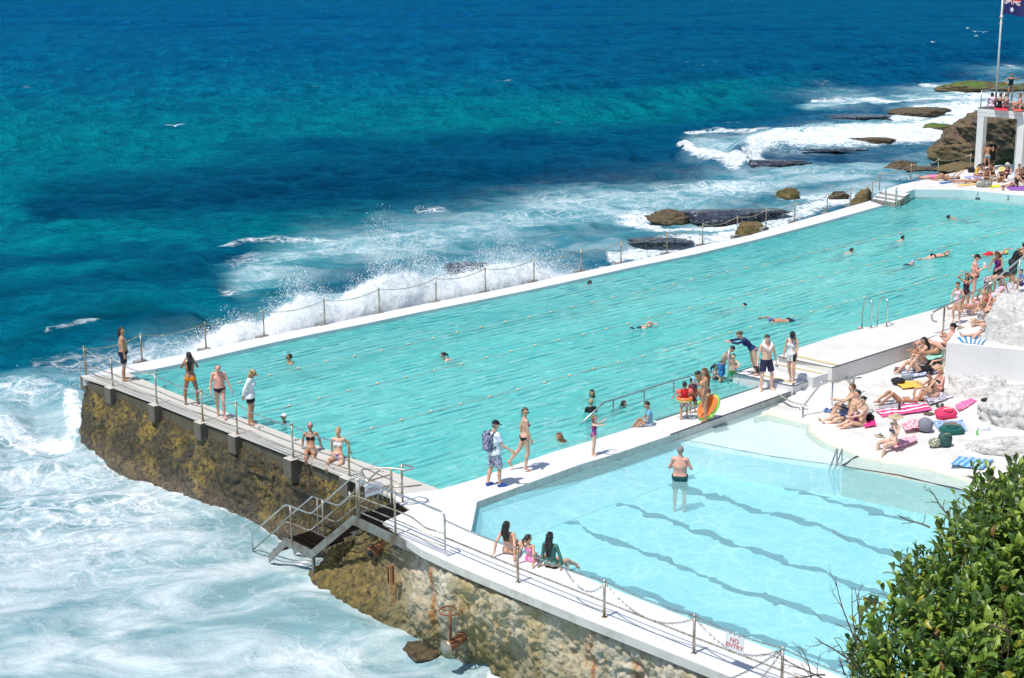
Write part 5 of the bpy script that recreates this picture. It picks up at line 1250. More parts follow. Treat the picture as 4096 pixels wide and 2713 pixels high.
text('lettering', 'ICEBERGS TAKE\n\nBEYOND THIS POINT', .048, INK, sg2, sp+np.array([0, -.008, 0]), rg, .001); text('lettering', 'NO RESPONSIBILITY', .050, SIGNR, sg2, sp+np.array([0, -.008, 0.0]), rg, .001)
# curved hand rails between the gate and the left fence
tubeobj('handrail', bezier_arc([atX(*c5(1350, 420), XP+.0), g0+np.array([.5, .6, hg+.02]), g1+np.array([0, .1, hg+.05]), g1+np.array([.35, -.35, hg]), g1+np.array([.65, -.15, hg-.03]), g1+np.array([.55, .2, hg-.02])], .25), .024, STEEL, st)
pz = g1+np.array([.45, .15, 0]); tubeobj('rail_post', [pz, pz+np.array([0, 0, hg+.02])], .028, RUST, st, 9)
tubeobj('handrail', bezier_arc([g1+np.array([0, 0, .55]), g1+np.array([.4, -.2, .5]), g1+np.array([.8, -.35, .5]), g1+np.array([.5, -.05, .45])], .2), .02, RUST, st)
# ================================================================= ladders and rails in the pools
def ladder(base, dirv, label, hgt=.95, wdt=.42, drop=.55, reach=.55, cat='ladder'):
    r_ = empty('pool_ladder', base); tag(r_, label, cat); d = np.array(dirv, float); d[2] = 0; d /= np.linalg.norm(d); s = np.array([-d[1], d[0], 0])
    for k in (-.5, .5):
        p = base+s*wdt*k; pts = bezier_arc([p, p+np.array([0, 0, hgt]), p+d*reach*.75+np.array([0, 0, hgt*1.0]), p+d*reach+np.array([0, 0, hgt*.45]), p+d*reach+np.array([0, 0, -drop])], .28, 8); tubeobj('handrail', pts, .026, STEEL, r_, 9)
        tubeobj('foot_plate', [p, p+np.array([0, 0, .015])], .06, STEEL, r_, 10)
    for z in (-.15, -.4): tubeobj('rung', [base+d*reach-s*wdt/2+np.array([0, 0, z]), base+d*reach+s*wdt/2+np.array([0, 0, z])], .02, STEEL, r_, 7)
    return r_
ladder(at(3515, 1310, .55), at(3470, 1290, .55)-at(3515, 1310, .55), 'steel ladder rails on the pool side of the right deck', 1.0, .62, 1.0, .62)
ladder(at(3560, 822, 0), at(3570, 835, 0)-at(3560, 822, 0), 'small steel ladder by the stairs at the far left corner of the pool', .95, .55, .6, .5)
# wading rail of the large pool
rl_ = empty('handrail', at(2440, 1620, -.3)); tag(rl_, 'long steel handrail beside the walk-in steps of the large pool', 'handrail')
Hp = []
def rise(x, y, z, yt):                                   # a vertical from (x,y,z) up to image height yt
    p = at(x, y, z); dz = (y-yt)/FPX*((p-CAM)@CF)*1.02; return p, p+np.array([0, 0, dz])
ps = [(2453, 1666, 1597), (2576, 1624, 1559), (2694, 1588, 1521), (2806, 1555, 1494), (2913, 1512, 1399)]
PT = [rise(x, y, -.3 if i < 4 else .2, t_) for i, (x, y, t_) in enumerate(ps)]
e0 = atd(2323, 1695, np.linalg.norm(PT[0][0]-CAM)-.4)
line = [at(2322, 1697, -.12), PT[0][1]+(PT[0][1]-PT[1][1])*.30]+[q[1] for q in PT[:4]]
k_ = PT[3][1]+(PT[3][1]-PT[2][1])*.42; line += [k_, PT[4][1]+np.array([.12, .05, .04])]
tubeobj('rail', bezier_arc(line, .06), .027, STEEL, rl_)
for a, c in PT: tubeobj('rail_post', [a-np.array([0, 0, .2]), c], .022, STEEL, rl_)
# rails of the near pool ramp
r2 = empty('handrail', at(3250, 1640, -.2)); tag(r2, 'bent steel handrail beside the ramp into the near pool', 'handrail')
q1 = rise(3210, 1691, -.25, 1625); q2 = rise(3327, 1623, 0, 1523); q3 = rise(3412, 1585, .02, 1513)
tubeobj('rail', bezier_arc([q1[1]+(q1[1]-q2[1])*.12, q1[1], rise(3284, 1660, -.05, 1524)[1], q2[1], q3[1], q3[1]+(q3[1]-q2[1])*.35], .06), .028, STEEL, r2)
for a, c in (q1, q2, q3): tubeobj('rail_post', [a-np.array([0, 0, .25]), c], .024, STEEL, r2)
r3 = empty('handrail', at(3330, 1890, -.3)); tag(r3, 'short slanted steel grab rail standing at the shelf edge in the near pool', 'handrail')
a = at(3345, 1872, -.42); tp = rise(3346, 1866, -.42, 1792)[1]
tubeobj('rail', bezier_arc([a, tp, at(3315, 1885, -.3), at(3312, 1895, -.8)], .05), .024, STEEL, r3); tubeobj('rail', bezier_arc([a+np.array([.1, -.1, 0]), tp+np.array([.1, -.1, 0]), at(3315, 1885, -.3)+np.array([.1, -.1, 0]), at(3318, 1900, -.8)], .05), .024, STEEL, r3)
# rail of the right steps
r4 = empty('handrail', at(3770, 1330, .5)); tag(r4, 'thick steel handrail rising beside the sunbathing steps on the right', 'handrail')
h1 = rise(3772, 1329, .5, 1225); h2 = rise(3948, 1229, .95, 1140); h3 = rise(4070, 1173, 1.5, 1037)
dd = (h2[1]-h1[1]); dd /= np.linalg.norm(dd)
hook = [h1[1]-dd*.45+np.array([0, 0, -.42]), h1[1]-dd*.72+np.array([0, 0, -.30]), h1[1]-dd*.78+np.array([0, 0, -.02]), h1[1]-dd*.45, h1[1], h2[1], h3[1], h3[1]+(h3[1]-h2[1])*.6]
tubeobj('rail', bezier_arc(hook, .22, 7), .032, STEEL, r4)
for a, c in (h1, h2, h3): tubeobj('rail_post', [a-np.array([0, 0, .1]), c], .03, RUST, r4)
for k in range(4):
    f = .2+.2*k; tubeobj('wire', [h1[0]*(1-f)+h1[1]*f, h2[0]*(1-f)+h2[1]*f, h3[0]*(1-f)+h3[1]*f], .006, STEEL, r4, 5)
# ================================================================= sunbathing ground
PL = [(3010, 1648), (3074, 1636), (3140, 1652), (3190, 1664), (3233, 1672), (3228, 1694), (3245, 1712), (3268, 1728), (3300, 1748), (3336, 1762), (3370, 1773), (3403, 1789), (3440, 1802), (3470, 1810), (3546, 1829), (3630, 1838), (3710, 1852), (3794, 1876), (3900, 1912), (4096, 1957), (4300, 2000), (4600, 2060), (4900, 1900), (4900, 1100), (4500, 1120), (4096, 1215), (3900, 1292), (3706, 1372), (3325, 1500), (3175, 1570)]
PLw = np.array([at(x, y, 0)[:2] for x, y in PL])
def poly_sd(q, poly):
    d = np.full(len(q), 1e9); ins = np.zeros(len(q), bool)
    for i in range(len(poly)):
        a, b = poly[i], poly[(i+1) % len(poly)]; ab = b-a; t = np.clip(((q-a)@ab)/(ab@ab), 0, 1); d = np.minimum(d, np.linalg.norm(q-(a+t[:, None]*ab), axis=1))
        c = ((a[1] > q[:, 1]) != (b[1] > q[:, 1])) & (q[:, 0] < (b[0]-a[0])*(q[:, 1]-a[1])/(b[1]-a[1]+1e-12)+a[0]); ins ^= c
    return np.where(ins, d, -d)
mn, mx_ = PLw.min(0)-1.2, PLw.max(0)+.5; mx_ = np.minimum(mx_, [46, 9])
gx, gy_ = np.arange(mn[0], mx_[0], .085), np.arange(mn[1], mx_[1], .085); GX, GY = np.meshgrid(gx, gy_, indexing='ij'); q = np.stack([GX.ravel(), GY.ravel()], 1)
sd_ = poly_sd(q, PLw)
shore_d = np.full(len(q), 1e9)
for i in range(22):
    a, b_ = PLw[i], PLw[i+1]; ab = b_-a; t_ = np.clip(((q-a)@ab)/(ab@ab), 0, 1); shore_d = np.minimum(shore_d, np.linalg.norm(q-(a+t_[:, None]*ab), axis=1))
ramp = np.exp(-(((q-np.array(at(3100, 1610, 0)[:2]))**2).sum(1))/1.3**2)
edge = np.where(sd_ > 0, shore_d, -shore_d)
n_a = fbm(np.stack([q[:, 0]*.7, q[:, 1]*.7, 0*q[:, 0]], 1), 4, 70); n_b = fbm(np.stack([q[:, 0]*3, q[:, 1]*3, 0*q[:, 0]], 1), 3, 71)
H = -.2+.23*sst(0, .35, edge)*(1-.75*ramp)+.05*n_a*sst(0, .8, edge)+.012*n_b-1.6*sst(0, -.22, edge)*(1-ramp)-.5*sst(0, -1, edge)*ramp
H = np.where(sd_ < 0, np.where(edge < 0, np.minimum(H, -.2-.01), H), H)
rise_px = pix(np.stack([q[:, 0], q[:, 1], 0*q[:, 0]], 1)); rx, ry = rise_px
H += .16*sst(3700, 4000, rx)*sst(1900, 1600, ry)*(sd_ > 0)
keep = (sd_ > -1.0).reshape(GX.shape)
idx = np.arange(len(q)).reshape(GX.shape); kf = keep[:-1, :-1] & keep[1:, :-1] & keep[1:, 1:] & keep[:-1, 1:]
inside = (sd_ > 0).reshape(GX.shape); near_shore = (shore_d < 1.2).reshape(GX.shape); kk = inside | near_shore; kf &= kk[:-1, :-1] & kk[1:, 1:] & kk[1:, :-1] & kk[:-1, 1:]
# nothing of the sheet may reach past the walkway or the deck
wkd = poly_sd(q, np.array([at(x, y, 0)[:2] for x, y in [(3010, 1648)]+[(2681, 1742), (1908, 2008), (1760, 1957), (3037, 1546), (3172, 1566)]])).reshape(GX.shape) > -.02
kf &= ~(wkd[:-1, :-1] | wkd[1:, 1:])
F = np.stack([idx[:-1, :-1], idx[1:, :-1], idx[1:, 1:], idx[:-1, 1:]], -1)[kf]
t = NT('painted_ground'); p_ = t.pos(); sz = t.n('SeparateXYZ'); t.put(sz, 0, p_); n_ = t.noise(1.2, p_, 7, .65, .6); n2_ = t.noise(9, t.mapping(p_, rot=(0, 0, .8), scale=(1, .35, 1)), 5, .6)
c_ = t.mix(t.math('MULTIPLY', t.ramp(n_, [(.45, 0.), (.68, 1.)]), .5), (.68, .67, .64), (.46, .41, .32)); c_ = t.mix(t.math('MULTIPLY', t.ramp(n2_, [(.58, 0.), (.7, 1.)]), .3), c_, (.45, .42, .36))
mr = t.n('MapRange'); t.put(mr, 0, t.math('ADD', sz.outputs[2], t.math('MULTIPLY', n_, .08))); mr.inputs[1].default_value = -.07; mr.inputs[2].default_value = -.17
c_ = t.mix(t.math('MULTIPLY', mr.outputs[0], .85), c_, (.55, .53, .38)); t.pbr(c_, .65, 0, t.bump(t.math('ADD', n_, t.math('MULTIPLY', n2_, .3)), .4, .04)); PGM = t.m
V_ = np.stack([q[:, 0], q[:, 1], H], 1); used = np.unique(F); mp = -np.ones(len(q), int); mp[used] = np.arange(len(used))
gme = mesh_np('painted_rock_ground', V_[used], mp[F], PGM); tag(link('ground', gme), kind='structure')
def gz_at(x, y, z=.05): return at(x, y, z)
wline('ground_marking', [(3112, 1581), (3165, 1612), (3245, 1631), (3297, 1612)][:2]+[(3230, 1628)], .045, .09, GREYC, None, .0, 3, .03); 
for o in [ob for ob in bpy.data.objects if ob.name.startswith('ground_marking')]: tag(o, kind='structure')
tag(wline('ground_marking', [(3345, 1492), (3378, 1497), (3420, 1560), (3480, 1655)], .05, .13, GREYC, None, .0, 8, .03), kind='structure')
# white block wall
Bc = [(3785, 1378), (3800, 1640)]
bw = empty('block_wall', at(3900, 1500, .0)); tag(bw, 'solid white block wall between the sunbathing ground and the striped towel terrace', 'wall')
pA = at(3783, 1521, .05); ztop = pA[2]+(1521-1371)/FPX*((pA-CAM)@CF)
cb = [at(3787, 1371, ztop), at(3822, 1325, ztop), at(3985, 1268, ztop), at(4300, 1250, ztop), at(4300, 1420, ztop), at(4012, 1394, ztop)]
MB().prism([tuple(p[:2]) for p in cb], -.3, ztop).build('block', WHITE, bw)
# white painted rocks on the right
for i, (x, y, z, s, lab) in enumerate((((3965, 1720), 0, .0, (2.6, 1.7, 1.5), 'pale layered rock mass behind the bags on the right'),)): pass
rock('white_rock', 4050, 1490, (2.9, 2.6, 4.4), RM['white'], 'big layered white painted rock beside the block wall', 51, z=.15, n=90, jag=.20)
rock('white_rock', 4195, 1400, (2.7, 2.4, 3.8), RM['white'], 'tall pale rock with brown cracks right of the striped towel', 52, z=.7, n=90, jag=.20)
rock('white_rock', 4205, 1290, (2.8, 2.2, 2.6), RM['white'], 'grey white rock wall next to the patterned blanket', 53, z=.8, n=60, jag=.3)
rock('white_rock', 4090, 1690, (3.0, 2.4, 1.8), RM['white'], 'low ridged white rock behind the green bag', 54, z=.12, n=50, jag=.4)
rock('white_rock', 3960, 1590, (2.6, 1.8, 1.6), RM['white'], 'small flat white rock at the corner of the block wall', 55, z=.05, n=40, jag=.4)
rock('white_rock', 4060, 1800, (3.0, 1.3, .7), RM['white'], 'smooth white rock lip behind the blue striped towel', 56, z=.05, n=40, jag=.3)
# stepped seating along the right deck
for i, (a_, b_, zz) in enumerate((((3706, 1354), (3800, 1420), .62), ((3790, 1325), (3880, 1385), .80), ((3860, 1290), (3950, 1330), .98), ((3925, 1258), (4030, 1300), 1.15))):
    pass
sts = empty('seating_steps', at(3860, 1290, .55)); tag(sts, 'broad wooden edged seating steps rising to the right of the pool', 'steps')
TIM = paint_mat('worn_timber', (.34, .28, .19), (.16, .14, .11), .6, 3)
for i in range(6):
    za = .58+.17*i; A_ = at(3706+62*i, 1358-27*i, za); B_ = at(3780+60*i, 1400-30*i, za); C_ = at(4250, 1250-20*i, za); D_ = at(4200, 1160-10*i, za)
    MB().prism([tuple(p[:2]) for p in (A_, B_, C_, D_)], za-.7, za).build('tread', FARW, sts)
    d = B_-A_; n3 = d/np.linalg.norm(d); s = np.array([n3[1], -n3[0], 0]); 
    MB().box((A_+B_)/2+np.array([0, 0, .006]), (np.linalg.norm(d)*1.0, .2, .02), math.atan2(d[1], d[0])).build('timber_edge', TIM, sts)
# ================================================================= terrace on columns
TW = plain('terrace_concrete', (.66, .66, .63), .7, 0, .06, 2)
ta = empty('terrace', at(3905, 672, .4)); tag(ta, 'raised concrete terrace on square columns at the far right', 'terrace')
c1 = at(3905, 672, .4); c2 = at(4030, 668, .4); ZT = .4+(672-432)/FPX*((c1-CAM)@CF)*1.03
p1 = at(3911, 432, ZT); p2 = at(4096, 446, ZT); u_ = p2-p1; u_[2] = 0; LN_ = np.linalg.norm(u_); u_ /= LN_; v_ = np.array([-u_[1], u_[0], 0]); v_ = v_ if v_@CF > 0 else -v_
azT = math.atan2(u_[1], u_[0]); DW = 5.2; LT = 9.0
def tb(name, o, l, dpt, h, mat=TW, par=None): return MB().box(o+u_*l/2+v_*dpt/2-np.array([0, 0, h/2]), (l, dpt, h), azT).build(name, mat, par or ta)
tb('slab', p1+np.array([0, 0, 0])-np.array([0, 0, .03]), LT, DW, .24)
tb('beam', p1-np.array([0, 0, .24]), LT, .35, .22); tb('beam', p1+v_*(DW-.4)-np.array([0, 0, .24]), LT, .35, .22)
tb('paving', p1+np.array([0, 0, .02]), LT, DW, .05, plain('dark_paving', (.09, .085, .08), .8))
sc1 = (3929-3902)/FPX*((c1-CAM)@CF)
for lo_, dp_ in ((0, 0), (2.55, 0), (5.2, 0), (0, DW-.45), (2.55, DW-.45)):
    MB().box(p1+u_*(lo_+sc1/2+.02)+v_*(dp_+.22)-np.array([0, 0, (ZT-.3)/2+.3]), (sc1, .42, ZT-.3), azT).build('column', TW, ta)
# railing and flag pole
rt = empty('railing', p1); tag(rt, 'steel railing round the far terrace', 'railing')
RH = 1.0; pr0 = p1+u_*.1+v_*.15
for k in range(6): make_post(rt, pr0+u_*1.45*k, RH-.03, .03)
for k in range(1, 5): make_post(rt, pr0+v_*1.2*k, RH-.03, .03)
for hz_ in (RH, .5): tubeobj('rail', [pr0+v_*DW*.95+np.array([0, 0, hz_]), pr0+np.array([0, 0, hz_]), pr0+u_*8.6+np.array([0, 0, hz_])], .03 if hz_ == RH else .012, STEEL, rt, 7)
tubeobj('rail', [pr0+v_*DW*.95+np.array([0, 0, RH]), pr0+v_*DW*.95+u_*8+np.array([0, 0, RH])], .03, RUST, rt, 7)
for k in range(1, 6): make_post(rt, pr0+v_*DW*.95+u_*1.45*k, RH-.03, .03)
fp0 = p1+u_*.62+v_*.9; fp = empty('flagpole', fp0); tag(fp, 'tall white flagpole standing on the far terrace', 'flagpole')
dF = (fp0-CAM)@CF; ht = (428+8)/FPX*dF*1.05; pm = plain('pole_paint', (.62, .62, .60), .35)
b = MB(); b.tube([fp0, fp0+np.array([0, 0, ht*.6]), fp0+np.array([0, 0, ht])], [.065, .055, .045], 12); b.build('pole', pm, fp, True)
MB().ball(fp0+np.array([0, 0, ht*.775]), .10, 12, 8).build('collar', pm, fp, True); MB().ball(fp0+np.array([0, 0, ht+.05]), .09, 12, 8).build('finial', pm, fp, True)
tubeobj('halyard', [fp0+np.array([.12, 0, ht*.8]), fp0+np.array([.18, -.02, ht*.88]), fp0+np.array([.1, 0, ht])], .012, WHITEM, fp, 5)
# the national flag, its field, crosses and stars as coloured cells of one cloth
def flag():
    NX, NY = 220, 110; Lf = 2.3; Hf = 1.15; fx, fy = np.meshgrid((np.arange(NX)+.5)/NX*2, (np.arange(NY)+.5)/NY, indexing='ij')
    colr = np.zeros((NX, NY), int)                          # 0 blue 1 white 2 red
    x = fx; y = fy-.5                                       # canton: x 0..1, y 0..0.5 in a 2:1 frame
    cxn = (x < 1) & (y > 0); a = x/1.0; bb = y/.5; w_ = 1.0; h_ = .5
    d1 = np.abs((y)-(x)*.5)/1.118; d2 = np.abs((y)-(.5-x*.5))/1.118
    colr[cxn & ((d1 < .05) | (d2 < .05))] = 1; colr[cxn & ((d1 < .018) | (d2 < .018))] = 2
    colr[cxn & ((np.abs(x-.5) < .085) | (np.abs(y-.25) < .085))] = 1; colr[cxn & ((np.abs(x-.5) < .05) | (np.abs(y-.25) < .05))] = 2
    def star(cx, cy, R, n, r=.45):
        dx, dy = fx-cx, fy-cy; rr = np.hypot(dx, dy); th = (np.arctan2(dx, dy) % (2*math.pi/n)); th = np.minimum(th, 2*math.pi/n-th); al = math.pi/n
        ri = R*r; lim = R*ri*math.sin(al)/(R*np.sin(th)*1.0*0+ri*math.sin(al)*np.cos(th)*0+np.maximum(1e-6, ri*np.sin(al-th)+R*np.sin(th)))
        colr[rr < lim] = 1
    star(.5, .25, .15, 7, .5)
    for cx, cy, R, n in ((1.5, .16, .075, 7), (1.25, .56, .075, 7), (1.5, .84, .075, 7), (1.72, .63, .075, 7), (1.6, .45, .045, 5)): star(cx, cy, R, n)
    gx_, gy2 = np.meshgrid(np.linspace(0, 1, NX+1), np.linspace(0, 1, NY+1), indexing='ij')
    amp = .16*gx_**.6; ph = gx_*9.5+gy2*1.2
    s = gx_*Lf*.93; off = amp*np.sin(ph); o0 = fp0+np.array([.16, 0, ht-.2-Hf])
    wind = u_; side = v_
    V = o0[None, None]+wind*s[..., None]+side*off[..., None]; V[..., 2] += gy2*Hf-.20*gx_**1.3+.05*np.sin(ph*.8+1)*gx_; V += wind*(.1*(np.abs(gy2-.5)*2)**2*(1-gx_)**2*-1)[..., None]
    idx = np.arange((NX+1)*(NY+1)).reshape(NX+1, NY+1); F = np.stack([idx[:-1, :-1], idx[1:, :-1], idx[1:, 1:], idx[:-1, 1:]], -1).reshape(-1, 4)
    ms = [plain('flag_blue', (.008, .012, .10), .7), plain('flag_white', (.75, .75, .75), .7), plain('flag_red', (.60, .03, .03), .7)]
    o = obj('flag', V.reshape(-1, 3), F, ms[0], None, True); o.data.materials.append(ms[1]); o.data.materials.append(ms[2]); o.data.polygons.foreach_set('material_index', colr.reshape(-1).astype(np.int32))
    tag(o, 'dark blue national flag with red and white crosses and white stars waving from the flagpole', 'flag')
flag()
# ================================================================= headland and reef
rock('headland_rock', 3860, 600, (6.5, 5.0, 4.4), RM['brown'], 'big brown sloping headland rock left of the terrace columns', 60, z=-1.4, n=130, jag=.32, rz=10)
rock('headland_rock', 4010, 560, (7.0, 6.0, 6.0), RM['brown'], 'dark cracked rock mass behind the terrace columns', 62, z=-.6, n=130, jag=.42)
rock('headland_rock', 4190, 560, (9, 8, 7.2), RM['brown'], 'brown rock cliff at the right edge behind the second column', 63, z=-.5, n=130, jag=.4)
rock('headland_rock', 3850, 672, (4.6, 2.6, .9), RM['brown'], 'low ochre rock ledge in the surf below the headland', 64, z=-1.9, n=50, jag=.4)
RK = [(3145, 782, (1.7, 1.3, 1.1), 'brown', 'single brown boulder in the surf off the middle of the sea wall', 1), (2672, 876, (3.0, 2.0, .95), 'olive', 'dark wet reef hump with water streaming off it', 2), (2890, 862, (8.5, 4.6, .95), 'wet', 'long dark reef shelf awash behind the sea wall posts', 3),
      (3010, 934, (1.9, 1.0, 1.5), 'brown', 'brown rock leaning against the outside of the sea wall', 4), (3450, 815, (1.6, .9, 1.7), 'brown', 'pitted brown rock beside the corner steps of the pool', 5), (3610, 668, (3.2, 2.4, 1.1), 'olive', 'olive brown boulder in the surf left of the headland', 6),
      (3708, 678, (3.0, 1.6, .45), 'olive', 'low yellowish rock between boulder and headland', 7), (3490, 566, (5.0, 2.0, .8), 'olive', 'weedy reef rocks in the white breakers', 8), (3350, 600, (5.6, 1.8, .45), 'wet', 'dark reef edge below the white breaker', 9), (3420, 470, (7.8, 3, .55), 'wet', 'far dark reef to the left in the foam', 10),
      (3685, 448, (7.4, 3, .75), 'olive', 'far flat brown reef right of the dark one', 11), (3900, 358, (9.5, 4, 1.7), 'green', 'far square rock with green weed on top', 12), (4120, 360, (10, 4, 1.5), 'green', 'far weedy rock at the right edge of the photo', 13), (3760, 520, (5.2, 3.4, 1.3), 'green', 'low rock covered in bright green weed', 14),
      (3090, 655, (7, 2.6, .7), 'wet', 'long dark reef ridge in front of the breaking wave', 15), (1888, 1070, (2.9, 2.2, .65), 'wet', 'reddish brown rock awash behind the spray', 16), (2650, 962, (4.2, 1.7, .25), 'wet', 'dark rock awash close to the sea wall', 17), (3350, 782, (1.6, .7, .5), 'olive', 'thin dark rock ridge in the surf by the corner steps', 18), (3785, 690, (1.2, .7, .55), 'olive', 'small rock just off the far deck', 19), (4000, 640, (3, 2, .7), 'brown', 'low rock under the terrace railing', 20)]
for x, y, s, m_, lab, sd2 in RK: rock('reef_rock', x, y, s, RM[m_], lab, 100+sd2, n=44, jag=.38)

# ---- the rising shore to the right of the pools, beyond the frame
sx_ = np.array([at(4330, 2900, 0), at(4330, 2300, 0), at(4420, 1900, 0), at(4420, 1500, 0), at(4500, 1200, 0), at(4560, 900, 0), at(4560, 640, 0), at(4560, 480, 0)])
nv_ = 40; rr_ = resP(sx_, 160); axr_ = CR.copy(); axr_[2] = 0; axr_ /= np.linalg.norm(axr_)
V_ = []
for j in range(nv_):
    d_ = 16.0*(j/(nv_-1))**1.4; hz_ = -2.2 if j == 0 else -.35+5.5*sst(0, 16, d_)
    V_.append(rr_*np.array([1, 1, 0])+axr_*d_+np.array([0, 0, hz_]))
V_ = np.array(V_); V_[1:, :, 2] += .5*fbm(V_[1:]*.5, 4, 200); idx = np.arange(nv_*160).reshape(nv_, 160); F = np.stack([idx[:-1, :-1], idx[:-1, 1:], idx[1:, 1:], idx[1:, :-1]], -1).reshape(-1, 4)
tag(obj('hillside', V_.reshape(-1, 3), F, RM['white'], None, True), kind='structure')
# ================================================================= breaking spray along the ocean side wall
def spray():
    S = np.array([at(x, y, 0) for x, y in S_OUT]); d = np.r_[0, np.cumsum(np.linalg.norm(np.diff(S, axis=0), axis=1))]; xs = np.array([q[0] for q in S_OUT], float)
    t = NT('sea_foam'); n = t.noise(4, t.pos(), 6, .7); c = t.mix(t.ramp(n, [(.3, 0.), (.6, 1.)]), (.80, .85, .88), (.93, .95, .96)); b_ = t.n('BsdfPrincipled', Roughness=.9, Subsurface__Weight=1.0, Subsurface__Scale=.30); b_.inputs['Subsurface Radius'].default_value = (1, 1, 1); t.put(b_, 'Base Color', c); t.put(b_, 'Normal', t.bump(n, .3, .05))
    tl = t.n('BsdfTranslucent'); t.put(tl, 0, (.85, .9, .92)); mx = t.n('MixShader'); t.put(mx, 0, .25); t.t.links.new(b_.outputs[0], mx.inputs[1]); t.t.links.new(tl.outputs[0], mx.inputs[2]); t.t.links.new(mx.outputs[0], t.out.inputs[0]); FM = t.m
    t = NT('sea_droplets'); b_ = t.n('BsdfDiffuse'); t.put(b_, 0, (.95, .97, .98)); tl = t.n('BsdfTranslucent'); t.put(tl, 0, (.95, .97, .98)); mx = t.n('MixShader'); t.put(mx, 0, .5); t.t.links.new(b_.outputs[0], mx.inputs[1]); t.t.links.new(tl.outputs[0], mx.inputs[2]); t.t.links.new(mx.outputs[0], t.out.inputs[0]); DM = t.m
    # low bank of white water: heights above the deck in metres along the photo's x
    kx = [740, 800, 900, 1000, 1100, 1180, 1260, 1330, 1400, 1460, 1520, 1600, 1700, 1780, 1860, 1950, 2040, 2120, 2200, 2320, 2420]
    lo = [q_*(1.3 if q_ > 0 else 1) for q_ in [-1.4, -.3, .15, .30, .15, .50, .75, .55, .35, .55, .65, .85, .75, .60, .55, .50, .60, .55, .25, -.4, -1.2]]
    hi = [1.22*q_ for q_ in [.2, .5, .8, .9, .7, 1.3, 2.4, 1.5, .8, .9, 1.6, 2.5, 2.3, 2.3, 1.2, 1.1, 1.5, 1.7, 1.2, .7, .3]]
    nu, nv = 900, 60; s = np.linspace(np.interp(740, xs, d), np.interp(2420, xs, d), nu); P0 = np.stack([np.interp(s, d, S[:, k]) for k in range(3)], 1); X0 = np.interp(s, d, xs)
    hl_ = np.interp(X0, kx, lo); hh = np.interp(X0, kx, hi)
    hl_ = hl_+.22*fbm(np.stack([s*1.1, 0*s, 0*s], 1), 4, 81)+.10*fbm(np.stack([s*5, 0*s, 0*s], 1), 3, 82)
    v = np.linspace(0, 1, nv); th = v*math.pi
    # cross-section: an arch from the wall's edge over and down to the sea
    G = np.zeros((nv, nu, 3)); topz = hl_[None]; zb = -.9
    yy = .12+1.7*v; prof = np.sin(np.clip(th, 0, math.pi))**.55
    G[..., 0] = P0[None, :, 0]; G[..., 1] = P0[None, :, 1]+yy[:, None]+.0; G[..., 2] = np.where(v[:, None] < .5, -.35+(topz+.35)*prof[:, None], ZS+(topz-ZS)*prof[:, None])
    q = G*1.0; nn = fbm(q*2.2, 5, 83); n2 = fbm(q*7, 3, 84); G[..., 1] += .16*nn+.06*n2; G[..., 2] += (.12*nn+.09*n2)*prof[:, None]; G[..., 0] += .12*fbm(q*2.1+5, 4, 85)
    idx = np.arange(nv*nu).reshape(nv, nu); F = np.stack([idx[:-1, :-1], idx[:-1, 1:], idx[1:, 1:], idx[1:, :-1]], -1).reshape(-1, 4)
    bank = obj('white_water', G.reshape(-1, 3), F, FM, None, True); tag(bank, kind='stuff')
    # droplets
    g = np.random.default_rng(11)
    def drops(N, f, rmin, rmax, name):
        P_ = f(N, g); N = len(P_); r = rmin+(rmax-rmin)*g.random(N)**3.2
        V = P_[:, None]+g.normal(size=(N, 3, 3))*r[:, None, None]*.85; Fq = np.arange(3*N).reshape(N, 3)
        o = obj(name, V.reshape(-1, 3), Fq, DM, None, False); tag(o, kind='stuff'); return o
    def plume(N, g):
        w_ = np.clip(hh-.1, .05, None)**1.3; cdf = np.cumsum(w_*(X0 < 2420)); cdf /= cdf[-1]; i = np.searchsorted(cdf, g.random(N)); i = np.clip(i, 0, nu-1)
        ss = s[i]+g.normal(0, .05, N); lean = .12
        u = g.random(N); jet = .45+.85*np.abs(fbm(np.stack([ss*1.6, 0*ss, 0*ss], 1), 3, 90))*2; H_ = hh[i]*np.clip(jet, .4, 1.0)
        fine = 1+.35*fbm(np.stack([ss*6, 0*ss, 0*ss], 1), 2, 91); zz = -.4+(H_*fine+.4)*u**1.5
        keep = g.random(N) < (1-.78*u)*sst(-.40, .10, fbm(np.stack([ss*3.2, zz*2.6, 0*ss], 1), 3, 92)+.22*(1-u))
        p = np.stack([np.interp(ss, s, P0[:, 0])+lean*zz*.5, np.interp(ss, s, P0[:, 1])+.35+g.random(N)*1.2+.15*zz, zz], 1); return p[keep]
    drops(560000, plume, .0045, .028, 'sea_spray')
    def skin_(N, g):
        k = g.integers(0, nv*nu, N); q_ = G.reshape(-1, 3)[k]; return (q_+g.normal(0, .07, (N, 3))+np.array([0, -.04, .10])*g.random((N, 1)))[(q_[:, 2] > -1.0)]
    drops(120000, skin_, .006, .03, 'sea_spray')
    def over(N, g):                                        # thin curtain in front of the posts
        i = g.integers(0, nu, N); ss = s[i]; zz = (hl_[i]+.1)*g.random(N)**.6; k = (X0[i] > 780) & (X0[i] < 2060) & (g.random(N) < .8) & (fbm(np.stack([ss*2, zz*2, 0*ss], 1), 3, 95) > .0); p = np.stack([P0[i, 0], P0[i, 1]+.02-.12*g.random(N), np.clip(zz, .02, 2)], 1); return p[k]
    drops(9000, over, .006, .020, 'sea_spray')
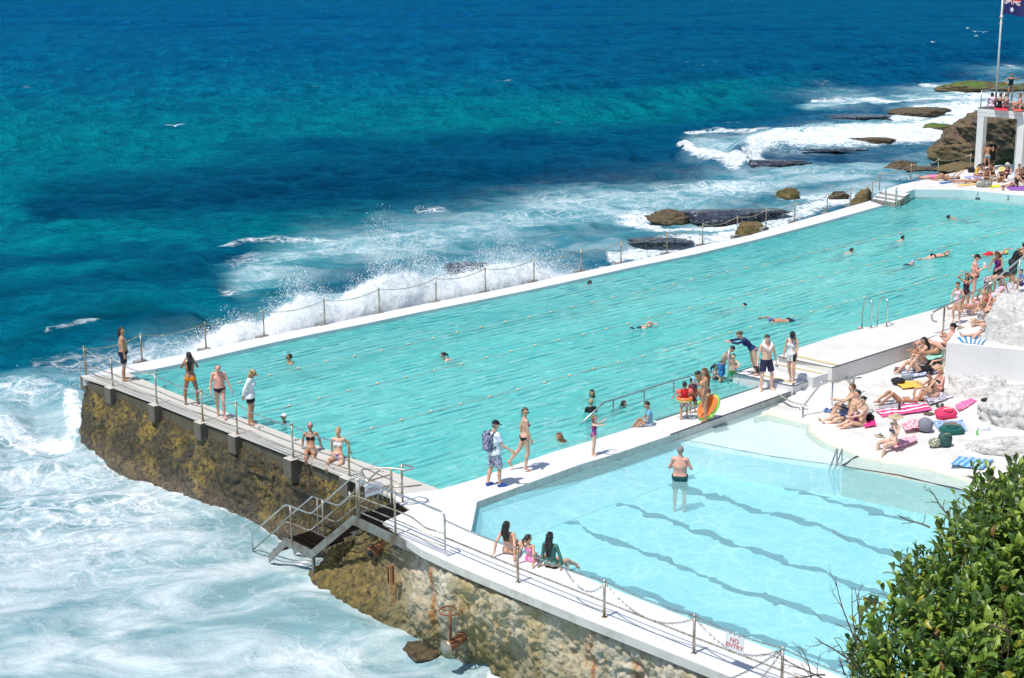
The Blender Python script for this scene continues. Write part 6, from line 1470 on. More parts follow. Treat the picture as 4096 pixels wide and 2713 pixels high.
    # breaker crests elsewhere
    def crest(N, g):
        pts = []
        for (line, wd, hgt, n) in (([(2960, 612), (3040, 565), (3250, 548), (3500, 535), (3720, 500)], 26, .55, .36), ([(2750, 585), (2830, 620), (2960, 648)], 14, .4, .12), ([(-60, 1700), (60, 1620), (180, 1590), (300, 1600), (320, 1700)], 60, .6, .12), ([(2480, 845), (2540, 835), (2600, 850)], 14, .5, .05), ([(2440, 1015), (2620, 985), (2800, 950), (3000, 900), (3200, 850)], 20, .35, .14), ([(3690, 455), (3900, 425)], 12, .4, .05), ([(1190, 2238), (1260, 2200)], 12, .25, .02)):
            L = np.array(line, float); m = int(N*n); t_ = g.random(m)*(len(L)-1); a = t_.astype(int); f = (t_-a)[:, None]; q = L[a]*(1-f)+L[np.minimum(a+1, len(L)-1)]*f+g.normal(0, wd*.6, (m, 2))*np.array([1.5, .6])
            z = ZS+.25+hgt*g.random(m)**1.4*1.3; pts.append(np.array([at(x_, y_, ZS+.3) for x_, y_ in q])*np.array([1, 1, 0])+np.stack([0*z, 0*z, z+.3*(line[0][1] < 700)], 1))
        return np.concatenate(pts)
    drops(14000, crest, .006, .026, 'sea_spray')
    def trickle(N, g):
        out = []
        for (x, y) in ((880, 1740), (845, 1760)):
            c = at(x, y, -.4); m = N//2; zz = g.random(m); out.append(np.stack([c[0]-.42-.6*zz+.06*g.normal(size=m), c[1]+.25*g.normal(size=m)*(0.4+zz), -.35-1.5*zz], 1))
        return np.concatenate(out)
    for (x, y, rr__, n__, hh__) in ((2560, 1612, .55, 900, .5), (2470, 1632, .3, 200, .15), (2640, 1305, .25, 160, .15), (3035, 1280, .25, 160, .15), (2520, 1330, .45, 250, .06), (3170, 1268, .4, 200, .08), (2385, 1130, .35, 160, .12), (3440, 1005, .3, 120, .08), (3640, 955, .3, 160, .12), (4050, 1010, .3, 120, .12), (2900, 1575, .6, 350, .08), (1190, 1470, .5, 150, .03), (1810, 1448, .4, 120, .03), (3700, 1054, .4, 160, .05)):
        def sp_(N, g, x=x, y=y, rr__=rr__, hh__=hh__):
            c = at(x, y, ZW); return c+np.stack([g.normal(0, rr__, N), g.normal(0, rr__*.55, N), .01+hh__*g.random(N)**2.2], 1)
        drops(n__, sp_, .004, .016, 'water_splash')
    drops(900, trickle, .004, .010, 'sea_spray')
spray()
# ================================================================= the people
def pp(label, x, y, z, pose, face, **k): return person(label, at(x, y, z), pose, face, **k)
BLK = (14, 14, 16); NAVY = (20, 24, 52); WH = (235, 235, 235); RED = (205, 30, 40)
# -- on the left end wall
pp('tanned man in navy shorts with long dark hair standing at the wall corner', 505, 1522, 0, P(STAND, hea=(0, 0, -25)), 12, h=1.80, fem=False, tone='tan', hair='mane', hc='black', wear=[('trunks', NAVY)], girth=1.15)
a1 = pp('woman in orange bikini with very long black curls holding a camera to her face', 768, 1616, 0, P(STAND, uaL=(-.42, .62, -.85), faL=(.42, .30, .80), uaR=(.35, .62, -.85), faR=(-.38, .30, .80), thL=(-.22, 0, -1), thR=(.22, 0, -1), hea=(-5, 0, 25)), 100, h=1.68, tone='brown', hair='verylong', hc='black', wear=[('bottom', (255, 150, 10)), ('top', (255, 150, 10))], girth=1.1)
a2 = pp('bald man in black swim briefs walking and looking down at the wall top', 886, 1672, 0, P(WALK, che=(-10, 0, 0), hea=(-34, 0, 0), uaL=(-.35, .1, -1), faL=(-.4, .1, -.9), uaR=(.3, .1, -1), faR=(.05, .2, -1)), 276, h=1.74, fem=False, tone='pink', hair='bald', hc='dark', wear=[('briefs', NAVY)], girth=1.2)
a3 = pp('blond person in long white shirt and sun visor holding a blue bottle behind the back', 1012, 1696, 0, P(STAND, che=(-5, 0, 0), hea=(-26, 0, -12), uaL=(-.25, -.45, -1), faL=(.1, -.3, -1), uaR=(.2, -.45, -1), faR=(-.15, -.35, -1)), -8, h=1.70, tone='tan', hair='bob', hc='blond', head=('visor', ('floral', (190, 160, 110), (90, 70, 50))), wear=[('tunic', WH), ('shorts', BLK)])
pp('woman in black bikini and pink goggles sitting on the left wall facing the sea', 1243, 1812, 0, P(LEGSOUT, thL=(-.05, 1, .0), shL=(.05, 1, -.5), thR=(.02, 1, .2), shR=(-.1, .9, -.4), hea=(-12, 0, 0)), 272, h=1.66, tone='tan', hair=None, head=('swimcap', ('floral', (225, 180, 190), (110, 60, 90))), glasses=('g', (150, 60, 140)), foot='seat', wear=[('thong', BLK), ('top', BLK)])
pp('woman with top bun, white top and violet bikini bottom sitting on the left wall', 1352, 1838, 0, P(LEGSOUT, thL=(-.3, 1, -.02), shL=(.35, 1, -.35), thR=(.25, 1, .0), shR=(-.2, 1, -.4), hea=(-14, 0, -12)), 262, h=1.68, tone='fair', hair='bun', hc='blond', foot='seat', wear=[('band', WH), ('bottom', (120, 100, 205))])
# -- walkway and steps between the pools
b1 = pp('man in white shirt, black cap and blue shoes carrying a backpack along the walkway', 1985, 1944, 0, P(STAND, thL=(-.04, -.12, -1), shL=(0, -.2, -1), thR=(.04, .18, -1), shR=(0, .05, -1), uaR=(.3, .35, -1), faR=(.35, .75, -.6), uaL=(-.2, -.1, -1), hea=(-12, 0, 0), ftR=(.1, 1, 0), ftL=(-.1, 1, -.1)), 28, h=1.80, fem=False, tone='fair', hair='short', hc='grey', head=('cap', BLK), wear=[('tee', (222, 232, 240)), ('boardshorts', ('floral', (205, 210, 222), (90, 85, 115))), ('shoes', (40, 80, 170))], girth=1.15)
pp('woman in black bikini bottom and patterned top striding beside the man with the backpack', 2074, 1884, 0, P(WALK, hea=(-8, 0, -70), thL=(-.05, -.42, -1), shL=(0, -.75, -1), thR=(.05, .12, -1), shR=(0, -.12, -1), ftL=(0, .8, -.9), uaR=(.15, .1, -1), faR=(.1, .3, -1)), 12, h=1.72, tone='fair', hair='pony', hc='brown', wear=[('bottom', BLK), ('top', ('floral', (220, 215, 215), (70, 60, 80)))], glasses='sun')
pp('small girl in purple patterned swimsuit with pink goggles raised both arms to her face', 2379, 1822, 0, P(STAND, uaL=(-.5, .5, -.2), faL=(.2, .8, .8), uaR=(.4, .9, .05), faR=(-.3, .8, .2)), -12, h=1.13, hs=1.22, tone='pale', hair='bob', hc='fairbrown', glasses=('g', (230, 60, 170)), wear=[('tankini', ('floral', (70, 50, 120), (190, 90, 130)))])
pp('boy in blue vest and striped shorts sitting at the water edge with bent knee', 2598, 1702, 0, P(SITBACK, pel=(4, 0, 0), che=(-14, 0, 0), thL=(-.1, 1, .35), shL=(0, .75, -.7), thR=(.1, 1, .5), shR=(0, .7, -.8), uaR=(.1, .35, -1), faR=(0, .7, -.7), uaL=(-.1, .35, -1), faL=(0, .7, -.7), haL=(0, 1, 0), haR=(0, 1, 0)), 188, h=1.42, hs=1.12, fem=False, tone='tan', hair='short', hc='black', foot='seat', wear=[('rashshort', (110, 170, 195)), ('trunks', ('stripe', (30, 90, 170), (220, 225, 200)))])
c1_ = pp('toddler in red shirt with arm bands and an orange swim ring at the waist', 2735, 1676, 0, P(STAND, uaL=(-1, 0, -.6), faL=(-.5, .3, -.8), uaR=(1, 0, -.6), faR=(.5, .3, -.8), thL=(-.12, -.15, -1), thR=(.12, .25, -1)), 96, h=1.12, hs=1.3, fem=False, tone='tan', hair='short', hc='black', wear=[('rashshort', (200, 25, 35)), ('trunks', ('floral', (120, 20, 40), (225, 220, 220)))])
pp('child with pale blue flap hat and red patterned vest beside the toddler', 2768, 1652, 0, P(STAND, hea=(-10, 0, 0)), 110, h=1.10, hs=1.25, fem=False, tone='tan', hair=None, head=('flaphat', (130, 200, 215)), wear=[('rashshort', ('stripe', (150, 30, 50), (60, 70, 90))), ('trunks', (120, 30, 40))])
pp('dark haired adult crouching at the pool edge behind the toddlers', 2795, 1628, -.15, P(CROUCH, uaL=(-.4, .8, -.8), uaR=(.4, .8, -.8), faL=(.1, .8, -.6), faR=(-.1, .8, -.6)), 215, h=1.68, fem=False, tone='tan', hair='short', hc='black', wear=[('boardshorts', (130, 45, 40))])
d1_ = pp('woman with long auburn hair in striped bikini holding up a phone beside the float', 2812, 1684, 0, P(STAND, uaL=(-.35, .9, -.5), faL=(-.2, .9, .45), uaR=(.12, .1, -1), faR=(0, .25, -1), hea=(-8, 0, 0)), 190, h=1.62, tone='tan', hair='verylong', hc='red', wear=[('bottom', ('stripe', (240, 200, 90), (235, 120, 130))), ('top', ('stripe', (240, 200, 90), (235, 120, 130)))])
e1_ = pp('young man in navy shorts with white towel round the neck carrying shoes and goggles', 3068, 1563, 0, P(STAND, uaL=(-.32, .05, -1), faL=(-.18, .1, -1), uaR=(.32, .05, -1), faR=(.22, .2, -1), thL=(-.2, .05, -1), thR=(.14, .2, -1), hea=(-10, 0, -28), shR=(0, .0, -1), ftL=(-.4, 1, 0), ftR=(.3, 1, 0)), 278, h=1.82, fem=False, tone='pale', hair='tousled', hc='dark', wear=[('trunks', (30, 34, 66))])
e2_ = pp('young woman in white overalls and navy cap looking down on the yellow edged steps', 3165, 1532, .2, P(WALK, thL=(-.02, .18, -1), shL=(0, .0, -1), thR=(.02, -.1, -1), shR=(0, -.35, -1), hea=(-38, 0, 22), uaL=(-.12, .25, -1), faL=(-.25, .8, .0), uaR=(.25, -.1, -1), faR=(.15, .1, -1)), 236, h=1.70, tone='fair', hair='long', hc='blond', head=('cap', (22, 26, 46)), wear=[('romper', (225, 226, 226)), ('top', (215, 30, 60))])
pp('woman in navy long sleeved swim top leaning forward onto the end of the handrail', 3018, 1500, .2, P(STAND, pel=(-34, 0, 0), che=(-14, 0, 0), hea=(14, 0, 0), thL=(-.06, -.22, -1), thR=(.06, -.10, -1), shL=(0, -.1, -1), shR=(0, -.28, -1), uaL=(-.25, 1, -.25), faL=(.5, .8, .1), uaR=(.25, 1, -.25), faR=(-.5, .8, .1)), 190, h=1.66, tone='pale', hair='lowbun', hc='brown', wear=[('rashie', (24, 40, 92)), ('bottom', ('floral', (40, 30, 60), (220, 150, 170)))])
pp('boy in blue trunks standing in the shallow steps bending toward a swimmer', 2888, 1556, -.36, P(STAND, pel=(-16, 0, 0), che=(-14, 0, 0), hea=(-18, 0, 0), uaL=(-.3, .3, -1), faL=(-.2, .6, -.8), uaR=(.2, .5, -1), faR=(.1, .9, -.6), hea_=0), -20, h=1.56, hs=1.06, fem=False, tone='fair', hair='short', hc='black', wear=[('boardshorts', ('floral', (20, 60, 130), (70, 150, 210)))])
pp('child with green goggles sitting low in the water by the platform', 2930, 1560, -.62, P(STAND, uaL=(-.6, .6, -.4), faL=(0, 1, 0)), 250, h=1.2, hs=1.15, fem=False, tone='pale', hair='short', hc='dark', glasses=('g', (120, 220, 80)), wear=[('trunks', (60, 160, 90))])
pp('dark haired woman standing in the water behind the handrail bend', 2862, 1500, 0, P(STAND, uaR=(.4, .8, -.3), faR=(0, 1, .1)), -10, h=1.64, foot='head', zoff=.26, tone='fair', hair='pony', hc='black', wear=[('onepiece', (120, 60, 70))])
pp('blond boy in black long sleeved shirt standing in the water holding the handrail', 2364, 1648, ZW, P(STAND, uaL=(-.3, .2, -1), faL=(.1, .7, -.6), uaR=(.3, .3, -1), faR=(.1, .7, -.5)), 100, h=1.40, hs=1.12, fem=False, foot='head', zoff=.30, tone='fair', hair='short', hc='blond', wear=[('rashie', (18, 22, 30)), ('trunks', BLK)])
pp('woman with wet black hair facing the camera with shoulders above the water', 2368, 1590, ZW, P(STAND, uaL=(-.8, .4, -.5), faL=(.2, .9, .1), uaR=(.8, .4, -.5), faR=(-.2, .9, .1)), 262, h=1.64, foot='head', zoff=.14, tone='tan', hair='long', hc='black', wear=[('top', BLK)])
pp('girl with pink hair tie splashing, only her head above the water', 2495, 1624, ZW, HEADUP, 350, h=1.35, hs=1.1, foot='head', zoff=.06, tone='fair', hair='long', hc='black', wear=[('onepiece', (200, 60, 110))])
pp('woman with wavy blond brown hair gliding left with outstretched arms near the walkway', 2236, 1766, ZW, P(HEADUP, uaL=(-.5, 1, -.1), faL=(.0, 1, -.02), uaR=(.5, 1, -.1), faR=(-.0, 1, -.02)), 180, h=1.66, foot='head', zoff=.14, tone='fair', hair='wavy', hc='fairbrown', wear=[('onepiece', (30, 40, 70))])
# -- swimmers of the large pool
SW = 'swimmers in the large pool'
def swm(label, x, y, pose, face, zo=.05, **k):
    if pose.get('pel', (0,))[0] < -70: zo += .03
    return pp(label, x, y, ZW, pose, face, foot='head', zoff=zo, group=SW, **k)
swm('swimmer with short black hair and goggles keeping his head up near the left wall', 1158, 1452, P(HEADUP, pel=(-50, 0, 0)), 196, .20, h=1.78, fem=False, tone='tan', hair='short', hc='black', glasses='goggles', wear=[('trunks', BLK)])
swm('swimmer with dark wet hair and goggles doing breaststroke to the left in the middle', 1774, 1440, P(HEADUP, pel=(-74, 0, 0)), 186, .13, h=1.62, tone='pale', hair='pony', hc='black', glasses='goggles', wear=[('onepiece', ('floral', (200, 90, 110), (230, 220, 220)))])
swm('swimmer under the surface beside the wall corner', 660, 1545, SWIM, 182, -.14, h=1.75, fem=False, tone='tan', hair='short', hc='black', wear=[('trunks', (60, 40, 50))])
swm('child in white swim cap and dark swim shirt at the left wall under lane five', 1137, 1690, P(STAND, uaL=(-.6, .5, -.3)), 186, .17, h=1.4, hs=1.08, tone='tan', hair=None, head=('swimcap', WH), glasses='goggles', wear=[('rashie', (24, 34, 60))])
swm('swimmer with sunburnt back and blue trunks close to the ocean side wall', 2358, 1136, P(SWIM, pel=(-87, 0, 0)), 14, .00, h=1.78, fem=False, tone='pink', hair='short', hc='black', wear=[('trunks', (30, 50, 150))], girth=1.2)
swm('crawl swimmer in navy swimsuit and white cap lifting her right arm', 2596, 1308, mirror(P(CRAWL, pel=(-78, 0, 0), uaL=(-.15, .35, .95), faL=(.0, 1.0, -.35))), 20, .06, h=1.68, tone='pale', hair=None, head=('swimcap', (235, 225, 215)), wear=[('onepiece', (20, 36, 70))], glasses='goggles')
swm('swimmer with black cap gliding just under the surface beyond the crawl swimmer', 2976, 1221, P(SWIM, hea=(10, 0, 0)), 16, -.06, h=1.76, fem=False, tone='pink', hair=None, head=('swimcap', BLK), wear=[('trunks', BLK)])
swm('tanned crawl swimmer with blue cap stretching an arm to the left beside a float rope', 3085, 1287, mirror(P(CRAWL, uaL=(-.65, .85, .35), faL=(.0, 1.0, .0))), 197, .04, h=1.78, fem=False, tone='tan', hair=None, head=('swimcap', ('floral', (30, 50, 120), (140, 150, 200))), wear=[('trunks', (20, 30, 60))])
swm('dark haired swimmer with wet shoulders heading right in the second lane', 3405, 1010, P(SWIM, pel=(-82, 0, 0)), 24, .06, h=1.78, fem=False, tone='pink', hair='short', hc='dark', wear=[('trunks', BLK)], girth=1.1)
swm('broad swimmer in blue trunks with dark hair far down the second lane', 3610, 960, P(SWIM, pel=(-80, 0, 0)), 40, .06, h=1.78, fem=False, tone='pink', hair='short', hc='black', wear=[('trunks', (30, 50, 170))], girth=1.25)
swm('swimmer with white and blue cap low in the middle lanes on the right', 3648, 1058, P(SWIM, hea=(15, 0, 0)), 20, .03, h=1.74, fem=False, tone='pink', hair=None, head=('swimcap', ('floral', (230, 230, 240), (50, 80, 180))), wear=[('rashie', (30, 60, 80))])
swm('woman swimming on her side with one elbow raised near the right edge', 3786, 1026, mirror(P(CRAWL, hea=(20, 0, 80))), 22, .08, h=1.68, tone='pink', hair='lowbun', hc='red', wear=[('top', BLK), ('bottom', BLK)])
swm('crawl swimmer in bright green cap behind the man in black tank top', 4022, 1018, mirror(P(CRAWL, hea=(0, 0, 0), uaL=(-.3, .4, .9))), 10, .05, h=1.74, fem=False, tone='pink', hair=None, head=('swimcap', (190, 225, 40)), wear=[('trunks', RED)])
swm('swimmer with black cap in the first lane near the far end wall', 3795, 874, P(SWIM, hea=(15, 0, 0)), 186, .03, h=1.74, fem=False, tone='tan', hair=None, head=('swimcap', BLK), wear=[('trunks', BLK)])
swm('man in grey swim cap standing at the far end wall with hands on hips', 4009, 800, P(STAND, uaL=(-.8, -.2, -.9), faL=(.7, .35, -.6), uaR=(.8, -.2, -.9), faR=(-.7, .35, -.6)), 250, .68, h=1.80, fem=False, tone='tan', hair=None, head=('swimcap', (60, 64, 70)), wear=[('trunks', BLK)], girth=1.15)
swm('swimmer resting low against the pool edge beside the steel ladder', 3438, 1322, P(STAND), 70, .04, h=1.70, fem=False, tone='pink', hair='bald', hc='grey', wear=[('trunks', BLK)])
# -- near pool
person('grey haired man in dark green trunks wading waist deep in the near pool', at(2720, 1918, ZN)*np.array([1, 1, 0])+np.array([0, 0, ZF+.005]), P(STAND, hea=(0, 0, 14), uaL=(-.45, .1, -1), faL=(.2, .9, -.2), uaR=(.45, .1, -1), faR=(-.2, .9, -.2)), 78, h=1.84, fem=False, tone='pink', hair='short', hc='grey', glasses='sun', wear=[('trunks', (24, 84, 80))], girth=1.3)
pp('woman with long black hair in patterned bikini leaning on her hands by the near pool', 2040, 2213, 0, P(SITBACK, thL=(.25, 1, .35), shL=(.2, .5, -1), thR=(.5, .9, .5), shR=(.3, .4, -1), hea=(0, 0, -25)), 68, h=1.68, tone='fair', hair='long', hc='black', foot='seat', wear=[('bottom', ('floral', (60, 60, 90), (180, 160, 170))), ('top', ('floral', (60, 60, 90), (180, 160, 170)))], girth=1.1)
pp('girl in pink ruffled swimsuit sitting between the two women at the near pool', 2124, 2246, 0, P(SITBACK, thL=(.1, 1, .05), shL=(0, .2, -1), thR=(.5, 1, .05), shR=(0, .2, -1), hea=(-6, 0, -40)), 62, h=1.36, hs=1.1, tone='fair', hair='pony', hc='dark', foot='seat', wear=[('tankini', ('floral', (250, 70, 170), (230, 190, 215)))])
pp('black haired woman in green and navy swim shirt dipping her legs in the near pool', 2206, 2268, 0, P(DANGLE, thL=(.2, 1, 0), thR=(.35, 1, 0), shL=(.3, .8, -.7), shR=(.3, 1, -.6), hea=(0, 0, 5), uaR=(.35, .1, -1), faR=(.1, .1, -1), uaL=(-.2, .1, -1)), 60, h=1.66, tone='fair', hair='verylong', hc='black', foot='seat', wear=[('rashie', (66, 120, 108)), ('bottom', BLK)])
# -- sunbathing ground
zg = .06
pp('man with short brown hair sitting at the rounded rock edge with bent knees', 3398, 1654, zg, P(SIT, pel=(14, 0, 0), che=(-14, 0, 0), thL=(-.1, 1, .5), shL=(0, .6, -1), thR=(.12, 1, .55), shR=(0, .5, -1), uaL=(-.3, .9, -.5), faL=(.1, 1, .2), hea=(0, 0, 0)), 172, h=1.80, fem=False, tone='fair', hair='short', hc='brown', foot='seat', wear=[('trunks', (70, 80, 100))])
pp('woman with dark bun in white bikini hugging a child at the rock edge', 3446, 1700, zg, P(SITBACK, pel=(12, 0, 0), che=(-12, 0, 0), thL=(-.05, 1, .16), shL=(0, 1, -.30), thR=(.12, 1, .12), shR=(0, 1, -.34), uaL=(-.1, .8, -.8), faL=(.3, .8, -.2), uaR=(.1, .7, -.8), faR=(-.3, .9, -.3), hea=(-12, 0, 15)), 196, h=1.68, tone='fair', hair='lowbun', hc='black', foot='seat', wear=[('bottom', WH), ('top', WH)])
pp('blond child in purple swimsuit sitting on the woman with the dark bun', 3418, 1690, zg+.08, P(SIT, thL=(-.1, 1, .3), shL=(0, .7, -.7)), 190, h=1.0, hs=1.25, tone='pale', hair='bob', hc='blond', foot='seat', wear=[('onepiece', (120, 30, 110))])
pp('tall person stretching both legs to the rock edge behind the mother and child', 3402, 1680, zg, P(LEGSOUT, uaL=(-.3, .3, -1), uaR=(.3, .3, -1), shL=(0, 1, -.35), shR=(0, 1, -.35)), 190, h=1.78, fem=False, tone='fair', hair='short', hc='dark', foot='seat', wear=[('trunks', (40, 60, 110))])
pp('woman in wide sun hat and red bikini bottom sitting with feet in the near pool', 3572, 1778, zg+.1, P(SITBACK, pel=(10, 0, 0), che=(-8, 0, 0), thL=(-.12, 1, .05), shL=(0, .3, -1), thR=(.1, 1, .05), shR=(0, .2, -1), uaR=(.6, -.75, -.65), faR=(.2, -.3, -1), uaL=(-.5, .55, -.5), faL=(.5, .25, .9), hea=(-4, 0, 0)), 205, h=1.68, tone='pale', hair='lowbun', hc='blond', head=('sunhat', (190, 172, 140)), foot='seat', wear=[('bottom', (220, 40, 45)), ('band', ('dots', (24, 30, 62), (220, 220, 230)))])
pp('woman in white bikini lying on the pink towel with raised knees', 3600, 1618, zg, P(LIEKNEE, thL=(-.1, .75, .75), shL=(0, 1, -.75), thR=(.1, .8, .7), shR=(0, 1, -.68), uaL=(-.3, -.3, .8), faL=(.3, -.8, .2), uaR=(.3, -.3, .8), faR=(-.3, -.8, .2)), 188, h=1.70, tone='tan', hair='bob', hc='brown', head=('cap', (215, 205, 190)), foot='back', wear=[('bottom', WH), ('top', WH)])
pp('woman in black bikini with dark bun sitting and eating on the patterned sheet', 3738, 1588, zg, P(SIT, pel=(-4, 0, 0), che=(-16, 0, 0), thL=(-.15, 1, .35), shL=(0, 1, -.35), thR=(.12, 1, .55), shR=(0, .6, -1), uaL=(-.2, .7, -.7), faL=(.1, .9, .5), uaR=(.2, .7, -.7), faR=(-.1, .9, .4)), 186, h=1.68, tone='fair', hair='lowbun', hc='black', glasses='sun', foot='seat', wear=[('bottom', BLK), ('top', BLK)])
pp('blond woman in dark bikini sitting close behind the woman with the dark bun', 3760, 1572, zg, P(SIT), 200, h=1.66, tone='pink', hair='bob', hc='blond', foot='seat', wear=[('bottom', (50, 36, 40)), ('top', (50, 36, 40))])
pp('woman in black one piece lying with bent knees by the block wall', 3672, 1492, zg, P(LIEKNEE, thL=(-.1, .62, .8), shL=(0, .6, -.95), uaL=(-.6, -.7, .35), faL=(.4, -.8, .2), uaR=(.6, -.7, .4), faR=(-.4, -.8, .2)), 192, h=1.70, tone='fair', hair='long', hc='brown', foot='back', wear=[('tankini', BLK)])
pp('woman with long black hair sitting with hands at her mouth below the reclining man', 3696, 1448, zg, P(SIT, thL=(-.15, .7, .7), shL=(0, .5, -1), uaL=(-.3, .7, -.5), faL=(.4, .4, .9), uaR=(.3, .7, -.5), faR=(-.4, .4, .9)), 186, h=1.66, tone='fair', hair='wavy', hc='black', glasses='sun', foot='seat', wear=[('bottom', WH), ('top', WH)])
pp('tanned woman in black thong lying face down on the green towel beside the block wall', 3742, 1416, .35, P(PRONE, hea=(20, 0, 0)), 12, h=1.68, tone='tan', hair='long', hc='black', foot='back', wear=[('thong', BLK), ('top', BLK)])
f1_ = pp('man in backwards black cap reclining with crossed legs and reading a phone', 3775, 1395, .48, P(SITBACK, pel=(38, 0, 0), che=(-16, 0, 0), hea=(-26, 0, 0), thL=(-.05, 1, .25), shL=(0, 1, .12), thR=(.1, 1, .22), shR=(-.12, 1, .10), uaL=(-.3, .5, -.5), faL=(.2, .9, .6), uaR=(.3, .5, -.5), faR=(-.2, .9, .6)), 164, h=1.80, fem=False, tone='pink', hair='short', hc='dark', head=('capback', BLK), foot='seat', wear=[('briefs', (60, 50, 45))])
pp('woman in black one piece sitting on the striped towel on top of the block wall', 3955, 1352, ztop, P(SIT, pel=(6, 0, 0), thL=(-.1, .8, .55), shL=(0, .9, -.7), thR=(.15, 1, .05), shR=(0, 1, .0), ftR=(0, .5, .9), uaL=(-.3, 1, -.3), faL=(.3, .9, .1), uaR=(.3, .9, -.3), faR=(-.2, .9, .1)), 184, h=1.70, tone='fair', hair='wavy', hc='brown', foot='seat', wear=[('onepiece', BLK)])
pp('blond woman in white sunglasses and striped top eating with both hands', 3922, 1302, ztop, P(SIT, thL=(-.2, .9, .2), uaL=(-.3, .7, -.5), faL=(.4, .4, .9), uaR=(.3, .7, -.5), faR=(-.4, .4, .9)), 236, h=1.68, tone='fair', hair='long', hc='blond', glasses='sun', foot='seat', wear=[('tankini', ('stripe', (235, 235, 235), (60, 40, 60)))])
pp('woman in pink cap sitting with bent legs on the upper steps at the right', 4005, 1244, 1.35, P(SIT, thL=(-.1, .9, .5), shL=(0, .8, -.7), thR=(.4, .8, .1), shR=(-.5, .4, -.2)), 210, h=1.64, tone='fair', hair='short', hc='brown', head=('cap', (240, 180, 195)), foot='seat', wear=[('onepiece', (200, 120, 150))])
pp('blond woman bending over her knees beside the woman in the pink cap', 3968, 1222, 1.2, P(SIT, pel=(-20, 0, 0), che=(-34, 0, 0), hea=(-10, 0, 0), uaL=(-.1, .6, -1), faL=(0, .6, -1), uaR=(.1, .6, -1), faR=(0, .6, -1)), 215, h=1.66, tone='pink', hair='bob', hc='blond', foot='seat', wear=[('top', (240, 120, 60)), ('bottom', (240, 120, 60))])
pp('girl in pale pink swimsuit walking down behind the steel handrail', 3824, 1288, .62, P(WALK, hea=(-20, 0, -20), thL=(-.05, .1, -1), shL=(0, -.2, -1), thR=(.05, .42, -1), shR=(0, -.25, -1), uaL=(-.5, .1, -1), faL=(-.4, .3, -.8)), 235, h=1.42, hs=1.1, tone='fair', hair='lowbun', hc='brown', wear=[('tankini', (228, 200, 210))])
pp('girl with both arms folded over her head behind the girl in pale pink', 3858, 1252, .58, P(STAND, uaL=(-.6, .3, .5), faL=(.7, -.1, .5), uaR=(.6, .3, .5), faR=(-.7, -.1, .5)), 240, h=1.45, hs=1.08, tone='tan', hair='long', hc='brown', wear=[('onepiece', (60, 30, 50))])
pp('man in black briefs and black cap standing and drinking from a cup', 3896, 1206, .58, P(STAND, pel=(4, 0, 0), che=(-4, 0, 0), hea=(-22, 0, 0), uaR=(.25, .3, -1), faR=(-.15, .9, .6), uaL=(-.15, -.1, -1)), -14, h=1.80, fem=False, tone='pink', hair='short', hc='brown', head=('cap', BLK), wear=[('briefs', BLK)], girth=1.25)
pp('woman with long hair and purple top standing beside the man in black tank top', 3984, 1172, .75, P(STAND, che=(-16, 0, 0), hea=(-24, 0, 0), uaL=(-.3, .3, -1), faL=(.3, .7, -.4), uaR=(.3, .3, -1), faR=(-.2, .8, -.4)), 225, h=1.66, tone='tan', hair='wavy', hc='brown', wear=[('tankini', (110, 30, 120)), ('shorts', BLK)])
pp('man in black tank top and backwards cap leaning forward with a phone', 4050, 1148, .8, P(STAND, pel=(-18, 0, 0), che=(-18, 0, 0), hea=(-6, 0, 0), uaL=(-.2, .4, -1), faL=(.1, .8, -.6), uaR=(.3, .2, -1), faR=(.1, .6, -1)), 8, h=1.82, fem=False, tone='tan', hair='short', hc='black', head=('capback', BLK), wear=[('tank', BLK), ('boardshorts', (50, 54, 60))], girth=1.15)
pp('woman in dark patterned shorts bending down to the striped towel', 3950, 1214, .85, P(BEND, pel=(-60, 0, 0)), 4, h=1.68, tone='tan', hair='long', hc='black', wear=[('shorts', ('floral', (50, 34, 50), (220, 200, 205))), ('top', BLK)])
pp('small child in blue sitting on the steps at the right edge of the photo', 4084, 1140, 1.3, SIT, 200, h=1.1, hs=1.2, tone='fair', hair='short', hc='dark', foot='seat', wear=[('rashshort', (90, 120, 180)), ('trunks', (90, 60, 130))])
pp('person lying with both hands raised behind the girl in pale pink', 3880, 1240, .75, P(LIE, uaL=(-.2, .1, 1), faL=(.4, .1, .6), uaR=(.2, .1, 1), faR=(-.4, .1, .6)), 200, h=1.66, tone='tan', hair='long', hc='brown', foot='back', wear=[('bottom', (230, 170, 190)), ('top', (230, 170, 190))])
# -- far deck
zd = .41
pp('man in pink trunks lying on his back at the seaward edge of the far deck', 3738, 716, zd, LIE, 184, h=1.76, fem=False, tone='pink', hair='short', hc='brown', foot='back', wear=[('trunks', (240, 130, 175))])
pp('woman lying with bent knees beside the man in pink trunks', 3785, 722, zd, P(LIEKNEE, uaL=(-.4, -.5, .8), faL=(.3, -.8, .4), uaR=(.4, -.5, .8), faR=(-.3, -.8, .4)), 184, h=1.66, tone='tan', hair='bob', hc='dark', foot='back', wear=[('bottom', (60, 110, 120)), ('top', (120, 190, 190))])
pp('woman lying on an orange towel reading with both arms up on the far deck', 3868, 733, zd, P(LIE, uaL=(-.3, -.1, 1), faL=(.1, -.1, 1), uaR=(.3, -.1, 1), faR=(-.1, -.1, 1)), 186, h=1.64, tone='tan', hair='long', hc='dark', foot='back', wear=[('bottom', WH), ('top', WH)])
pp('woman in yellow top and navy cap sitting bent over on the lilac towel', 3906, 703, zd, P(CROSS, che=(-40, 0, 0)), 330, h=1.66, tone='tan', hair='long', hc='brown', head=('cap', (26, 32, 70)), foot='seat', wear=[('tankini', (235, 185, 70))])
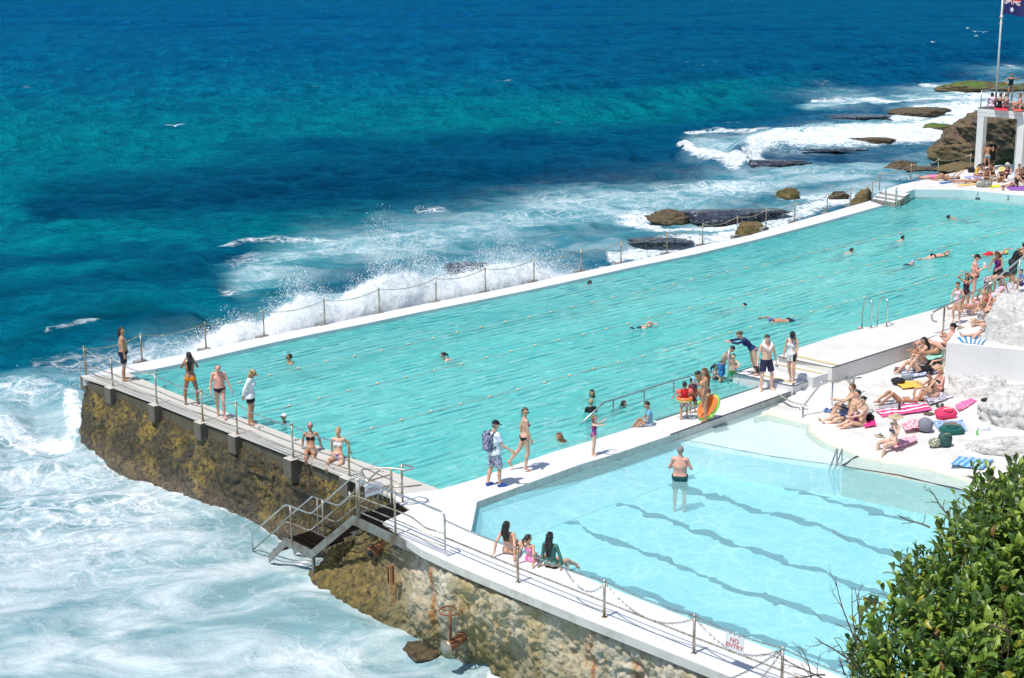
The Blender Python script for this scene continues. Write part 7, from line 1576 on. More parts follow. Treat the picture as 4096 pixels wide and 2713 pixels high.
pp('woman in black one piece sitting left of the handrail post on the far deck', 3970, 706, zd, P(CROSS, che=(-26, 0, 0)), 215, h=1.66, tone='tan', hair='long', hc='dark', foot='seat', wear=[('onepiece', BLK)])
pp('woman in brown bikini sitting cross legged behind the grey bag', 3944, 726, zd, P(CROSS, che=(-30, 0, 0)), 262, h=1.66, tone='tan', hair='long', hc='brown', foot='seat', wear=[('bottom', (50, 36, 30)), ('top', (50, 36, 30))])
pp('woman in teal bikini bottom standing with her back to the camera by the column', 3944, 684, zd, P(STAND, uaR=(.8, .1, -.8), faR=(.3, .7, .7), uaL=(-.5, 0, -1), thL=(-.12, 0, -1), thR=(.16, .1, -1)), 96, h=1.68, tone='tan', hair='bob', hc='brown', wear=[('bottom', (60, 165, 190)), ('top', (220, 130, 60))])
pp('person in dark clothes standing behind the woman in the teal bikini', 3965, 676, zd, STAND, 250, h=1.74, fem=False, tone='brown', hair='short', hc='black', wear=[('tee', (20, 22, 26)), ('boardshorts', (24, 26, 34))])
pp('person in straw hat sitting on the far deck right of the handrail post', 4006, 727, zd, P(SIT, che=(-26, 0, 0)), 240, h=1.66, tone='tan', hair='short', hc='brown', head=('sunhat', (215, 195, 130)), foot='seat', wear=[('bottom', (60, 50, 90)), ('top', (60, 50, 90))])
pp('man in grey hat with dark vest sitting with one arm on his knee', 4026, 712, zd, P(SIT, thR=(.1, .6, .8)), 262, h=1.74, fem=False, tone='pink', hair='short', hc='brown', head=('bucket', (190, 190, 185)), foot='seat', wear=[('tank', (80, 40, 40)), ('trunks', (60, 60, 80))])
pp('woman in black swimsuit leaning back with bent knee nearest the end wall', 4060, 747, zd, P(SITBACK, thL=(-.1, .8, .55), shL=(0, .8, -.8), thR=(.1, 1, .1), shR=(0, 1, -.1)), 192, h=1.68, tone='fair', hair='long', hc='fairbrown', foot='seat', wear=[('onepiece', BLK)])
pp('woman in sunglasses and black bikini sitting near the right edge of the far deck', 4074, 716, zd, P(SIT), 250, h=1.66, tone='tan', hair='bun', hc='dark', glasses='sun', foot='seat', wear=[('bottom', BLK), ('top', BLK)])
pp('brown haired woman bending forward at the right edge of the far deck', 4090, 726, zd, P(CROSS), 245, h=1.66, tone='tan', hair='wavy', hc='brown', foot='seat', wear=[('onepiece', (20, 20, 26))])
# -- terrace
g_ = 'people on the far terrace'
tz = ZT+.03
pp('woman in black swimsuit standing with arms spread above the sitting group on the terrace', 4040, 404, tz, P(STAND, uaL=(-.9, .1, -.5), faL=(-.3, .5, .7), uaR=(.9, .1, -.5), faR=(-.1, .6, -.3)), 268, h=1.68, tone='tan', hair='lowbun', hc='dark', wear=[('tankini', BLK)], glasses='sun')
pp('dark haired person in pale pink top sitting beside the flagpole foot', 3966, 430, tz, SIT, 80, h=1.66, tone='fair', hair='bob', hc='black', foot='seat', wear=[('tee', (236, 205, 222)), ('shorts', (150, 170, 215))])
pp('woman in black swimsuit sitting second from the flagpole on the terrace', 3998, 432, tz, P(SIT), 60, h=1.66, tone='tan', hair='short', hc='brown', foot='seat', wear=[('onepiece', BLK)])
pp('blond woman with strappy back sitting third from the flagpole', 4022, 433, tz, P(SIT), 95, h=1.66, tone='fair', hair='short', hc='fairbrown', foot='seat', wear=[('onepiece', (150, 110, 120))])
pp('woman in grey shorts sitting sideways at the right end of the terrace group', 4078, 435, tz, P(SIT), 175, h=1.66, tone='pink', hair='lowbun', hc='brown', foot='seat', wear=[('top', (60, 60, 70)), ('shorts', (150, 165, 180))])
pp('dark haired person in pale vest at the very right edge of the terrace', 4098, 435, tz, P(SIT), 190, h=1.66, tone='fair', hair='short', hc='dark', foot='seat', wear=[('tee', (190, 200, 215))])
# ================================================================= things people carry and lie on
def tagd(o, label, cat, group=None): return tag(o, label, cat, group)
h = a1['hand']; p = (h('L')+h('R'))/2; cm = empty('camera', p); tag(cm, 'black camera held up by the woman in the orange bikini', 'camera')
MB().box(p, (.13, .06, .09), a1['az']).build('body', BLACKM, cm); f_ = a1['Rz']@np.array([0, 1, 0]); tubeobj('lens', [p+f_*.03, p+f_*.11], .035, BLACKM, cm, 12)
p = (a3['hand']('L')+a3['hand']('R'))/2+np.array([0, 0, .02]); bt = empty('bottle', p); tag(bt, 'blue steel bottle held behind the back of the person in white', 'bottle')
tubeobj('body', [p+np.array([0, 0, -.02]), p+np.array([0, 0, .17]), p+np.array([0, 0, .19])], [.036, .036, .02], plain('bottle_blue', (.10, .32, .48), .25, .4), bt, 12); tubeobj('cap', [p+np.array([0, 0, .19]), p+np.array([0, 0, .23])], .022, BLACKM, bt, 10)
# backpack
R_ = b1['Rz']; cb_ = b1['J']('chest', (0, -.21, 1.22)); bpk = empty('backpack', cb_); tag(bpk, 'navy patterned roll top backpack worn by the man in white', 'backpack')
NB = cloth_mat(('floral', (28, 34, 70), (170, 172, 200))); fR = R_@np.array([0, 1, 0]); sR = R_@np.array([1, 0, 0])
b = MB(); b.box(cb_, (.32, .17, .46), b1['az']); b.box(cb_+np.array([0, 0, .26]), (.26, .10, .08), b1['az']); o = b.build('bag', NB, bpk, True); o.modifiers.new('bevel', 'BEVEL').width = .05; o.modifiers['bevel'].segments = 3
for s in (-1, 1): tubeobj('strap', [cb_+sR*.1*s+fR*.08+np.array([0, 0, .18]), b1['J']('chest', (.11*s, -.06, 1.5)), b1['J']('chest', (.12*s, .09, 1.42)), b1['J']('chest', (.13*s, .13, 1.25)), cb_+sR*.17*s+fR*.1+np.array([0, 0, -.15])], .018, plain('strap', (.01, .012, .03), .7), bpk, 5)
# swim ring round the toddler, arm bands, the float ring and the phone
ORG = plain('orange_vinyl', (.85, .22, .06), .3); GRN = plain('green_vinyl', (.28, .70, .08), .3); REDV = plain('red_vinyl', (.85, .13, .10), .3)
def torus(name, c, R, r, mat, parent=None, rot=None, sq=1.0):
    b = MB(); M_ = np.array(rot) if rot is not None else np.eye(3); b.tube([np.array(c)+M_@np.array([R*math.cos(a), R*sq*math.sin(a), 0]) for a in np.linspace(0, 2*math.pi, 30, endpoint=False)], r, 10, True); return b.build(name, mat, parent, True)
c = c1_['J']('pelvis', (0, 0, 1.04)); sr = empty('swim_ring', c); tag(sr, 'orange inflatable swim ring round the waist of the toddler in red', 'swim ring'); torus('ring', c, .20, .052, ORG, sr); torus('stripe', c+np.array([0, 0, -.035]), .20, .045, plain('yellow_vinyl', (.75, .75, .15), .3), sr)
for s in ('L', 'R'):
    q_ = c1_['J']('ua'+s, (.29*(1 if s == 'R' else -1), 0, AZ)); d_ = c1_['J']('ua'+s, (.38*(1 if s == 'R' else -1), 0, AZ))-c1_['J']('ua'+s, (.2*(1 if s == 'R' else -1), 0, AZ)); d_ /= np.linalg.norm(d_)
    b = MB(); b.tube([q_-d_*.075, q_-d_*.05, q_, q_+d_*.05, q_+d_*.075], [.05, .078, .088, .078, .05], 12); ab = b.build('arm_band', REDV, None, True); tag(ab, 'red inflatable arm band on the %s arm of the toddler' % ('left' if s == 'L' else 'right'), 'arm band', 'arm bands of the toddler')
hb = d1_['hand']('R'); rc = hb+np.array([.0, -.12, -.32])+CR*.16; rot = np.array(Matrix.Rotation(face_dir(-38), 3, 'Z')@Matrix.Rotation(rad(66), 3, 'X')@Matrix.Rotation(rad(60), 3, 'Z'))
ff = empty('float_ring', rc); tag(ff, 'long orange float with green rim and handles carried by the woman with auburn hair', 'float'); torus('rim', rc-rot@np.array([0, 0, .035]), .39, .065, GRN, ff, rot, .60)
b = MB(); M_ = rot
b.v = []; N_ = 26
pl = [rc+M_@np.array([.415*math.cos(a), .415*.60*math.sin(a), z_]) for z_ in (.045, -.03) for a in np.linspace(0, 2*math.pi, N_, endpoint=False)]
b.add(pl, [tuple(range(N_)), tuple(reversed(range(N_, 2*N_)))]+[(i, N_+i, N_+(i+1) % N_, (i+1) % N_) for i in range(N_)]); b.build('mat', ORG, ff)
torus('inner_ring', rc+rot@np.array([0, 0, .03]), .36, .05, ORG, ff, rot, .58)
for q_ in ((-.1, .30), (-.12, -.30)): b = MB(); b.ball(rc+M_@np.array([q_[0], q_[1], .02]), (.07, .06, .06), 10, 7); b.build('handle', GRN, ff, True)
p = d1_['hand']('L')+np.array([0, 0, .05]); MBp = MB().box(p, (.015, .075, .15), d1_['az']); tag(MBp.build('phone', BLACKM), 'black phone held up by the woman with auburn hair', 'phone')
p = f1_['hand']('L')*.5+f1_['hand']('R')*.5+np.array([0, 0, .03]); tag(MB().box(p, (.075, .012, .15), f1_['az']).build('phone', BLACKM), 'black phone read by the reclining man in the backwards cap', 'phone')
p = e1_['hand']('R'); b = MB(); b.box(p+np.array([0, 0, -.12]), (.09, .10, .26), .4); b.box(p+np.array([0, .06, -.06]), (.09, .2, .07), .9); o = b.build('shoes', plain('black_shoe', (.015, .015, .018), .6), None); o.modifiers.new('bevel', 'BEVEL').width = .025; tag(o, 'black shoes dangling from the hand of the young man in navy shorts', 'shoes')
p = e1_['hand']('L'); b = MB(); b.ball(p+np.array([0, 0, -.03]), (.045, .03, .03), 8, 6); b.ball(p+np.array([.04, -.03, -.05]), (.04, .03, .03), 8, 6); tag(b.build('goggles', plain('blue_goggles', (.2, .3, .7), .3), None, True), 'blue goggles in the left hand of the young man in navy shorts', 'goggles')
# towel round the neck
J_ = e1_['J']; b = MB(); b.tube([J_('chest', q) for q in ((.03, .16, 1.30), (.07, .155, 1.37), (.125, .10, 1.44), (.12, .0, 1.50), (.05, -.10, 1.52), (-.05, -.10, 1.52), (-.12, .0, 1.50), (-.125, .10, 1.44), (-.07, .155, 1.37), (-.01, .17, 1.28))], [.02, .04, .048, .05, .05, .05, .05, .048, .045, .03], 10)
tag(b.build('neck_towel', cloth_mat(WH), None, True), 'white towel draped round the neck of the young man in navy shorts', 'towel')
p = e2_['hand']('L'); o = MB().box(p+np.array([0, 0, -.17]), (.09, .16, .24), e2_['az']).build('pouch', BLACKM); o.modifiers.new('bevel', 'BEVEL').width = .03; tag(o, 'small black bag hanging from the hand of the woman in white overalls', 'bag')
def cup_at(p, lab, colr=(.85, .82, .8)):
    c_ = empty('cup', p); tag(c_, lab, 'cup'); tubeobj('body', [p, p+np.array([0, 0, .13])], [.032, .042], plain('cup_paper', colr, .5), c_, 12); tubeobj('lid', [p+np.array([0, 0, .13]), p+np.array([0, 0, .145])], .045, WHITEM, c_, 12)
cup_at(at(3924, 1068, .58)*0+np.array([0, 0, 0])+person.__defaults__[0] if False else (np.array(at(3900, 1206, .58))+np.array([.12, -.22, 1.36])), 'pale takeaway cup held by the man in black briefs')
# towels: draped sheets with their pattern
def towel(label, corners, z, spec, seed=0, wav=.018, cat='towel', thick=.012, sag=None):
    A_, B_, C_, D_ = [at(x, y, z) for x, y in corners]; n, m_ = 44, 30; u, v = np.meshgrid(np.linspace(0, 1, n), np.linspace(0, 1, m_), indexing='ij')
    P_ = (A_[None, None]*((1-u)*(1-v))[..., None]+B_*(u*(1-v))[..., None]+C_*(u*v)[..., None]+D_*((1-u)*v)[..., None]); q = P_.reshape(-1, 3)
    nz = fbm(np.stack([q[:, 0]*2.2, q[:, 1]*2.2, 0*q[:, 0]+seed], 1), 4, seed).reshape(n, m_); nx = fbm(np.stack([q[:, 0]*1.5, q[:, 1]*1.5, 0*q[:, 0]+seed+9], 1), 3, seed+5).reshape(n, m_)
    P_[..., 2] += .02+np.abs(nz)*wav*2.4; P_[..., 0] += nx*.06; P_[..., 1] += nx*.05
    idx = np.arange(n*m_).reshape(n, m_); F = np.stack([idx[:-1, :-1], idx[1:, :-1], idx[1:, 1:], idx[:-1, 1:]], -1).reshape(-1, 4)
    cr = np.cross(P_[1, 0]-P_[0, 0], P_[0, 1]-P_[0, 0]); F = F if cr[2] > 0 else F[:, ::-1]
    kind = spec[0] if isinstance(spec[0], str) else None
    if kind in ('bars', 'check', 'cross', 'tribal'):
        ms = [cloth_mat(c_) for c_ in spec[1:]]; o = obj('towel', P_.reshape(-1, 3), F, ms[0], None, True)
        for mm in ms[1:]: o.data.materials.append(mm)
        uu = (u[:-1, :-1]*(n-1)).astype(int); vv = (v[:-1, :-1]*(m_-1)).astype(int)
        k = {'bars': (uu//4) % len(ms), 'cross': (vv//4) % len(ms), 'check': ((uu//2) % 2+(vv//2) % 2) % len(ms), 'tribal': np.where(vv < 15, ((uu+vv) % 3 == 0)*1, (vv % 5 < 2)*1)}[kind]
        o.data.polygons.foreach_set('material_index', np.asarray(k).reshape(-1).astype(np.int32))
    else: o = obj('towel', P_.reshape(-1, 3), F, cloth_mat(spec), None, True)
    o.modifiers.new('solid', 'SOLIDIFY').thickness = thick; tag(o, label, cat); return o
towel('blue and pale blue striped towel spread on the rock ledge by the near pool', [(3835, 1828), (3975, 1842), (3930, 1880), (3800, 1862)], .06, ('bars', (86, 150, 205), (160, 200, 230)), 3, .05)
towel('pink and white striped towel under the lying woman in white bikini', [(3500, 1640), (3700, 1612), (3730, 1640), (3530, 1672)], .07, ('cross', (240, 90, 160), (240, 232, 236), (200, 60, 90)), 4, .03)
towel('black and white checked cloth under the hips of the woman in white bikini', [(3510, 1612), (3590, 1600), (3600, 1630), (3520, 1640)], .085, ('check', (40, 40, 60), (225, 222, 225)), 5, .02)
towel('yellow orange towel lying crumpled in front of the woman with dark bun', [(3580, 1532), (3680, 1528), (3700, 1552), (3610, 1556)], .07, (250, 190, 80), 6, .05)
towel('blue and white patterned sheet under the woman in the black one piece', [(3600, 1490), (3740, 1462), (3775, 1490), (3640, 1512)], .07, ('floral', (225, 228, 240), (70, 90, 160)), 7, .04)
towel('large white and purple patterned sheet under the two women in dark bikinis', [(3690, 1590), (3810, 1560), (3850, 1580), (3720, 1620)], .07, ('floral', (230, 226, 235), (70, 55, 95)), 8, .04)
towel('long pink cloth trailing over the white rock to the right', [(3820, 1625), (3920, 1580), (3935, 1600), (3835, 1645)], .11, ('floral', (250, 70, 140), (250, 150, 180)), 9, .05)
towel('red white and pink scarf heaped beside the grey bag', [(3605, 1700), (3690, 1690), (3700, 1722), (3620, 1732)], .08, ('floral', (235, 60, 100), (240, 220, 225)), 10, .08)
towel('blue towel under the green duffel bag', [(3730, 1690), (3850, 1685), (3870, 1730), (3770, 1740)], .08, ('floral', (50, 110, 180), (200, 220, 235)), 11, .04)
towel('pink towel under the woman in the sun hat', [(3560, 1775), (3660, 1745), (3670, 1765), (3580, 1800)], .10, ('floral', (235, 150, 170), (240, 190, 200)), 12, .04)
towel('hot pink towel behind the mother with the child', [(3450, 1695), (3500, 1685), (3505, 1705), (3460, 1712)], .08, (240, 50, 130), 13, .03)
towel('blue and white striped towel on top of the white block wall', [(3828, 1352), (3960, 1340), (3930, 1382), (3850, 1372)], ztop, ('bars', (60, 140, 200), (240, 240, 240)), 14, .02)
towel('black and white tribal patterned blanket hanging over the upper step', [(3972, 1262), (4050, 1262), (4050, 1330), (3975, 1300)], 1.1, ('tribal', (235, 232, 225), (40, 42, 48)), 15, .03, 'blanket')
towel('green towel beneath the tanned woman beside the block wall', [(3700, 1428), (3785, 1405), (3800, 1418), (3715, 1445)], .32, (150, 210, 190), 16, .02)
towel('brown striped mat below the green towel beside the block wall', [(3705, 1440), (3785, 1412), (3790, 1440), (3715, 1462)], .07, ('vstripe', (110, 70, 66), (80, 50, 50)), 17, .02, 'mat')
towel('small brown doormat on the painted ground', [(3580, 1470), (3622, 1470), (3612, 1488), (3574, 1486)], .07, (120, 92, 80), 18, .005, 'mat')
towel('white and grey striped towel over the upper steps', [(3985, 1150), (4060, 1130), (4070, 1180), (4000, 1200)], 1.0, ('vstripe', (235, 235, 240), (110, 115, 140)), 19, .06)
towel('lilac towel under the woman in yellow on the far deck', [(3856, 707), (3930, 700), (3925, 716), (3862, 716)], .405, (160, 160, 215), 20, .02)
towel('blue towel under the lying woman on the far deck', [(3755, 733), (3826, 722), (3822, 729), (3768, 737)], .405, (50, 110, 175), 21, .02)
towel('orange towel edge under the woman lying with a book on the far deck', [(3830, 742), (3905, 733), (3900, 740), (3836, 748)], .405, (245, 190, 110), 22, .02)
towel('yellow towel beside the grey bag on the far deck', [(3955, 742), (4000, 740), (3998, 752), (3958, 752)], .405, (245, 225, 80), 23, .02)
towel('purple towel nearest the end wall on the far deck', [(4020, 748), (4100, 746), (4110, 764), (4040, 762)], .405, (140, 90, 170), 24, .02)
towel('pale blue towel draped at the back of the far deck', [(4040, 690), (4075, 690), (4080, 706), (4040, 706)], .405, (170, 200, 235), 25, .04)
towel('red towel under the group on the terrace', [(3975, 434), (4035, 436), (4030, 444), (3980, 442)], tz, (215, 40, 70), 26, .02)
towel('bright orange red towel at the right of the terrace group', [(4050, 438), (4090, 440), (4088, 446), (4054, 444)], tz, (235, 90, 70), 27, .02)
# bags and heaps of clothes
def bag(name, label, x, y, z, size, spec, rz=0, seed=0, strap=None, cat='bag'):
    c = at(x, y, z); r_ = empty(name, c); tag(r_, label, cat); b = MB(); b.ball((0, 0, 0), 1, 26, 16); V = np.array(b.v); V = np.sign(V)*np.abs(V)**.72
    V *= (1+.22*fbm(V*2.1+seed, 4, seed))[:, None]; V = V*np.array(size)/2; V[:, 2] = np.maximum(V[:, 2], -size[2]*.42)+size[2]*.42; a = face_dir(0)+rad(rz); Rm = np.array([[math.cos(a), -math.sin(a), 0], [math.sin(a), math.cos(a), 0], [0, 0, 1]]); V = V@Rm.T
    link('fabric', mesh_np('fabric', V, b.f, cloth_mat(spec)), r_)
    if strap:
        q = Rm@np.array([size[0]*.3, 0, 0]); tubeobj('strap', bezier_arc([c-q+np.array([0, 0, size[2]*.6]), c-q*.6-Rm@np.array([0, size[1]*.5, 0])+np.array([0, 0, size[2]*1.1]), c+q*.6-Rm@np.array([0, size[1]*.5, 0])+np.array([0, 0, size[2]*1.05]), c+q+np.array([0, 0, size[2]*.6])], .1), .014, cloth_mat(strap), r_, 6)
    return r_
bag('tote_bag', 'bright pink tote bag with pale handles lying on the painted ground', 3782, 1672, .07, (.62, .42, .34), (235, 60, 105), 10, 1, (240, 220, 200))
bag('duffel_bag', 'dark green duffel bag lying on the blue towel', 3808, 1735, .07, (.68, .36, .26), (20, 96, 88), -10, 2, (20, 60, 60))
bag('clothes_pile', 'folded brown grey clothes on top of the green duffel bag', 3806, 1712, .16, (.5, .32, .16), (120, 108, 96), 5, 3, None, 'clothes')
bag('clothes_pile', 'grey shirt draped over a pile beside the red scarf', 3700, 1722, .07, (.42, .36, .40), (128, 132, 142), 0, 4, None, 'clothes')
bag('backpack', 'dark teal backpack slumped in front of the green duffel bag', 3778, 1782, .07, (.40, .36, .38), (46, 84, 80), 10, 5, (150, 150, 120))
bag('mesh_bag', 'pale grey and yellow mesh bag left of the dark teal backpack', 3738, 1784, .07, (.34, .26, .24), ('floral', (190, 190, 160), (90, 100, 90)), 0, 6)
bag('handbag', 'small black handbag behind the mother with the child', 3476, 1686, .07, (.30, .18, .24), BLK, 0, 7, BLK)
bag('clothes_pile', 'black clothes bundle left of the yellow orange towel', 3592, 1534, .07, (.40, .32, .20), (34, 36, 42), 0, 8, None, 'clothes')
bag('clothes_pile', 'light grey clothes bundle next to the black bundle', 3628, 1515, .07, (.36, .28, .20), (150, 156, 166), 0, 9, None, 'clothes')
bag('clothes_pile', 'dark clothes on the patterned sheet by the two women', 3792, 1578, .07, (.36, .24, .18), (44, 46, 58), 0, 10, None, 'clothes')
bag('clothes_pile', 'black bundle at the end of the long pink cloth', 3948, 1612, .10, (.36, .24, .16), (24, 24, 28), 0, 11, None, 'clothes')
bag('clothes_pile', 'white shirt heap beside the striped towel on the block wall', 3985, 1345, ztop, (.52, .36, .20), (226, 230, 238), 0, 12, None, 'clothes')
bag('tote_bag', 'grey and dark patterned bag on the far deck in front of the sitting women', 3935, 748, .405, (.85, .45, .42), ('floral', (190, 190, 180), (60, 64, 66)), 0, 13, BLK)
bag('backpack', 'black bag behind the woman in yellow on the far deck', 3884, 690, .405, (.4, .3, .36), (26, 26, 32), 0, 14)
bag('clothes_pile', 'black and white bundle between the sitting women on the far deck', 3972, 724, .405, (.6, .3, .24), ('floral', (24, 24, 26), (220, 220, 220)), 0, 15, None, 'clothes')
bag('clothes_pile', 'white shirt heap right of the man in the grey hat', 4044, 724, .405, (.4, .3, .36), (232, 232, 236), 0, 16, None, 'clothes')
bag('clothes_pile', 'crumpled white plastic bag beside the green snack packet', 3935, 1728, .07, (.36, .26, .24), (226, 228, 240), 0, 17, None, 'bag')
tag(MB().box(at(3908, 1740, .10)+np.array([0, 0, .06]), (.10, .05, .15), .4).build('snack_packet', plain('green_packet', (.15, .5, .14), .4)), 'green snack packet standing on the rock beside the white bag', 'packet')
p = at(3597, 1640, .07); bt2 = empty('bottle', p); tag(bt2, 'dark bottle standing beside the lying woman in white bikini', 'bottle'); tubeobj('body', [p, p+np.array([0, 0, .19]), p+np.array([0, 0, .22])], [.04, .04, .025], plain('dark_bottle', (.06, .04, .05), .3), bt2, 12); tubeobj('cap', [p+np.array([0, 0, .22]), p+np.array([0, 0, .26])], .028, BLACKM, bt2, 10)
def flips(label, x, y, z, c_, rz=0, n=2):
    p = at(x, y, z); r_ = empty('sandals', p); tag(r_, label, 'sandals')
    for k in range(n):
        b = MB(); a = face_dir(rz+k*18); s = np.array([math.cos(a), math.sin(a), 0]); t2 = np.array([-s[1], s[0], 0]); q = p+t2*.14*k
        b.box(q+np.array([0, 0, .012]), (.25, .095, .022), a); b.build('sole', c_, r_); tubeobj('strap', [q+t2*.04+np.array([0, 0, .02]), q+s*.07+np.array([0, 0, .05]), q-t2*.04+np.array([0, 0, .02])], .012, BLACKM, r_, 5)
flips('brown sandals beside the pink tote bag', 3722, 1658, .07, plain('sandal_brown', (.18, .13, .08), .7), 20)
flips('dark sandals left of the long pink cloth', 3768, 1622, .07, plain('sandal_dark', (.08, .06, .05), .7), 70)
flips('pale sandals beside the sun hat woman', 3522, 1748, .06, plain('sandal_pale', (.5, .42, .3), .7), -10)
flips('blue goggles coloured sandals at the feet of the sitting man', 3322, 1643, .05, plain('sandal_blue', (.08, .18, .5), .5), 40)
flips('pair of pale slippers by the feet of the lying woman in white bikini', 3486, 1645, .06, plain('slipper', (.55, .55, .5), .7), 60)
# ---- gulls
WB = plain('gull_white', (.8, .8, .8), .6); GB = plain('gull_grey', (.35, .36, .38), .6)
def gull(px, py, z, label, span=1.1, az_=0.0, flap=.35):
    c = at(px, py, z); r_ = empty('seagull', c); tag(r_, label, 'seagull', 'seagulls over the sea'); a = face_dir(az_); f = np.array([math.cos(a), math.sin(a), 0]); s = np.array([-f[1], f[0], 0]); up = np.array([0, 0, 1.])
    b = MB(); b.tube([c-f*.28, c-f*.16, c, c+f*.13, c+f*.2, c+f*.27, c+f*.33], [.012, .045, .07, .055, .045, .04, .008], 10)
    for sg in (-1, 1):
        rt = [(0, 0, .11), (.22, .16, .10), (.45, .12, .075), (span/2, -.02, .015)]; top = []; bot = []
        for k, (o_, l_, w_) in enumerate(rt): q = c+s*sg*o_+up*(flap*(o_ if k < 2 else .22+(o_-.22)*.3))+f*l_*.4; top.append((q+f*w_, q-f*w_))
        V = [v for pr in top for v in pr]; n0 = len(b.v); V2 = [v+up*.012 for v in V]
        F = [(2*k, 2*k+1, 2*k+3, 2*k+2) for k in range(3)]+[(8+2*k, 8+2*k+2, 8+2*k+3, 8+2*k+1) for k in range(3)]+[(0, 2, 10, 8), (2, 4, 12, 10), (4, 6, 14, 12), (1, 9, 11, 3), (3, 11, 13, 5), (5, 13, 15, 7), (6, 7, 15, 14), (0, 8, 9, 1)]
        b.add(V+V2, F)
    b.build('body', WB, r_, True); return r_
gull(700, 505, 1.0, 'white seagull gliding alone over the green water at the left', 1.5, 115, .35)
for i, (x, y, lab) in enumerate(((3871, 114, 'leftmost of the far gulls near the flag'), (3902, 128, 'far gull just right of the leftmost near the flag'), (3933, 130, 'small far gull beside the flagpole'), (4003, 95, 'far gull directly under the flag'), (3906, 145, 'lowest far gull left of the flagpole'), (3734, 170, 'far gull low over the water left of the flock'))): gull(x, y, ZS+.8, lab, 1.4, 40*i, .4)
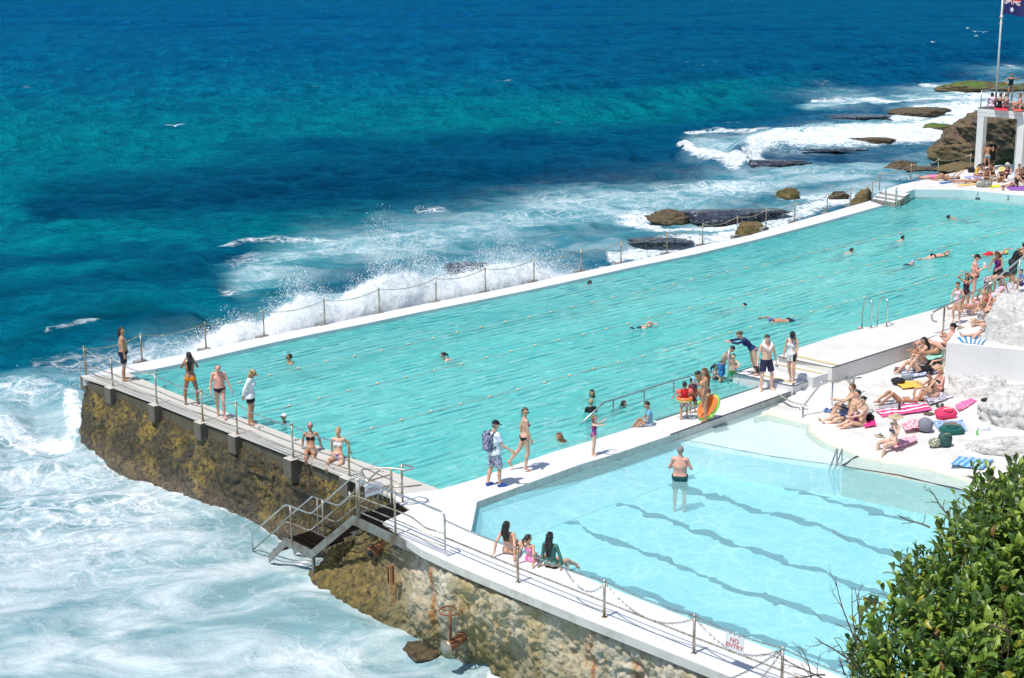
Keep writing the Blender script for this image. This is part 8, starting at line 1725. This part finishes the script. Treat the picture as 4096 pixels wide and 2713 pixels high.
# ================================================================= the bush in the lower right corner
def bush():
    g = np.random.default_rng(5)
    root = empty('bush', atd(3850, 2700, 8.4)+np.array([0, 0, -1.2])); tag(root, 'large leafy green bush filling the lower right corner', 'bush')
    D0 = 8.6
    lobes = [(4060, 2130, 8.9, 250, 250), (3890, 2250, 8.8, 210, 230), (3700, 2380, 8.6, 190, 190), (3560, 2570, 8.4, 190, 210), (3850, 2560, 8.4, 300, 260), (4080, 2420, 8.5, 260, 280), (3720, 2720, 8.2, 260, 160), (4010, 2720, 8.1, 260, 160), (3480, 2730, 8.3, 140, 130), (3960, 2010, 9.0, 120, 110), (4090, 1960, 9.1, 110, 110)]
    L = []
    for x, y, dd, rx_, ry_ in lobes:
        x += 72; y += 58; rx_ *= .93; ry_ *= .93; c = atd(x, y, dd); L.append((c, np.array([rx_/FPX*dd, .42+.25*rx_/250, ry_/FPX*dd])))
    # shoots: each starts inside a lobe and ends beyond its skin, carrying paired leaves
    V = []; F = []; MI = []; stems = MB()
    up = np.array([0, 0, 1.])
    def leaf(p, d, n, size, mi):
        d = d/np.linalg.norm(d); s = np.cross(d, n); s /= np.linalg.norm(s)+1e-9; n = np.cross(s, d); b0 = len(V); w = size*.46
        prof = [(0, 0, 0), (.22, .62, .05), (.5, 1.0, .09), (.78, .66, .06), (1, 0, -.06)]
        mid_ = [p+d*size*t_+n*size*(h_*1.0-.12*t_*t_) for t_, _, h_ in prof]; 
        pts = []
        for k, (t_, ww, h_) in enumerate(prof):
            if k in (0, 4): pts.append(mid_[k]); continue
            pts += [mid_[k]+s*w*ww/2+n*size*.07*ww, mid_[k], mid_[k]-s*w*ww/2+n*size*.07*ww]
        V.extend(pts); f = [(0, 1, 2), (0, 2, 3), (1, 4, 5, 2), (2, 5, 6, 3), (4, 7, 8, 5), (5, 8, 9, 6), (7, 10, 8), (8, 10, 9)]
        for q in f: F.append(tuple(b0+i for i in q)); MI.append(mi)
    nsh = 1250
    wts = np.array([l[1][0]*l[1][2] for l in L]); wts /= wts.sum(); camd = CAM
    for k in range(nsh):
        i = g.choice(len(L), p=wts); c, r = L[i]; u = g.normal(size=3); u /= np.linalg.norm(u)
        if g.random() < .72: u[2] = abs(u[2]); 
        tocam = (camd-c); tocam /= np.linalg.norm(tocam)
        axr = CR; axf = CF-CF[2]*up; axf /= np.linalg.norm(axf)
        surf = c+axr*u[0]*r[0]+axf*u[1]*r[1]+up*u[2]*r[2]; depth = g.random()**1.7*.55
        out = (surf-c); out /= np.linalg.norm(out); d = out*.55+up*.75+g.normal(size=3)*.22; d /= np.linalg.norm(d)
        ln = g.uniform(.14, .34)*(1.6 if g.random() < .14 else 1); base = surf-(surf-c)*depth-d*ln*.6; tip = base+d*ln
        stems.tube([base-d*.12, base+d*ln*.5+g.normal(size=3)*.006, tip], [.0045, .003, .0015], 4, caps=False)
        yel = g.random(); nl = g.integers(5, 10); ph = g.uniform(0, 6.28)
        a_ = np.cross(d, [.3, .5, .8]); a_ /= np.linalg.norm(a_); b_ = np.cross(d, a_)
        for j in range(nl):
            t_ = (j+.3)/nl; p = base+d*ln*t_; th = ph+j*2.4; side = a_*math.cos(th)+b_*math.sin(th); ld = side*(.95-.35*t_)+d*(.35+.8*t_)+up*.1+g.normal(size=3)*.15
            nrm_ = d*1.0+up*.6-side*.3+g.normal(size=3)*.25; sz = g.uniform(.045, .112)*(1-.35*(t_ > .85)); rr_ = g.random()
            leaf(p, ld, nrm_, sz, 0 if rr_ < .42 else 1 if rr_ < .74 else 2 if rr_ < .965 else 3 if rr_ < .992 else 4)
    def lm(name, c, tr, under):
        t = NT(name); n = t.noise(30, t.n('TexCoord').outputs['Object'], 3); cc = t.mix(t.ramp(n, [(.3, 0.), (.7, 1.)]), tuple(q*.75 for q in c), c); bf = t.n('NewGeometry').outputs['Backfacing']; cc = t.mix(bf, cc, under)
        b_ = t.n('BsdfPrincipled', Roughness=.42); t.put(b_, 'Base Color', cc); tl = t.n('BsdfTranslucent'); t.put(tl, 0, tr); mx = t.n('MixShader'); t.put(mx, 0, .22); t.t.links.new(b_.outputs[0], mx.inputs[1]); t.t.links.new(tl.outputs[0], mx.inputs[2]); t.t.links.new(mx.outputs[0], t.out.inputs[0]); return t.m
    ms = [lm('leaf_dark', (.055, .12, .02), (.16, .32, .02), (.12, .16, .07)), lm('leaf_mid', (.15, .25, .03), (.30, .50, .02), (.14, .19, .08)), lm('leaf_light', (.30, .40, .06), (.48, .62, .06), (.18, .24, .1)), lm('leaf_yellow', (.36, .34, .03), (.5, .45, .03), (.3, .3, .08)), lm('leaf_dead', (.25, .13, .04), (.3, .15, .03), (.2, .12, .05))]
    me = mesh_np('leaves', np.array(V)-wloc(root), F, ms, False); me.polygons.foreach_set('material_index', np.array(MI, np.int32)); link('leaves', me, root)
    TW_ = plain('twig_bark', (.10, .075, .05), .8); stems.build('stems', plain('green_stem', (.12, .13, .05), .7), root)
    b = MB(); rb = atd(3900, 2950, 8.5)
    for k in range(70):
        c, r = L[g.integers(len(L))]; e = c+CR*g.uniform(-1, 1)*r[0]*.6+up*g.uniform(-1, 1)*r[2]*.6+CF*g.normal()*.2; st_ = rb+CR*(.25+.3*g.random())+up*g.uniform(-.6, -.2); m1 = st_*.5+e*.5+g.normal(size=3)*.08; b.tube([st_, m1, e], [.014, .009, .004], 5, caps=False)
    b.build('branches', TW_, root)
    b = MB()
    def twig(p, d, ln, r, lv):
        pts = [p]; dd = d/np.linalg.norm(d)
        for k in range(4): dd = dd+g.normal(size=3)*.13; dd /= np.linalg.norm(dd); pts.append(pts[-1]+dd*ln/4)
        b.tube(pts, list(np.linspace(r, r*.35, 5)), 4, caps=False)
        if lv:
            for k in (1, 2, 3): twig(pts[k], dd+g.normal(size=3)*.6, ln*.4, r*.5, lv-1)
    for (x0, y0, x1, y1, dd_) in ((3420, 2560, 3340, 2330, 8.3), (3430, 2600, 3300, 2410, 8.3), (3400, 2640, 3300, 2520, 8.3), (3440, 2520, 3400, 2370, 8.35), (3410, 2680, 3310, 2590, 8.2), (3380, 2700, 3330, 2640, 8.2), (3530, 2420, 3500, 2350, 8.4), (3800, 2070, 3700, 1985, 8.9), (3720, 2110, 3620, 2050, 8.8), (4010, 2440, 4085, 2620, 8.0), (3960, 2500, 4060, 2560, 8.0), (3300, 2700, 3180, 2640, 8.2), (3330, 2740, 3130, 2600, 8.2), (3260, 2760, 3140, 2630, 8.2)):
        A_, B_ = atd(x0, y0, dd_), atd(x1, y1, dd_); b = MB(); twig(A_, B_-A_+g.normal(size=3)*.03, np.linalg.norm(B_-A_)*1.1, .006, 2); b.build('dead_twig', TW_, root)
bush()
